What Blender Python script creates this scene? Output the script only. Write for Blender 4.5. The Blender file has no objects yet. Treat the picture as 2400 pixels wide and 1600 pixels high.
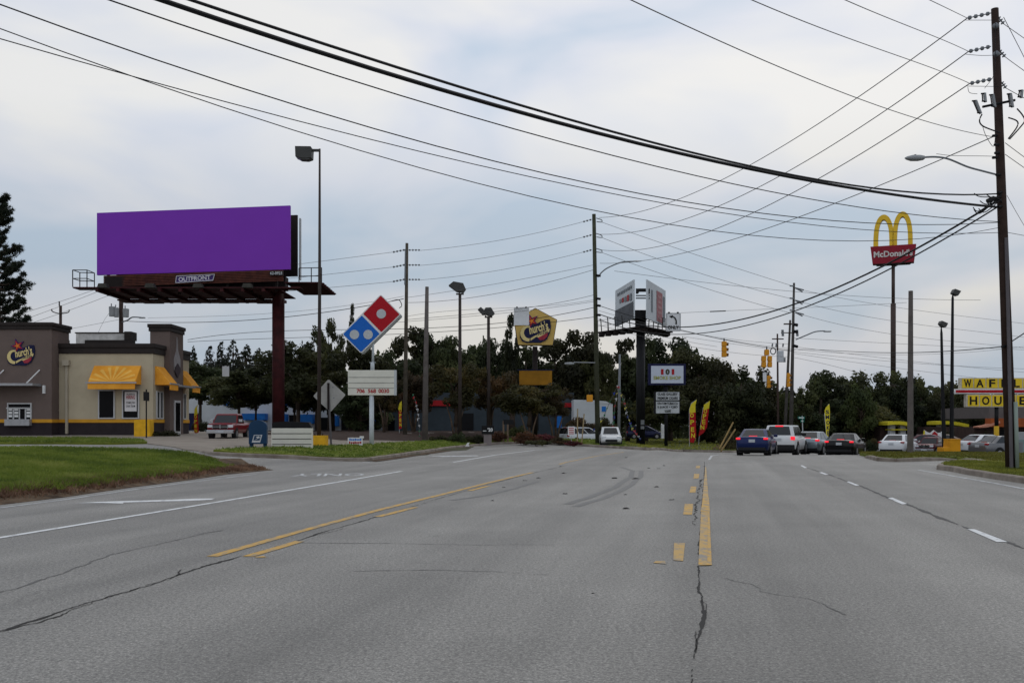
import bpy, bmesh, math, random
import numpy as np
from mathutils import Vector, Matrix
from mathutils.geometry import delaunay_2d_cdt
SC = bpy.context.scene
COL = SC.collection
rad = math.radians

# ------------------------------------------------------------------ camera
F, CX, HY, CAMZ = 2350.0, 1200.0, 998.0, 1.45      # focal length and optical centre in photo pixels, eye height
cam = bpy.data.cameras.new("camera")
cam.sensor_width = 36.0
cam.lens = 36.0 * F / 2400.0
cam.shift_y = (HY - 800.0) / 2400.0
cam.clip_start, cam.clip_end = 0.1, 3000.0
cam_ob = bpy.data.objects.new("camera", cam)
COL.objects.link(cam_ob)
cam_ob.location = (0, 0, CAMZ)
cam_ob.rotation_euler = (rad(90), 0, 0)
SC.camera = cam_ob

# ------------------------------------------------------------------ sky, sun, exposure
SUN_EL, SUN_AZ = 48.0, 24.0                       # azimuth measured from +Y towards +X
W = bpy.data.worlds.new("World")
SC.world = W
W.use_nodes = True
nt = W.node_tree
for n in list(nt.nodes):
    nt.nodes.remove(n)
def N(tree, typ, **kw):
    n = tree.nodes.new(typ)
    for k, v in kw.items():
        setattr(n, k, v)
    return n
def L(tree, a, b):
    tree.links.new(a, b)
out = N(nt, 'ShaderNodeOutputWorld')
sky = N(nt, 'ShaderNodeTexSky', sky_type='NISHITA', sun_disc=False)
sky.sun_elevation = rad(SUN_EL)
sky.sun_rotation = rad(SUN_AZ)
sky.dust_density = 3.0
sky.air_density = 1.5
bg1 = N(nt, 'ShaderNodeBackground'); bg1.inputs[1].default_value = 0.10
L(nt, sky.outputs[0], bg1.inputs[0])
tc = N(nt, 'ShaderNodeTexCoord')
mp = N(nt, 'ShaderNodeMapping'); mp.inputs['Scale'].default_value = (1.0, 1.0, 2.6)
mp.inputs['Location'].default_value = (19.53995, -14.20659, 14.49322)
L(nt, tc.outputs['Generated'], mp.inputs[0])
n1 = N(nt, 'ShaderNodeTexNoise'); n1.inputs['Scale'].default_value = 3.0; n1.inputs['Detail'].default_value = 4.5
n1.inputs['Roughness'].default_value = 0.45; n1.inputs['Distortion'].default_value = 0.35
L(nt, mp.outputs[0], n1.inputs['Vector'])
r1 = N(nt, 'ShaderNodeValToRGB')
e = r1.color_ramp.elements
e[0].position, e[0].color = 0.37, (0.50, 0.61, 0.75, 1)
e[1].position, e[1].color = 0.62, (0.86, 0.85, 0.835, 1)
m = r1.color_ramp.elements.new(0.50); m.color = (0.70, 0.735, 0.82, 1)
L(nt, n1.outputs['Fac'], r1.inputs[0])
# sky strength is raised away from the sun to brighten sides facing the camera
dot = N(nt, 'ShaderNodeVectorMath', operation='DOT_PRODUCT')
dot.inputs[1].default_value = (math.sin(rad(SUN_AZ)) * 0.8, math.cos(rad(SUN_AZ)) * 0.8, 0.6)
L(nt, tc.outputs['Generated'], dot.inputs[0])
mr = N(nt, 'ShaderNodeMapRange'); mr.inputs['From Min'].default_value = -1; mr.inputs['From Max'].default_value = 0.45
mr.inputs['To Min'].default_value = 1.85; mr.inputs['To Max'].default_value = 1.02
L(nt, dot.outputs['Value'], mr.inputs['Value'])
bg2 = N(nt, 'ShaderNodeBackground')
sx = N(nt, 'ShaderNodeSeparateXYZ'); L(nt, tc.outputs['Generated'], sx.inputs[0])
er = N(nt, 'ShaderNodeValToRGB'); ee = er.color_ramp.elements      # low cloud decks are greyer than the cloud overhead
ee[0].position, ee[0].color = 0.0, (0.80, 0.80, 0.80, 1)
ee[1].position, ee[1].color = 0.44, (1, 1, 1, 1)
for p_, c_ in ((0.10, 0.77), (0.20, 0.84), (0.29, 0.98)):
    q_ = ee.new(p_); q_.color = (c_, c_, c_, 1)
L(nt, sx.outputs['Z'], er.inputs[0])
mu_ = N(nt, 'ShaderNodeMath', operation='MULTIPLY'); L(nt, mr.outputs[0], mu_.inputs[0]); L(nt, er.outputs[0], mu_.inputs[1])
L(nt, r1.outputs[0], bg2.inputs[0]); L(nt, mu_.outputs[0], bg2.inputs[1])
mx = N(nt, 'ShaderNodeMixShader'); mx.inputs[0].default_value = 0.88
L(nt, bg1.outputs[0], mx.inputs[1]); L(nt, bg2.outputs[0], mx.inputs[2]); L(nt, mx.outputs[0], out.inputs[0])
sd = bpy.data.lights.new("sun", 'SUN'); sd.energy = 0.5; sd.angle = rad(14); sd.color = (1.0, 0.95, 0.88)
so = bpy.data.objects.new("sun", sd); COL.objects.link(so)
so.rotation_euler = Vector((-math.sin(rad(SUN_AZ)) * math.cos(rad(SUN_EL)), -math.cos(rad(SUN_AZ)) * math.cos(rad(SUN_EL)),
                            -math.sin(rad(SUN_EL)))).to_track_quat('-Z', 'Y').to_euler()
SC.view_settings.view_transform = 'Standard'
SC.view_settings.look = 'None'
SC.view_settings.gamma = 1.0
SC.view_settings.exposure = 0.0

# ------------------------------------------------------------------ materials
MATS = {}
def M(name, col, rough=0.65, var=0.14, scale=2.0, metal=0.0, bump=0.0, bscale=30.0, emit=0.0, spec=0.12, col2=None, coat=0.0, detail=4):
    if name in MATS:
        return MATS[name]
    m = bpy.data.materials.new(name); m.use_nodes = True
    t = m.node_tree; b = t.nodes['Principled BSDF']
    b.inputs['Roughness'].default_value = rough; b.inputs['Metallic'].default_value = metal
    b.inputs['Specular IOR Level'].default_value = spec
    if coat: b.inputs['Coat Weight'].default_value = coat; b.inputs['Coat Roughness'].default_value = 0.08
    c = tuple(col) + (1,)
    d = tuple(col2) + (1,) if col2 else tuple(max(0, x * (1 - 2 * var)) for x in col) + (1,)
    if var or col2:
        tcn = N(t, 'ShaderNodeTexCoord'); nz = N(t, 'ShaderNodeTexNoise')
        nz.inputs['Scale'].default_value = scale; nz.inputs['Detail'].default_value = detail; nz.inputs['Roughness'].default_value = 0.6
        L(t, tcn.outputs['Object'], nz.inputs['Vector'])
        rp = N(t, 'ShaderNodeValToRGB')
        rp.color_ramp.elements[0].position = 0.32; rp.color_ramp.elements[0].color = d
        rp.color_ramp.elements[1].position = 0.66; rp.color_ramp.elements[1].color = c
        L(t, nz.outputs['Fac'], rp.inputs[0]); L(t, rp.outputs[0], b.inputs['Base Color'])
        if bump:
            nb = N(t, 'ShaderNodeTexNoise'); nb.inputs['Scale'].default_value = bscale; nb.inputs['Detail'].default_value = 3
            L(t, tcn.outputs['Object'], nb.inputs['Vector'])
            bp = N(t, 'ShaderNodeBump'); bp.inputs['Strength'].default_value = bump; bp.inputs['Distance'].default_value = 0.02
            L(t, nb.outputs['Fac'], bp.inputs['Height']); L(t, bp.outputs[0], b.inputs['Normal'])
    else:
        b.inputs['Base Color'].default_value = c
    if emit:
        b.inputs['Emission Color'].default_value = c; b.inputs['Emission Strength'].default_value = emit
    MATS[name] = m
    return m

def asphalt():
    m = bpy.data.materials.new("asphalt"); m.use_nodes = True; t = m.node_tree; b = t.nodes['Principled BSDF']
    b.inputs['Roughness'].default_value = 0.68; b.inputs['Specular IOR Level'].default_value = 0.5
    tcn = N(t, 'ShaderNodeTexCoord')
    # aggregate speckle
    vo = N(t, 'ShaderNodeTexNoise'); vo.inputs['Scale'].default_value = 62; vo.inputs['Detail'].default_value = 3; vo.inputs['Roughness'].default_value = 0.75
    L(t, tcn.outputs['Object'], vo.inputs['Vector'])
    ra = N(t, 'ShaderNodeValToRGB'); q = ra.color_ramp.elements
    q[0].position, q[0].color = 0.30, (0.056, 0.053, 0.048, 1)
    q[1].position, q[1].color = 0.72, (0.335, 0.321, 0.292, 1)
    k = ra.color_ramp.elements.new(0.5); k.color = (0.163, 0.156, 0.142, 1)
    L(t, vo.outputs['Fac'], ra.inputs[0])
    # wheel paths: long soft bands down the lanes
    mpr = N(t, 'ShaderNodeMapping'); mpr.inputs['Rotation'].default_value = (0, 0, rad(11))
    L(t, tcn.outputs['Object'], mpr.inputs[0])
    mpb = N(t, 'ShaderNodeMapping'); mpb.inputs['Scale'].default_value = (0.62, 0.022, 1)
    L(t, mpr.outputs[0], mpb.inputs[0])
    nb = N(t, 'ShaderNodeTexNoise'); nb.inputs['Scale'].default_value = 1.0; nb.inputs['Detail'].default_value = 4; nb.inputs['Roughness'].default_value = 0.6
    L(t, mpb.outputs[0], nb.inputs['Vector'])
    m1 = N(t, 'ShaderNodeMapRange'); m1.inputs['From Min'].default_value = 0.37; m1.inputs['From Max'].default_value = 0.63
    m1.inputs['To Min'].default_value = 0.76; m1.inputs['To Max'].default_value = 1.15
    L(t, nb.outputs['Fac'], m1.inputs['Value'])
    # blotches
    nl = N(t, 'ShaderNodeTexNoise'); nl.inputs['Scale'].default_value = 0.33; nl.inputs['Detail'].default_value = 5; nl.inputs['Roughness'].default_value = 0.65
    L(t, tcn.outputs['Object'], nl.inputs['Vector'])
    m2 = N(t, 'ShaderNodeMapRange'); m2.inputs['From Min'].default_value = 0.3; m2.inputs['From Max'].default_value = 0.7
    m2.inputs['To Min'].default_value = 0.80; m2.inputs['To Max'].default_value = 1.12
    L(t, nl.outputs['Fac'], m2.inputs['Value'])
    # coarser speckle, random over the whole surface
    n6 = N(t, 'ShaderNodeTexNoise'); n6.inputs['Scale'].default_value = 27; n6.inputs['Detail'].default_value = 4; n6.inputs['Roughness'].default_value = 0.8
    L(t, tcn.outputs['Object'], n6.inputs['Vector'])
    m6 = N(t, 'ShaderNodeMapRange'); m6.inputs['From Min'].default_value = 0.33; m6.inputs['From Max'].default_value = 0.67
    m6.inputs['To Min'].default_value = 0.45; m6.inputs['To Max'].default_value = 1.55
    L(t, n6.outputs['Fac'], m6.inputs['Value'])
    mu0 = N(t, 'ShaderNodeMath', operation='MULTIPLY'); L(t, m1.outputs[0], mu0.inputs[0]); L(t, m6.outputs[0], mu0.inputs[1])
    mu = N(t, 'ShaderNodeMath', operation='MULTIPLY'); L(t, mu0.outputs[0], mu.inputs[0]); L(t, m2.outputs[0], mu.inputs[1])
    vm = N(t, 'ShaderNodeVectorMath', operation='SCALE'); L(t, ra.outputs[0], vm.inputs[0]); L(t, mu.outputs[0], vm.inputs['Scale'])
    # small oil drips and dark spots
    n7 = N(t, 'ShaderNodeTexNoise'); n7.inputs['Scale'].default_value = 2.3; n7.inputs['Detail'].default_value = 5; n7.inputs['Roughness'].default_value = 0.7
    L(t, tcn.outputs['Object'], n7.inputs['Vector'])
    m7 = N(t, 'ShaderNodeMapRange'); m7.inputs['From Min'].default_value = 0.62; m7.inputs['From Max'].default_value = 0.74
    m7.inputs['To Min'].default_value = 1.0; m7.inputs['To Max'].default_value = 0.72
    L(t, n7.outputs['Fac'], m7.inputs['Value'])
    vs_ = N(t, 'ShaderNodeVectorMath', operation='SCALE'); L(t, vm.outputs[0], vs_.inputs[0]); L(t, m7.outputs[0], vs_.inputs['Scale']); vm = vs_
    # fine hairline crazing
    v2 = N(t, 'ShaderNodeTexVoronoi', feature='DISTANCE_TO_EDGE'); v2.inputs['Scale'].default_value = 0.55
    nd = N(t, 'ShaderNodeTexNoise'); nd.inputs['Scale'].default_value = 1.4; nd.inputs['Detail'].default_value = 6
    L(t, tcn.outputs['Object'], nd.inputs['Vector'])
    mxv = N(t, 'ShaderNodeMixRGB', blend_type='LINEAR_LIGHT'); mxv.inputs[0].default_value = 0.55
    L(t, tcn.outputs['Object'], mxv.inputs[1]); L(t, nd.outputs['Color'], mxv.inputs[2]); L(t, mxv.outputs[0], v2.inputs['Vector'])
    lt = N(t, 'ShaderNodeMapRange'); lt.inputs['From Min'].default_value = 0.0; lt.inputs['From Max'].default_value = 0.012
    lt.inputs['To Min'].default_value = 0.74; lt.inputs['To Max'].default_value = 1.0
    L(t, v2.outputs['Distance'], lt.inputs['Value'])
    nm = N(t, 'ShaderNodeTexNoise'); nm.inputs['Scale'].default_value = 0.28; nm.inputs['Detail'].default_value = 2
    L(t, tcn.outputs['Object'], nm.inputs['Vector'])
    gt = N(t, 'ShaderNodeMapRange'); gt.inputs['From Min'].default_value = 0.60; gt.inputs['From Max'].default_value = 0.68
    gt.inputs['To Min'].default_value = 1.0; gt.inputs['To Max'].default_value = 0.0
    L(t, nm.outputs['Fac'], gt.inputs['Value'])
    mxa = N(t, 'ShaderNodeMath', operation='MAXIMUM'); L(t, lt.outputs[0], mxa.inputs[0]); L(t, gt.outputs[0], mxa.inputs[1])
    v3 = N(t, 'ShaderNodeVectorMath', operation='SCALE'); L(t, vm.outputs[0], v3.inputs[0]); L(t, mxa.outputs[0], v3.inputs['Scale'])
    L(t, v3.outputs[0], b.inputs['Base Color'])
    bp = N(t, 'ShaderNodeBump'); bp.inputs['Strength'].default_value = 0.35; bp.inputs['Distance'].default_value = 0.008
    L(t, vo.outputs['Fac'], bp.inputs['Height']); L(t, bp.outputs[0], b.inputs['Normal'])
    return m

def worn_paint(name, col, under=(0.2, 0.2, 0.2), amount=0.45, scale=9.0):
    """road paint flaked away in patches down to the asphalt"""
    m = bpy.data.materials.new(name); m.use_nodes = True; t = m.node_tree; b = t.nodes['Principled BSDF']
    b.inputs['Roughness'].default_value = 0.75
    tcn = N(t, 'ShaderNodeTexCoord'); nz = N(t, 'ShaderNodeTexNoise')
    mpn = N(t, 'ShaderNodeMapping'); mpn.inputs['Scale'].default_value = (1, 0.35, 1)
    nz.inputs['Scale'].default_value = scale; nz.inputs['Detail'].default_value = 6; nz.inputs['Roughness'].default_value = 0.7
    L(t, tcn.outputs['Object'], mpn.inputs[0]); L(t, mpn.outputs[0], nz.inputs['Vector'])
    rp = N(t, 'ShaderNodeValToRGB')
    rp.color_ramp.elements[0].position = amount - 0.12; rp.color_ramp.elements[0].color = tuple(under) + (1,)
    rp.color_ramp.elements[1].position = amount + 0.04; rp.color_ramp.elements[1].color = tuple(col) + (1,)
    L(t, nz.outputs['Fac'], rp.inputs[0]); L(t, rp.outputs[0], b.inputs['Base Color'])
    return m

def foliage(name, c1, c2, c3=None, scale=0.9, trans=0.40):
    m = bpy.data.materials.new(name); m.use_nodes = True; t = m.node_tree; b = t.nodes['Principled BSDF']
    b.inputs['Roughness'].default_value = 0.7; b.inputs['Specular IOR Level'].default_value = 0.25
    tcn = N(t, 'ShaderNodeTexCoord'); nz = N(t, 'ShaderNodeTexNoise'); oi = N(t, 'ShaderNodeObjectInfo')
    nz.inputs['Scale'].default_value = scale; nz.inputs['Detail'].default_value = 5; nz.inputs['Roughness'].default_value = 0.7
    ad = N(t, 'ShaderNodeVectorMath', operation='ADD'); L(t, tcn.outputs['Object'], ad.inputs[0]); L(t, oi.outputs['Location'], ad.inputs[1])
    L(t, ad.outputs[0], nz.inputs['Vector'])
    rp = N(t, 'ShaderNodeValToRGB')
    rp.color_ramp.elements[0].position = 0.35; rp.color_ramp.elements[0].color = tuple(c1) + (1,)
    rp.color_ramp.elements[1].position = 0.68; rp.color_ramp.elements[1].color = tuple(c3 or c2) + (1,)
    mm = rp.color_ramp.elements.new(0.52); mm.color = tuple(c2) + (1,)
    L(t, nz.outputs['Fac'], rp.inputs[0])
    hs = N(t, 'ShaderNodeHueSaturation')
    mv = N(t, 'ShaderNodeMapRange'); mv.inputs['To Min'].default_value = 0.8; mv.inputs['To Max'].default_value = 1.75
    L(t, oi.outputs['Random'], mv.inputs['Value']); L(t, mv.outputs[0], hs.inputs['Value'])
    mh = N(t, 'ShaderNodeMath', operation='FRACT'); m10 = N(t, 'ShaderNodeMath', operation='MULTIPLY'); m10.inputs[1].default_value = 7.31
    L(t, oi.outputs['Random'], m10.inputs[0]); L(t, m10.outputs[0], mh.inputs[0])
    mhr = N(t, 'ShaderNodeMapRange'); mhr.inputs['To Min'].default_value = 0.455; mhr.inputs['To Max'].default_value = 0.535
    L(t, mh.outputs[0], mhr.inputs['Value']); L(t, mhr.outputs[0], hs.inputs['Hue'])
    L(t, rp.outputs[0], hs.inputs['Color']); L(t, hs.outputs[0], b.inputs['Base Color'])
    tr = N(t, 'ShaderNodeBsdfTranslucent'); L(t, hs.outputs[0], tr.inputs[0])
    ms = N(t, 'ShaderNodeMixShader'); ms.inputs[0].default_value = trans
    L(t, b.outputs[0], ms.inputs[1]); L(t, tr.outputs[0], ms.inputs[2]); L(t, ms.outputs[0], t.nodes['Material Output'].inputs[0])
    return m

def glass(name, col=(0.02, 0.025, 0.03), rough=0.05):
    return M(name, col, rough=rough, var=0.0, spec=0.7)

# ------------------------------------------------------------------ mesh building
class MB:
    def __init__(s):
        s.v, s.f = [], []
    def add(s, verts, faces):
        o = len(s.v); s.v += [tuple(p) for p in verts]; s.f += [tuple(i + o for i in f) for f in faces]; return s
    def box(s, x0, x1, y0, y1, z0, z1):
        return s.add([(x0, y0, z0), (x1, y0, z0), (x1, y1, z0), (x0, y1, z0), (x0, y0, z1), (x1, y0, z1), (x1, y1, z1), (x0, y1, z1)],
                     [(0, 3, 2, 1), (4, 5, 6, 7), (0, 1, 5, 4), (1, 2, 6, 5), (2, 3, 7, 6), (3, 0, 4, 7)])
    def obox(s, c, size, rot=(0, 0, 0)):
        R = (Matrix.Rotation(rot[2], 3, 'Z') @ Matrix.Rotation(rot[1], 3, 'Y') @ Matrix.Rotation(rot[0], 3, 'X'))
        o = len(s.v); hx, hy, hz = size[0] / 2, size[1] / 2, size[2] / 2
        s.box(-hx, hx, -hy, hy, -hz, hz)
        for i in range(o, o + 8):
            s.v[i] = tuple(R @ Vector(s.v[i]) + Vector(c))
        return s
    def prism(s, poly, y0, y1):
        """polygon of (x, z) points pushed from y0 to y1"""
        n = len(poly)
        vs = [(p[0], y0, p[1]) for p in poly] + [(p[0], y1, p[1]) for p in poly]
        fs = [tuple(range(n)), tuple(range(2 * n - 1, n - 1, -1))] + [(i, i + n, (i + 1) % n + n, (i + 1) % n) for i in range(n)]
        return s.add(vs, fs)
    def prismx(s, poly, x0, x1):
        """polygon of (y, z) points pushed from x0 to x1"""
        n = len(poly)
        vs = [(x0, p[0], p[1]) for p in poly] + [(x1, p[0], p[1]) for p in poly]
        fs = [tuple(range(n)), tuple(range(2 * n - 1, n - 1, -1))] + [(i, i + n, (i + 1) % n + n, (i + 1) % n) for i in range(n)]
        return s.add(vs, fs)
    def prismz(s, poly, z0, z1):
        n = len(poly)
        vs = [(p[0], p[1], z0) for p in poly] + [(p[0], p[1], z1) for p in poly]
        fs = [tuple(range(n)), tuple(range(2 * n - 1, n - 1, -1))] + [(i, i + n, (i + 1) % n + n, (i + 1) % n) for i in range(n)]
        return s.add(vs, fs)
    def tube(s, pts, r, n=8, cap=True):
        pts = [Vector(p) for p in pts]
        rs = r if isinstance(r, (list, tuple)) else [r] * len(pts)
        o = len(s.v)
        for i, p in enumerate(pts):
            t = (pts[min(i + 1, len(pts) - 1)] - pts[max(i - 1, 0)])
            t = t.normalized() if t.length > 1e-9 else Vector((0, 0, 1))
            up = Vector((0, 0, 1)) if abs(t.z) < 0.95 else Vector((1, 0, 0))
            a = t.cross(up).normalized(); b = t.cross(a).normalized()
            for k in range(n):
                w = 2 * math.pi * k / n
                s.v.append(tuple(p + (a * math.cos(w) + b * math.sin(w)) * rs[i]))
        for i in range(len(pts) - 1):
            for k in range(n):
                s.f.append((o + i * n + k, o + i * n + (k + 1) % n, o + (i + 1) * n + (k + 1) % n, o + (i + 1) * n + k))
        if cap:
            s.f.append(tuple(o + k for k in range(n - 1, -1, -1))); e = o + (len(pts) - 1) * n
            s.f.append(tuple(e + k for k in range(n)))
        return s
    def disc(s, c, r, y0, y1, n=20, rz=None):
        """upright disc facing -Y"""
        return s.prism([(c[0] + r * math.cos(2 * math.pi * k / n), c[1] + (rz or r) * math.sin(2 * math.pi * k / n)) for k in range(n)], y0, y1)
    def loft(s, rings, closed=True, cap=True):
        n = len(rings[0]); o = len(s.v)
        for r in rings: s.v += [tuple(p) for p in r]
        for i in range(len(rings) - 1):
            for k in range(n if closed else n - 1):
                s.f.append((o + i * n + k, o + i * n + (k + 1) % n, o + (i + 1) * n + (k + 1) % n, o + (i + 1) * n + k))
        if cap:
            s.f.append(tuple(o + k for k in range(n - 1, -1, -1))); e = o + (len(rings) - 1) * n
            s.f.append(tuple(e + k for k in range(n)))
        return s
    def mesh(s, name, mat, smooth=False, bevel=0.0, seg=2, fix=True):
        me = bpy.data.meshes.new(name); me.from_pydata(s.v, [], s.f); me.update()
        if fix or bevel:
            b = bmesh.new(); b.from_mesh(me)
            if fix: bmesh.ops.recalc_face_normals(b, faces=b.faces)
            if bevel:
                es = [x for x in b.edges if len(x.link_faces) == 2 and x.calc_face_angle(0) > 0.5]
                bmesh.ops.bevel(b, geom=es, offset=bevel, segments=seg, affect='EDGES', profile=0.5, clamp_overlap=True)
            b.to_mesh(me); b.free()
        if mat: me.materials.append(mat)
        if smooth:
            me.polygons.foreach_set('use_smooth', [True] * len(me.polygons))
            if smooth == 'auto':
                pass
        return me

def thing(name, label, cat, loc=(0, 0, 0), rotz=0.0, group=None):
    o = bpy.data.objects.new(name, None); COL.objects.link(o); o.empty_display_size = 0.3
    o.location = loc; o.rotation_euler = (0, 0, rotz); o['label'] = label; o['category'] = cat
    if group: o['group'] = group
    return o
def part(root, name, mb, mat, smooth=False, bevel=0.0, label=None, seg=2, loc=None):
    me = mb if isinstance(mb, bpy.types.Mesh) else mb.mesh(name, mat, smooth, bevel, seg)
    o = bpy.data.objects.new(name, me); COL.objects.link(o)
    if root is not None: o.parent = root
    if loc is not None: o.location = loc
    if label: o['label'] = label
    return o
def solid(name, label, cat, mb, mat, loc=(0, 0, 0), rotz=0.0, group=None, smooth=False, bevel=0.0):
    o = part(None, name, mb, mat, smooth, bevel)
    o.location = loc; o.rotation_euler = (0, 0, rotz); o['label'] = label; o['category'] = cat
    if group: o['group'] = group
    return o
def struct(name, mb, mat, smooth=False, kind='structure', fix=True):
    me = mb if isinstance(mb, bpy.types.Mesh) else mb.mesh(name, mat, smooth, fix=fix)
    o = bpy.data.objects.new(name, me); COL.objects.link(o); o['kind'] = kind
    return o
def copy_tree(o, parent=None):
    c = o.copy(); COL.objects.link(c); c.parent = parent
    for ch in list(o.children): copy_tree(ch, c)
    return c

_TXT = {}
def text_mb(s, w, h, cx=0.0, cz=0.0, y=0.0, bold=0.0, depth=0.012, shear=0.0, rot=0.0, squash=None):
    """lettering fitted to a box w x h (h None keeps proportions), upright, facing -Y"""
    cu = bpy.data.curves.new("lettering", 'FONT'); cu.body = s; cu.size = 1.0; cu.offset = bold; cu.shear = shear
    cu.align_x = 'CENTER'; cu.resolution_u = 3; cu.space_line = 0.85
    ob = bpy.data.objects.new("lettering", cu); COL.objects.link(ob)
    dg = bpy.context.evaluated_depsgraph_get()
    me = bpy.data.meshes.new_from_object(ob.evaluated_get(dg))
    bpy.data.objects.remove(ob); bpy.data.curves.remove(cu)
    vs = [v.co.copy() for v in me.vertices]; fs = [tuple(p.vertices) for p in me.polygons]
    bpy.data.meshes.remove(me)
    x0, x1 = min(v.x for v in vs), max(v.x for v in vs); y0, y1 = min(v.y for v in vs), max(v.y for v in vs)
    sx = w / (x1 - x0); sy = (h / (y1 - y0)) if h else sx
    mb = MB(); c, sn = math.cos(rot), math.sin(rot)
    P = []
    for v in vs:
        a, b = (v.x - (x0 + x1) / 2) * sx, (v.y - (y0 + y1) / 2) * sy
        P.append((cx + a * c - b * sn, y, cz + a * sn + b * c))
    mb.add(P, fs)
    # give the letters a real thickness towards the board behind them
    return mb

def smooth01(t):
    t = max(0.0, min(1.0, t)); return t * t * (3 - 2 * t)
def lerp_table(x, T):
    if x <= T[0][0]: return T[0][1]
    for (a, b), (c, d) in zip(T, T[1:]):
        if x <= c: return b + (d - b) * (x - a) / (c - a)
    return T[-1][1]

# ------------------------------------------------------------------ the lie of the land
EDGE = [(18, -9.3), (31, -8.3), (45, -5.5), (60, -3.0), (75, -1.5), (90, 5.0), (110, 9.0)]
RISE = [(10, 0.0), (28, 0.36), (40, 0.58), (50, 0.70), (62, 0.86), (80, 0.95), (200, 0.95)]
def gz(X, Y):
    d = lerp_table(Y, EDGE) - X
    z = lerp_table(Y, RISE) * smooth01(d / 8.0)
    z += 0.30 * smooth01((Y - 68) / 12.0) * smooth01((10.5 - X) / 5.0) * smooth01((d + 14) / 10.0) * (1 - smooth01(d / 8.0))
    z -= 0.45 * smooth01((X - 8) / 5.0) * smooth01((Y - 47) / 22.0)
    return z
def P(px, py, Y):
    return Vector(((px - CX) / F * Y, Y, CAMZ - (py - HY) / F * Y))
def G(px, py, dz=0.0):
    """where the line of sight through a photo point meets the ground"""
    k = (px - CX) / F; s = (py - HY) / F
    lo = 2.0
    for Y in np.arange(3.0, 160.0, 0.25):
        if CAMZ - s * Y <= gz(k * Y, Y) + dz:
            a, b = Y - 0.25, Y
            for _ in range(20):
                mth = (a + b) / 2
                if CAMZ - s * mth <= gz(k * mth, mth) + dz: b = mth
                else: a = mth
            return Vector((k * b, b, gz(k * b, b) + dz))
    return Vector((k * 160, 160, gz(k * 160, 160) + dz))
class Lo:
    """local metres of a thing standing at photo column px, depth Y, base height z0"""
    def __init__(s, px, Y, z0=None):
        s.px, s.Y = px, Y; s.k = Y / F
        X = (px - CX) / F * Y
        s.z0 = gz(X, Y) if z0 is None else z0
        s.loc = (X, Y, s.z0)
    def x(s, px): return (px - s.px) * s.k
    def z(s, py): return CAMZ - (py - HY) * s.k - s.z0
    def xz(s, px, py): return (s.x(px), s.z(py))
    def m(s, n): return n * s.k

def patch(name, poly, dz, mat, spacing=1.0, skirt=0.25, kind='structure', hfun=None, jitter=0.0):
    """a sheet over the ground inside a plan outline"""
    poly = [Vector((p[0], p[1])) for p in poly]
    # resample outline
    out = []
    for a, b in zip(poly, poly[1:] + poly[:1]):
        n = max(1, int((b - a).length / spacing))
        for i in range(n): out.append(a + (b - a) * (i / n))
    n = len(out)
    xs = [p.x for p in out]; ys = [p.y for p in out]
    pts = list(out)
    def inside(x, y):
        c = False; j = n - 1
        for i in range(n):
            if ((out[i].y > y) != (out[j].y > y)) and (x < (out[j].x - out[i].x) * (y - out[i].y) / (out[j].y - out[i].y + 1e-12) + out[i].x): c = not c
            j = i
        return c
    y = min(ys) + spacing / 2
    while y < max(ys):
        x = min(xs) + spacing / 2
        while x < max(xs):
            if inside(x, y): pts.append(Vector((x, y)))
            x += spacing
        y += spacing
    r = delaunay_2d_cdt(pts, [(i, (i + 1) % n) for i in range(n)], [], 1, 1e-4)
    V2, F2 = r[0], r[2]
    h = hfun or (lambda x, y: gz(x, y) + dz)
    mb = MB(); mb.add([(p.x, p.y, h(p.x, p.y)) for p in V2], F2)
    if skirt:
        ec = {}
        for f in F2:
            for a, b in zip(f, list(f[1:]) + [f[0]]):
                k = (min(a, b), max(a, b)); ec[k] = ec.get(k, 0) + 1
        for (a, b), c in ec.items():
            if c == 1:
                pa, pb = mb.v[a], mb.v[b]
                mb.add([pa, pb, (pb[0], pb[1], gz(pb[0], pb[1]) - skirt), (pa[0], pa[1], gz(pa[0], pa[1]) - skirt)], [(0, 1, 2, 3)])
    me = mb.mesh(name, mat, smooth=False, fix=False)
    b = bmesh.new(); b.from_mesh(me)
    for f in b.faces:
        if f.normal.z < 0: f.normal_flip()
    b.to_mesh(me); b.free()
    o = bpy.data.objects.new(name, me); COL.objects.link(o); o['kind'] = kind
    return o, inside, (min(xs), max(xs), min(ys), max(ys)), h
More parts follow.
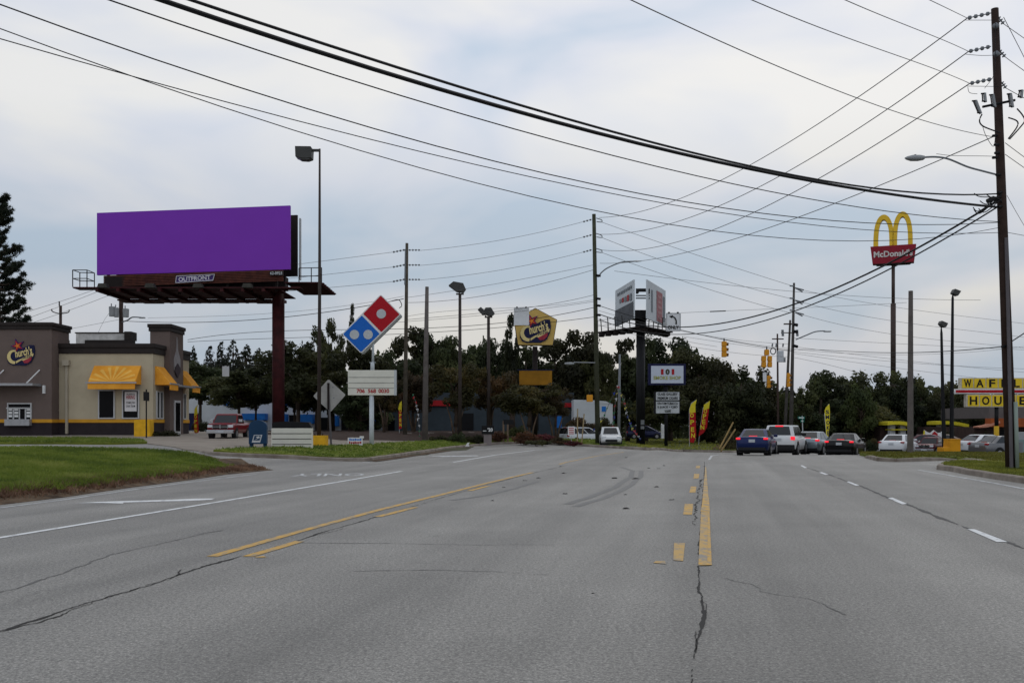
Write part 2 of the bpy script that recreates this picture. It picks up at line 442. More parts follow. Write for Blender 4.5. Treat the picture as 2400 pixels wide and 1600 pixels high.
def strip(name, pts, w, dz, mat, jit=0.0, seed=0, kind='structure', taper=False):
    """a narrow ribbon on the ground along plan points"""
    rnd = random.Random(seed)
    pts = [Vector((p[0], p[1])) for p in pts]
    out = []
    for a, b in zip(pts, pts[1:]):
        n = max(1, int((b - a).length / (0.045 if jit else 0.8)))
        for i in range(n): out.append(a + (b - a) * (i / n))
    out.append(pts[-1])
    mb = MB(); L_, R_ = [], []
    off = 0.0; wn = 0.0; ws = []
    for i, p in enumerate(out):
        t = out[min(i + 1, len(out) - 1)] - out[max(i - 1, 0)]
        nrm = Vector((-t.y, t.x)).normalized()
        if jit: off = off * 0.93 + rnd.gauss(0, jit * 0.36); wn = wn * 0.85 + rnd.gauss(0, 0.26)
        ww = w * (min(1.9, math.exp(wn - 0.3)) if jit and w < 0.09 else 1); ws.append(ww)
        if taper: ww *= math.sin(math.pi * (0.04 + 0.92 * i / (len(out) - 1)))
        a = p + nrm * (off + ww / 2); c = p + nrm * (off - ww / 2)
        mb.v += [(a.x, a.y, gz(a.x, a.y) + dz), (c.x, c.y, gz(c.x, c.y) + dz)]
    for i in range(len(out) - 1):
        if jit and w < 0.09 and ws[i] < 0.33 * w: continue
        mb.f.append((2 * i, 2 * i + 1, 2 * i + 3, 2 * i + 2))
    me = mb.mesh(name, mat, fix=False)
    b = bmesh.new(); b.from_mesh(me)
    for f in b.faces:
        if f.normal.z < 0: f.normal_flip()
    b.to_mesh(me); b.free()
    o = bpy.data.objects.new(name, me); COL.objects.link(o); o['kind'] = kind
    return o
def gp(*pxs, dz=0.0): return [G(a, b, dz).xy for a, b in pxs]
# ------------------------------------------------------------------ ground, road, kerbs, markings
ASPH = asphalt()
LAWN = M("lawn", (0.145, 0.162, 0.024), rough=0.9, scale=0.7, col2=(0.070, 0.085, 0.014), bump=0.6, bscale=18, detail=8, spec=0.1)
LAWN2 = M("lawn_dry", (0.08, 0.085, 0.03), rough=0.9, scale=0.8, col2=(0.045, 0.05, 0.018), bump=0.6, bscale=18, detail=8, spec=0.1)
SOIL = M("soil", (0.13, 0.09, 0.058), rough=0.95, scale=2.2, col2=(0.035, 0.023, 0.015), bump=0.8, bscale=22, detail=8, spec=0.1)
CONC = M("concrete", (0.235, 0.205, 0.17), rough=0.85, scale=0.7, col2=(0.155, 0.13, 0.105), bump=0.2, bscale=25, detail=7, spec=0.2)
KERB = M("kerb_concrete", (0.27, 0.235, 0.20), rough=0.9, scale=1.6, col2=(0.13, 0.105, 0.085), bump=0.3, bscale=15, detail=7, spec=0.2)
DIRT = M("far_ground", (0.07, 0.075, 0.04), rough=0.95, scale=0.15, col2=(0.05, 0.045, 0.03), detail=6, spec=0.1)
CRACK = M("crack_filler", (0.045, 0.043, 0.041), rough=0.9, var=0.1)
SEAM = M("seam", (0.085, 0.083, 0.080), rough=0.7, var=0.15, scale=6)
SEAM2 = M("faint_seam", (0.105, 0.102, 0.096), rough=0.7, var=0.12, scale=6, spec=0.5)
WHITEP = worn_paint("white_paint", (0.58, 0.59, 0.59), (0.24, 0.24, 0.24), 0.44, 7)
WHITEF = worn_paint("faded_white_paint", (0.48, 0.49, 0.49), (0.21, 0.21, 0.215), 0.50, 6)
YELP = worn_paint("yellow_paint", (0.47, 0.27, 0.045), (0.25, 0.20, 0.13), 0.50, 8)
YELF = worn_paint("faded_yellow_paint", (0.42, 0.26, 0.07), (0.21, 0.19, 0.16), 0.49, 6)

mb = MB()
def grid_sheet(xs, ys, dz):
    g = MB(); n = len(xs)
    for y in ys:
        for x in xs: g.v.append((x, y, gz(x, y) + dz))
    for j in range(len(ys) - 1):
        for i in range(n - 1):
            g.f.append((j * n + i, j * n + i + 1, (j + 1) * n + i + 1, (j + 1) * n + i))
    return g
gx = [-1600, -900, -500, -260, -150, -100] + list(range(-70, 71, 10)) + [100, 150, 260, 500, 900, 1600]
gy = [-60, -30] + list(range(-10, 141, 10)) + [170, 220, 320, 500, 900, 1800]
struct("ground", grid_sheet(gx, gy, -0.22), DIRT, fix=False)
struct("road", grid_sheet([x * 0.75 for x in range(-64, 65)], [-12 + y * 0.9 for y in range(0, 128)], 0.0), ASPH, fix=False, smooth=True)

# kerb-stone lines
def kerb(pts, w=0.17, h=0.15, jig=0.012, seed=1):
    rnd = random.Random(seed)
    pts = [Vector((p[0], p[1])) for p in pts]; o2 = []
    for a, b in zip(pts, pts[1:]):
        n = max(1, int((b - a).length / 0.9))
        for i in range(n): o2.append(a + (b - a) * (i / n))
    o2.append(pts[-1])
    rings = []
    for i, p in enumerate(o2):
        t = o2[min(i + 1, len(o2) - 1)] - o2[max(i - 1, 0)]
        nr = Vector((-t.y, t.x)).normalized(); hh = h + rnd.uniform(-jig, jig)
        hh *= min(1.0, 0.35 + 0.5 * min(i, len(o2) - 1 - i))
        def q(s, z): c = p + nr * s; return (c.x, c.y, gz(c.x, c.y) + z)
        rings.append([q(-w / 2 - 0.02, -0.1), q(-w / 2, hh - 0.03), q(-w / 2 + 0.03, hh), q(w / 2 - 0.03, hh), q(w / 2, hh - 0.03), q(w / 2 + 0.02, -0.1)])
    k = MB(); k.loft(rings, closed=True, cap=True)
    return struct("kerb", k, KERB)

# the grassy bank by the near left lane
bank_edge = [(-160, 1212), (-60, 1193), (0, 1183), (150, 1165), (300, 1143), (450, 1124), (530, 1112), (590, 1106), (640, 1101)]
bank = gp(*bank_edge, (600, 1098), (565, 1087)) + gp((515, 1072), (440, 1060), (330, 1053), (200, 1051), (0, 1050), (-160, 1050), dz=0.22)
BE = gp(*bank_edge)
def dist_edge(x, y):
    p = Vector((x, y)); best = 99
    for a, b in zip(BE, BE[1:]):
        t = max(0, min(1, (p - a).dot(b - a) / (b - a).length_squared)); best = min(best, (a + (b - a) * t - p).length)
    return best
def bank_h(x, y):
    d = dist_edge(x, y); tp = smooth01((Vector((x, y)) - BE[-1]).length / 4.5)
    return gz(x, y) + 0.012 + (0.03 + 0.16 * tp) * smooth01(d / 0.75) + 0.05 * tp * smooth01(d / 4)
bank_o, bank_in, bank_bb, _ = patch("soil", bank, 0.0, SOIL, 0.45, hfun=bank_h)
# lawn on the bank starts a step back from the worn earth edge
bank_px = [(-160, 1190), (-60, 1176), (0, 1165), (150, 1150), (300, 1130), (450, 1112), (520, 1101), (550, 1091)]
lawn_poly = gp(*bank_px, dz=0.08) + gp((541, 1083), (505, 1072), (440, 1061), (330, 1054), (200, 1052), (0, 1051), (-150, 1051), dz=0.26)
lawn1, lawn1_in, lawn1_bb, lawn1_h = patch("lawn", lawn_poly, 0.0, LAWN, 0.6, hfun=lambda x, y: bank_h(x, y) + 0.025)

# second strip of grass across the drive, before the restaurant
strip2 = gp((-160, 1041), (0, 1041), (150, 1041), (260, 1042), (345, 1040), (330, 1034), (200, 1030), (0, 1030), (-160, 1030))
l2, l2_in, l2_bb, l2_h = patch("lawn", strip2, 0.10, LAWN, 0.8)
# forecourt
fore = gp((-200, 1029), (150, 1030), (300, 1033), (350, 1041), (430, 1054), (505, 1062), (640, 1058), (800, 1050), (930, 1043), (1060, 1034), (1060, 1031), (930, 1034), (800, 1033), (700, 1026), (640, 1020), (560, 1017))
fore = fore + [Vector((-19, 86)), Vector((-60, 86))]
patch("forecourt", fore, 0.035, CONC, 1.2)
BED = M("mulch_with_shade", (0.045, 0.028, 0.022), 0.95, 0.2, 2, spec=0.1)  # mulch colour, darkened to take in the shade under the trees
patch("soil", gp((560, 1016), (640, 1019.5), (700, 1025.5), (800, 1032.5), (930, 1033.5), (1060, 1030.5), (1140, 1028.5), (1300, 1028.5), (1460, 1033)) + [Vector(p) for p in ((14, 84), (14, 130), (-32, 130), (-24, 90))], 0.02, BED, 1.5)
# island with the signs: kerb and grass
isl_k = gp((470, 1058), (500, 1066), (560, 1070), (690, 1075), (800, 1080), (850, 1081), (905, 1074), (970, 1064), (1060, 1051), (1110, 1045), (1160, 1041), (1230, 1039), (1300, 1041), (1380, 1046), (1440, 1050), (1520, 1055), (1600, 1058), (1690, 1060), (1760, 1060))
kerb(isl_k, seed=3)
isl = gp((500, 1061), (560, 1067), (690, 1072), (800, 1077), (850, 1078), (905, 1071), (970, 1061), (1060, 1049), (1110, 1043), (1160, 1039), (1230, 1037.5), (1300, 1039), (1380, 1044), (1440, 1048), (1466, 1048),
         (1466, 1034), (1300, 1029), (1140, 1029), (1040, 1034), (930, 1041), (800, 1048), (690, 1053), (600, 1055), (540, 1057))
l3, l3_in, l3_bb, l3_h = patch("lawn", isl, 0.13, LAWN, 0.8)
# scrub of earth along the island kerb
patch("soil", gp((860, 1080), (905, 1074.5), (970, 1065), (1060, 1052.5), (1062, 1056), (972, 1069), (905, 1079), (880, 1082)), 0.02, SOIL, 0.6, skirt=0)
# grass across the junction
mid = gp((1462, 1050), (1520, 1053.5), (1600, 1056.5), (1690, 1058.5), (1760, 1058.5), (1760, 1036), (1690, 1032), (1600, 1029), (1462, 1029))
l4, l4_in, l4_bb, l4_h = patch("lawn", mid, 0.13, LAWN2, 1.0)
patch("soil", gp((1668, 1056), (1740, 1056), (1745, 1038), (1690, 1038)), 0.16, M("mulch", (0.06, 0.025, 0.018), 0.95, 0.2, 3), 1.0, skirt=0.1)
# right-hand islands
k1 = gp((2030, 1072), (2060, 1080), (2100, 1082), (2170, 1080), (2240, 1078))
kerb(k1, seed=5)
kerb(gp((2250, 1079), (2300, 1085), (2360, 1093), (2480, 1105)), seed=6)
rl1 = gp((2015, 1067), (2035, 1072), (2062, 1078), (2100, 1080), (2170, 1078), (2240, 1076.5), (2255, 1078), (2300, 1083.5), (2360, 1091), (2500, 1104), (2500, 1067), (2240, 1066), (2100, 1065.5), (2030, 1065))
l5, l5_in, l5_bb, l5_h = patch("lawn", rl1, 0.13, LAWN, 0.7)
k2 = gp((2212, 1092), (2203, 1100), (2235, 1104), (2270, 1111), (2330, 1121), (2400, 1131), (2520, 1148))
kerb(k2, w=0.2, h=0.17, seed=7)
rl2 = gp((2214, 1092), (2207, 1098), (2237, 1102), (2272, 1108), (2332, 1118), (2402, 1128), (2520, 1145), (2520, 1100), (2420, 1097), (2360, 1092), (2300, 1088), (2250, 1087))
l6, l6_in, l6_bb, l6_h = patch("lawn", rl2, 0.14, LAWN, 0.5)
patch("forecourt", [Vector(p) for p in ((19.5, 51.5), (40, 50.5), (60, 60), (60, 110), (27, 110), (21, 70))], 0.02, M("lot_asphalt", (0.16, 0.16, 0.16), 0.9, 0.12, 1.0), 1.5)

# ---- painted lines (each quad measured on the road itself)
def mark(quad, mat, dz=0.006, name="road_marking"):
    pts = gp(*quad)
    return patch(name, pts, dz, mat, 0.9, skirt=0)[0]
def line(pxs, w, mat, dz=0.006):
    return strip("road_marking", gp(*pxs), w, dz, mat)
line([(-80, 1272), (0, 1260), (470, 1183), (800, 1128), (941, 1104)], 0.125, WHITEP)
line([(1062, 1083), (1160, 1066), (1253, 1054.5)], 0.13, WHITEP)
line([(1253, 1054.5), (1320, 1049), (1420, 1047)], 0.10, WHITEF)
line([(0, 1190), (150, 1171), (300, 1149), (450, 1129), (600, 1111)], 0.08, WHITEF)
line([(846, 1084), (905, 1078), (975, 1066)], 0.09, WHITEF)
line([(497, 1304), (700, 1246), (884, 1196), (1050, 1155)], 0.135, YELP)
line([(1050, 1155), (1150, 1130), (1248, 1107)], 0.13, YELP)
line([(1310, 1088), (1327, 1083), (1400, 1068), (1462, 1059)], 0.12, YELF)
line([(580, 1304), (640, 1287), (703, 1268)], 0.13, YELP)
line([(884, 1211), (925, 1201), (972, 1188.5)], 0.13, YELP)
line([(1100, 1150), (1122, 1144), (1147, 1138)], 0.13, YELP)
mark([(600, 1307), (625, 1306), (617, 1303), (598, 1304)], YELP)
mark([(1578, 1313), (1601, 1315), (1605.5, 1273), (1580, 1272)], YELF)
mark([(1601, 1206), (1622, 1206), (1624.5, 1181), (1605, 1181)], YELP)
mark([(1615.6, 1154), (1630, 1154), (1632.5, 1140), (1619, 1140)], YELP)
mark([(1625, 1121), (1637.5, 1121), (1639, 1110.5), (1627, 1110.5)], YELP)
mark([(1630, 1097), (1640, 1097), (1641, 1091), (1632, 1091)], YELF)
mark([(1531, 1319), (1561, 1322), (1558, 1315), (1537, 1315)], YELF)
mark([(1637, 1326), (1669, 1325), (1668, 1319), (1637, 1319)], YELP, 0.010)
mark([(1637, 1320), (1668, 1320), (1663, 1200), (1643, 1200)], YELF)
mark([(1643.5, 1200), (1663, 1200), (1655, 1094), (1653, 1094)], YELF)
mark([(1642, 1199), (1664, 1199), (1661.5, 1166), (1648, 1166)], YELP, 0.009)
mark([(1658, 1320), (1668, 1320), (1663, 1200), (1659, 1200)], YELP, 0.009)
for q in ([(1876, 1091), (1880, 1090), (1892, 1096), (1886, 1096.5)], [(1919, 1107), (1925, 1106), (1942, 1111.5), (1935, 1112.5)],
          [(1984, 1129), (1990, 1128), (2014, 1137), (2006, 1138)], [(2081, 1167), (2092, 1166), (2126, 1180.5), (2115, 1182)],
          [(2267, 1240), (2284, 1240), (2362, 1270), (2336, 1270)]):
    mark(q, WHITEP)
line([(2152, 1101), (2250, 1118), (2330, 1132), (2420, 1149)], 0.11, WHITEF)
line([(1662, 1077), (1668, 1068), (1690, 1065)], 0.1, WHITEF)
# turn arrows and the word facing the other way
mark([(177, 1179), (230, 1176), (290, 1174), (400, 1171), (455, 1168.5), (505, 1168), (495, 1171), (440, 1174), (400, 1174.5), (290, 1177.5), (288, 1180), (240, 1178.5)], WHITEP)
mark([(1000, 1068.5), (1040, 1068), (1118, 1067), (1122, 1068.5), (1040, 1070.3)], WHITEF)
def road_word(s, pxc, pyc, w, l, rot, mat):
    t = text_mb(s, w, l, bold=0.012); c = G(pxc, pyc); o = MB()
    cr, sr = math.cos(rot), math.sin(rot)
    vs = []
    for (x, y, z) in t.v:
        X = c.x + x * cr - z * sr; Y = c.y + x * sr + z * cr
        vs.append((X, Y, gz(X, Y) + 0.008))
    o.add(vs, t.f)
    struct("road_marking", o, mat, fix=False)
road_word("ONLY", 770, 1112.5, 2.1, 1.5, rad(180 + 8), WHITEF)

# ---- seams and cracks
def crack(pxs, w, jit, seed, mat=None):
    strip("road_crack", gp(*pxs), w, 0.004, mat or CRACK, jit=jit, seed=seed)
crack([(-60, 1498), (0, 1478), (90, 1452), (174, 1425), (277, 1391), (414, 1349), (480, 1327), (555, 1307)], 0.026, 0.022, 1)
crack([(555, 1307), (660, 1275), (800, 1236), (871, 1214), (960, 1189)], 0.024, 0.018, 2)
crack([(960, 1189), (1050, 1161), (1160, 1131), (1240, 1110), (1330, 1090)], 0.03, 0.012, 3, SEAM)
crack([(1636, 1326), (1638, 1369), (1637, 1387), (1646, 1408), (1648, 1440), (1634, 1480), (1622, 1520), (1614, 1600), (1606, 1680)], 0.022, 0.010, 4)
crack([(1640, 1318), (1643, 1230), (1647, 1170), (1651, 1110), (1651, 1082)], 0.03, 0.008, 5)
crack([(1629, 1230), (1632, 1180), (1640, 1140), (1645, 1122)], 0.03, 0.03, 15)
crack([(1892, 1096), (1942, 1111.5), (1986, 1128), (2014, 1137), (2083, 1166), (2126, 1181), (2190, 1208), (2268, 1238), (2362, 1270), (2420, 1294)], 0.06, 0.006, 6, SEAM)
crack([(830, 1338), (930, 1336), (1033, 1335), (1160, 1339), (1285, 1347)], 0.02, 0.02, 7, SEAM2)
crack([(700, 1272), (900, 1273), (1100, 1276), (1300, 1276)], 0.014, 0.02, 8, SEAM2)
crack([(-40, 1402), (7, 1386), (130, 1345), (200, 1318), (296, 1292), (420, 1262), (518, 1242)], 0.022, 0.03, 9, SEAM2)
crack([(1700, 1354), (1760, 1370), (1800, 1390), (1880, 1402), (1960, 1440)], 0.015, 0.03, 11, SEAM2)
crack([(0, 1481), (90, 1456), (174, 1429), (277, 1394), (414, 1352)], 0.012, 0.03, 31)
crack([(414, 1349), (424, 1338), (432, 1334)], 0.02, 0.02, 32); crack([(640, 1281), (700, 1266), (800, 1238)], 0.012, 0.025, 33)
crack([(1646, 1408), (1655, 1420), (1652, 1432)], 0.012, 0.02, 34); crack([(1634, 1480), (1640, 1500), (1630, 1530)], 0.012, 0.02, 35)
# curved tyre scrubs
SKID = M("tyre_rubber_film", (0.112, 0.110, 0.105), 0.66, 0.12, 6, spec=0.5)
crack([(1330, 1181), (1390, 1162), (1440, 1142), (1478, 1118), (1482, 1103), (1455, 1094)], 0.16, 0.01, 21, SKID)
crack([(1350, 1187), (1420, 1165), (1470, 1142), (1500, 1118), (1502, 1103)], 0.15, 0.01, 22, SKID)
crack([(1060, 1172), (1140, 1160), (1210, 1143), (1260, 1128)], 0.12, 0.01, 23, SKID)

# ---- growing grass blades
BL = foliage("grass_blades", (0.050, 0.069, 0.010), (0.108, 0.130, 0.017), (0.175, 0.180, 0.038), scale=0.55, trans=0.3)
STRAW = foliage("dry_grass_blades", (0.07, 0.045, 0.024), (0.16, 0.11, 0.055), (0.28, 0.20, 0.10), scale=1.2, trans=0.2)
def blades(name, inside, bb, h, n, mat, hmin, hmax, seed, wid=0.012, lean=0.5, keep=None):
    rnd = random.Random(seed); mb = MB(); c = 0; tries = 0
    while c < n and tries < n * 12:
        tries += 1
        x = rnd.uniform(bb[0], bb[1]); y = rnd.uniform(bb[2], bb[3])
        if y > bb[2] + 6 and rnd.random() > (bb[2] + 6) / y: continue
        if abs(x) / y > 0.56: continue
        if not inside(x, y): continue
        if keep and not keep(x, y, rnd): continue
        z = h(x, y) - 0.01; c += 1
        for _ in range(3):
            a = rnd.uniform(0, 6.283); H = rnd.uniform(hmin, hmax); w = wid * (0.6 + y / 40) * rnd.uniform(0.8, 1.5)
            lx, ly = rnd.gauss(0, lean) * H, rnd.gauss(0, lean) * H
            px_, py_ = x + rnd.uniform(-.05, .05), y + rnd.uniform(-.05, .05)
            mb.add([(px_ - w * math.cos(a), py_ - w * math.sin(a), z), (px_ + w * math.cos(a), py_ + w * math.sin(a), z), (px_ + lx, py_ + ly, z + H)], [(0, 1, 2)])
    return struct(name, mb, mat, kind='stuff', fix=False)
blades("grass", lawn1_in, lawn1_bb, lawn1_h, 26000, BL, 0.04, 0.13, 1)
blades("dry_grass", bank_in, bank_bb, bank_h, 9000, STRAW, 0.03, 0.12, 2, keep=lambda x, y, r: dist_edge(x, y) < 1.1 + r.random() * 0.4 and dist_edge(x, y) > 0.1 + 0.3 * r.random())
blades("grass", l2_in, l2_bb, l2_h, 3000, BL, 0.05, 0.14, 3)
blades("grass", l3_in, l3_bb, l3_h, 9000, BL, 0.04, 0.12, 4)
blades("grass", l5_in, l5_bb, l5_h, 6000, BL, 0.04, 0.11, 5)
blades("grass", l6_in, l6_bb, l6_h, 5000, BL, 0.03, 0.09, 6)
blades("grass", l4_in, l4_bb, l4_h, 4000, BL, 0.05, 0.12, 7)

# ---- scraps lying on the road
DEB = M("dark_scrap", (0.03, 0.028, 0.026), 0.9, 0.1)
rnd = random.Random(7)
def scrap(px, py, s):
    c = G(px, py); mb = MB(); n = 7
    s *= .75; base = [(s * rnd.uniform(0.5, 1.2) * math.cos(6.283 * k / n), 0.45 * s * rnd.uniform(0.5, 1.2) * math.sin(6.283 * k / n)) for k in range(n)]
    top = [(x * 0.5 + rnd.uniform(-.2, .2) * s, y * 0.5) for x, y in base]
    mb.loft([[(x, y, 0.0) for x, y in base], [(x, y, s * rnd.uniform(.08, .28)) for x, y in top]])
    solid("road_scrap", "small dark scrap of debris lying loose on the grey asphalt of the turning lane", "debris", mb, DEB, (c.x, c.y, c.z + 0.002), rnd.uniform(-.5, .5), "dark scraps scattered on the turning lane")
for (a, b, s) in [(1153, 1173, .09), (1180, 1142, .08), (1230, 1126, .09), (1262, 1120, .11), (1320, 1109, .14), (1314, 1093, .08), (1438, 1121, .16), (1490, 1122, .18),
                  (1324, 1157, .12), (1467, 1192, .12), (1573, 1171, .09), (1540, 1141, .12), (1466, 1159, .08), (1390, 1390, .035), (1543, 1098, .12), (1521, 1097, .09), (1557, 1091, .1), (1467, 1072, .12)]:
    scrap(a, b, s)
# ------------------------------------------------------------------ trees and shrubs
BARK = M("bark", (0.075, 0.055, 0.042), 0.95, 0.25, 5)
F_DARK = foliage("leaves_dark", (0.013, 0.016, 0.008), (0.030, 0.035, 0.013), (0.072, 0.074, 0.026), scale=0.45)
F_MID = foliage("leaves_mid", (0.017, 0.021, 0.009), (0.040, 0.046, 0.016), (0.092, 0.090, 0.030), scale=0.4)
F_RUST = foliage("leaves_rust", (0.020, 0.018, 0.009), (0.044, 0.035, 0.013), (0.105, 0.060, 0.020), scale=0.55)
F_PINE = foliage("needles", (0.008, 0.012, 0.009), (0.014, 0.022, 0.013), (0.026, 0.034, 0.018), scale=0.8)
F_YEL = foliage("leaves_yellow_green", (0.025, 0.03, 0.010), (0.05, 0.055, 0.016), (0.085, 0.085, 0.025), scale=0.5)
F_RED = foliage("leaves_red", (0.03, 0.012, 0.010), (0.07, 0.018, 0.014), (0.13, 0.03, 0.02), scale=1.2)
F_CONI = foliage("leaves_conifer", (0.012, 0.015, 0.011), (0.022, 0.026, 0.016), (0.045, 0.036, 0.022), scale=0.5)

def leafmesh(name, seed, nblob, nleaf, leaf, shape, mat, blobr=(0.2, 0.38), taper=False):
    """unit crown (-1..1) of small leaf faces gathered in clumps with gaps between"""
    rnd = random.Random(seed); v, f = [], []
    blobs = []
    for _ in range(nblob * 6):
        if len(blobs) >= nblob: break
        p = shape(rnd)
        if p is None: continue
        r = rnd.uniform(*blobr)
        if taper: r *= 0.25 + 0.55 * (1 - p.z)
        if all((p - b[0]).length > 0.55 * min(r, b[1]) for b in blobs): blobs.append((p, r))
    tot = sum(r * r for _, r in blobs)
    for p, r in blobs:
        n = int(nleaf * r * r / tot)
        sq = rnd.uniform(0.6, 0.95)
        for _ in range(n):
            d = Vector((rnd.gauss(0, 1), rnd.gauss(0, 1), rnd.gauss(0, 1))).normalized()
            rr = r * rnd.random() ** 0.38 * (1.25 if rnd.random() < 0.12 else 1.0)
            c = p + Vector((d.x, d.y, d.z * sq)) * rr
            nr = (d + Vector((rnd.gauss(0, .7), rnd.gauss(0, .7), rnd.gauss(0, .7) + 0.3))).normalized()
            a = nr.cross(Vector((rnd.gauss(0, 1), rnd.gauss(0, 1), rnd.gauss(0, 1)))).normalized(); b = nr.cross(a)
            s = leaf * rnd.uniform(0.6, 1.4); o = len(v)
            v += [tuple(c + a * s), tuple(c + b * s * 0.55), tuple(c - a * s), tuple(c - b * s * 0.55)]
            f.append((o, o + 1, o + 2, o + 3))
    me = bpy.data.meshes.new(name); me.from_pydata(v, [], f); me.update(); me.materials.append(mat)
    return me, [b[0] for b in blobs]
def sh_round(r):
    p = Vector((r.uniform(-1, 1), r.uniform(-1, 1), r.uniform(-1, 1)))
    if p.length > 0.84 or p.length < 0.25: return None
    return Vector((p.x, p.y, p.z * 0.95))
def sh_oak(r):
    p = Vector((r.uniform(-1, 1), r.uniform(-1, 1), r.uniform(-0.9, 1)))
    q = math.hypot(p.x, p.y)
    if q > 0.85 or p.z > 0.82 - 0.75 * q * q * r.uniform(0.7, 1.3): return None
    return p
def sh_cone(r):
    z = r.uniform(-1, 0.93); q = 1.0 * (0.95 - z) / 1.95 + 0.03
    a = r.uniform(0, 6.283); q *= r.uniform(.45, 1.1); return Vector((q * math.cos(a), q * math.sin(a), z))
def sh_tall(r):
    z = r.uniform(-0.95, 0.92); q = 0.75 * math.sqrt(max(0, 1 - z * z)) * r.uniform(0.3, 1)
    a = r.uniform(0, 6.283); return Vector((q * math.cos(a), q * math.sin(a), z))
def sh_flat(r):
    z = r.uniform(-0.3, 0.75); q = r.uniform(0.1, 0.85) * (0.75 + 0.3 * (z + 0.3))
    a = r.uniform(0, 6.283); return Vector((q * math.cos(a), q * math.sin(a), z))
PROTO = {}
def limbs(seed, blobs, z0=-1.0, r0=0.07, n=9):
    rnd = random.Random(seed); mb = MB()
    mb.tube([(0, 0, z0 * 1.0), (0.03, 0.02, -0.45), (0.0, 0.03, 0.0), (0.04, 0.0, 0.5)], [r0, r0 * 0.75, r0 * 0.5, r0 * 0.16], 7)
    for p in rnd.sample(blobs, min(n, len(blobs))):
        zs = max(-0.7, min(0.35, p.z - rnd.uniform(0.25, 0.6)))
        st = Vector((0, 0, zs)); md = (st + p) * 0.5 + Vector((rnd.gauss(0, .05), rnd.gauss(0, .05), 0.08))
        mb.tube([st, md, p], [r0 * 0.42, r0 * 0.26, r0 * 0.08], 5)
    return mb
for nm, sh, nb, nl, lf, seeds, mat in (("oak", sh_oak, 36, 9500, 0.052, (1, 2, 3), F_DARK), ("broad", sh_round, 32, 9000, 0.05, (4, 5, 6), F_MID),
                                       ("conifer", sh_cone, 170, 8500, 0.04, (7, 8), F_CONI), ("tall", sh_tall, 26, 5200, 0.06, (9, 10), F_DARK),
                                       ("myrtle", sh_flat, 30, 8000, 0.045, (11, 12), F_RUST), ("yellow", sh_round, 26, 6000, 0.05, (13,), F_YEL)):
    PROTO[nm] = []
    for s in seeds:
        br = (0.10, 0.19) if nm == "conifer" else (0.17, 0.34)
        me, bl = leafmesh("crown", s, nb, nl, lf, sh, mat, br, nm == "conifer")
        PROTO[nm].append((me, limbs(s + 50, bl).mesh("limbs", BARK, smooth=True)))
rt = random.Random(5)
def tree(px, top, hw, Y, proto, label, bottom=955, name="tree", group=None, var=None):
    """crown spans photo rows top..bottom and columns px±hw at depth Y; trunk runs on to the ground"""
    lo = Lo(px, Y)
    zt, zb = lo.z(top), lo.z(bottom); R = lo.m(hw)
    t = thing(name, label, "tree", lo.loc, rt.uniform(0, 6.28), group)
    me, lm = PROTO[proto][rt.randrange(len(PROTO[proto])) if var is None else var]
    H = (zt - zb) / 2
    c = part(t, "crown", me, None); c.location = (0, 0, zb + H); c.scale = (R, R * 0.9, H)
    b = part(t, "limbs", lm, None); b.location = (0, 0, zb + H); b.scale = (R, R * 0.9, H)
    r = max(0.12, 0.055 * (zt))* 0.42
    mb = MB(); mb.tube([(0, 0, -0.4), (r * .3, 0, zb * 0.5), (0, 0, zb + H * 0.3), (0, 0, zb + H)], [r * 1.35, r, r * 0.75, r * 0.35], 9)
    part(t, "trunk", mb, BARK, smooth=True)
    return t
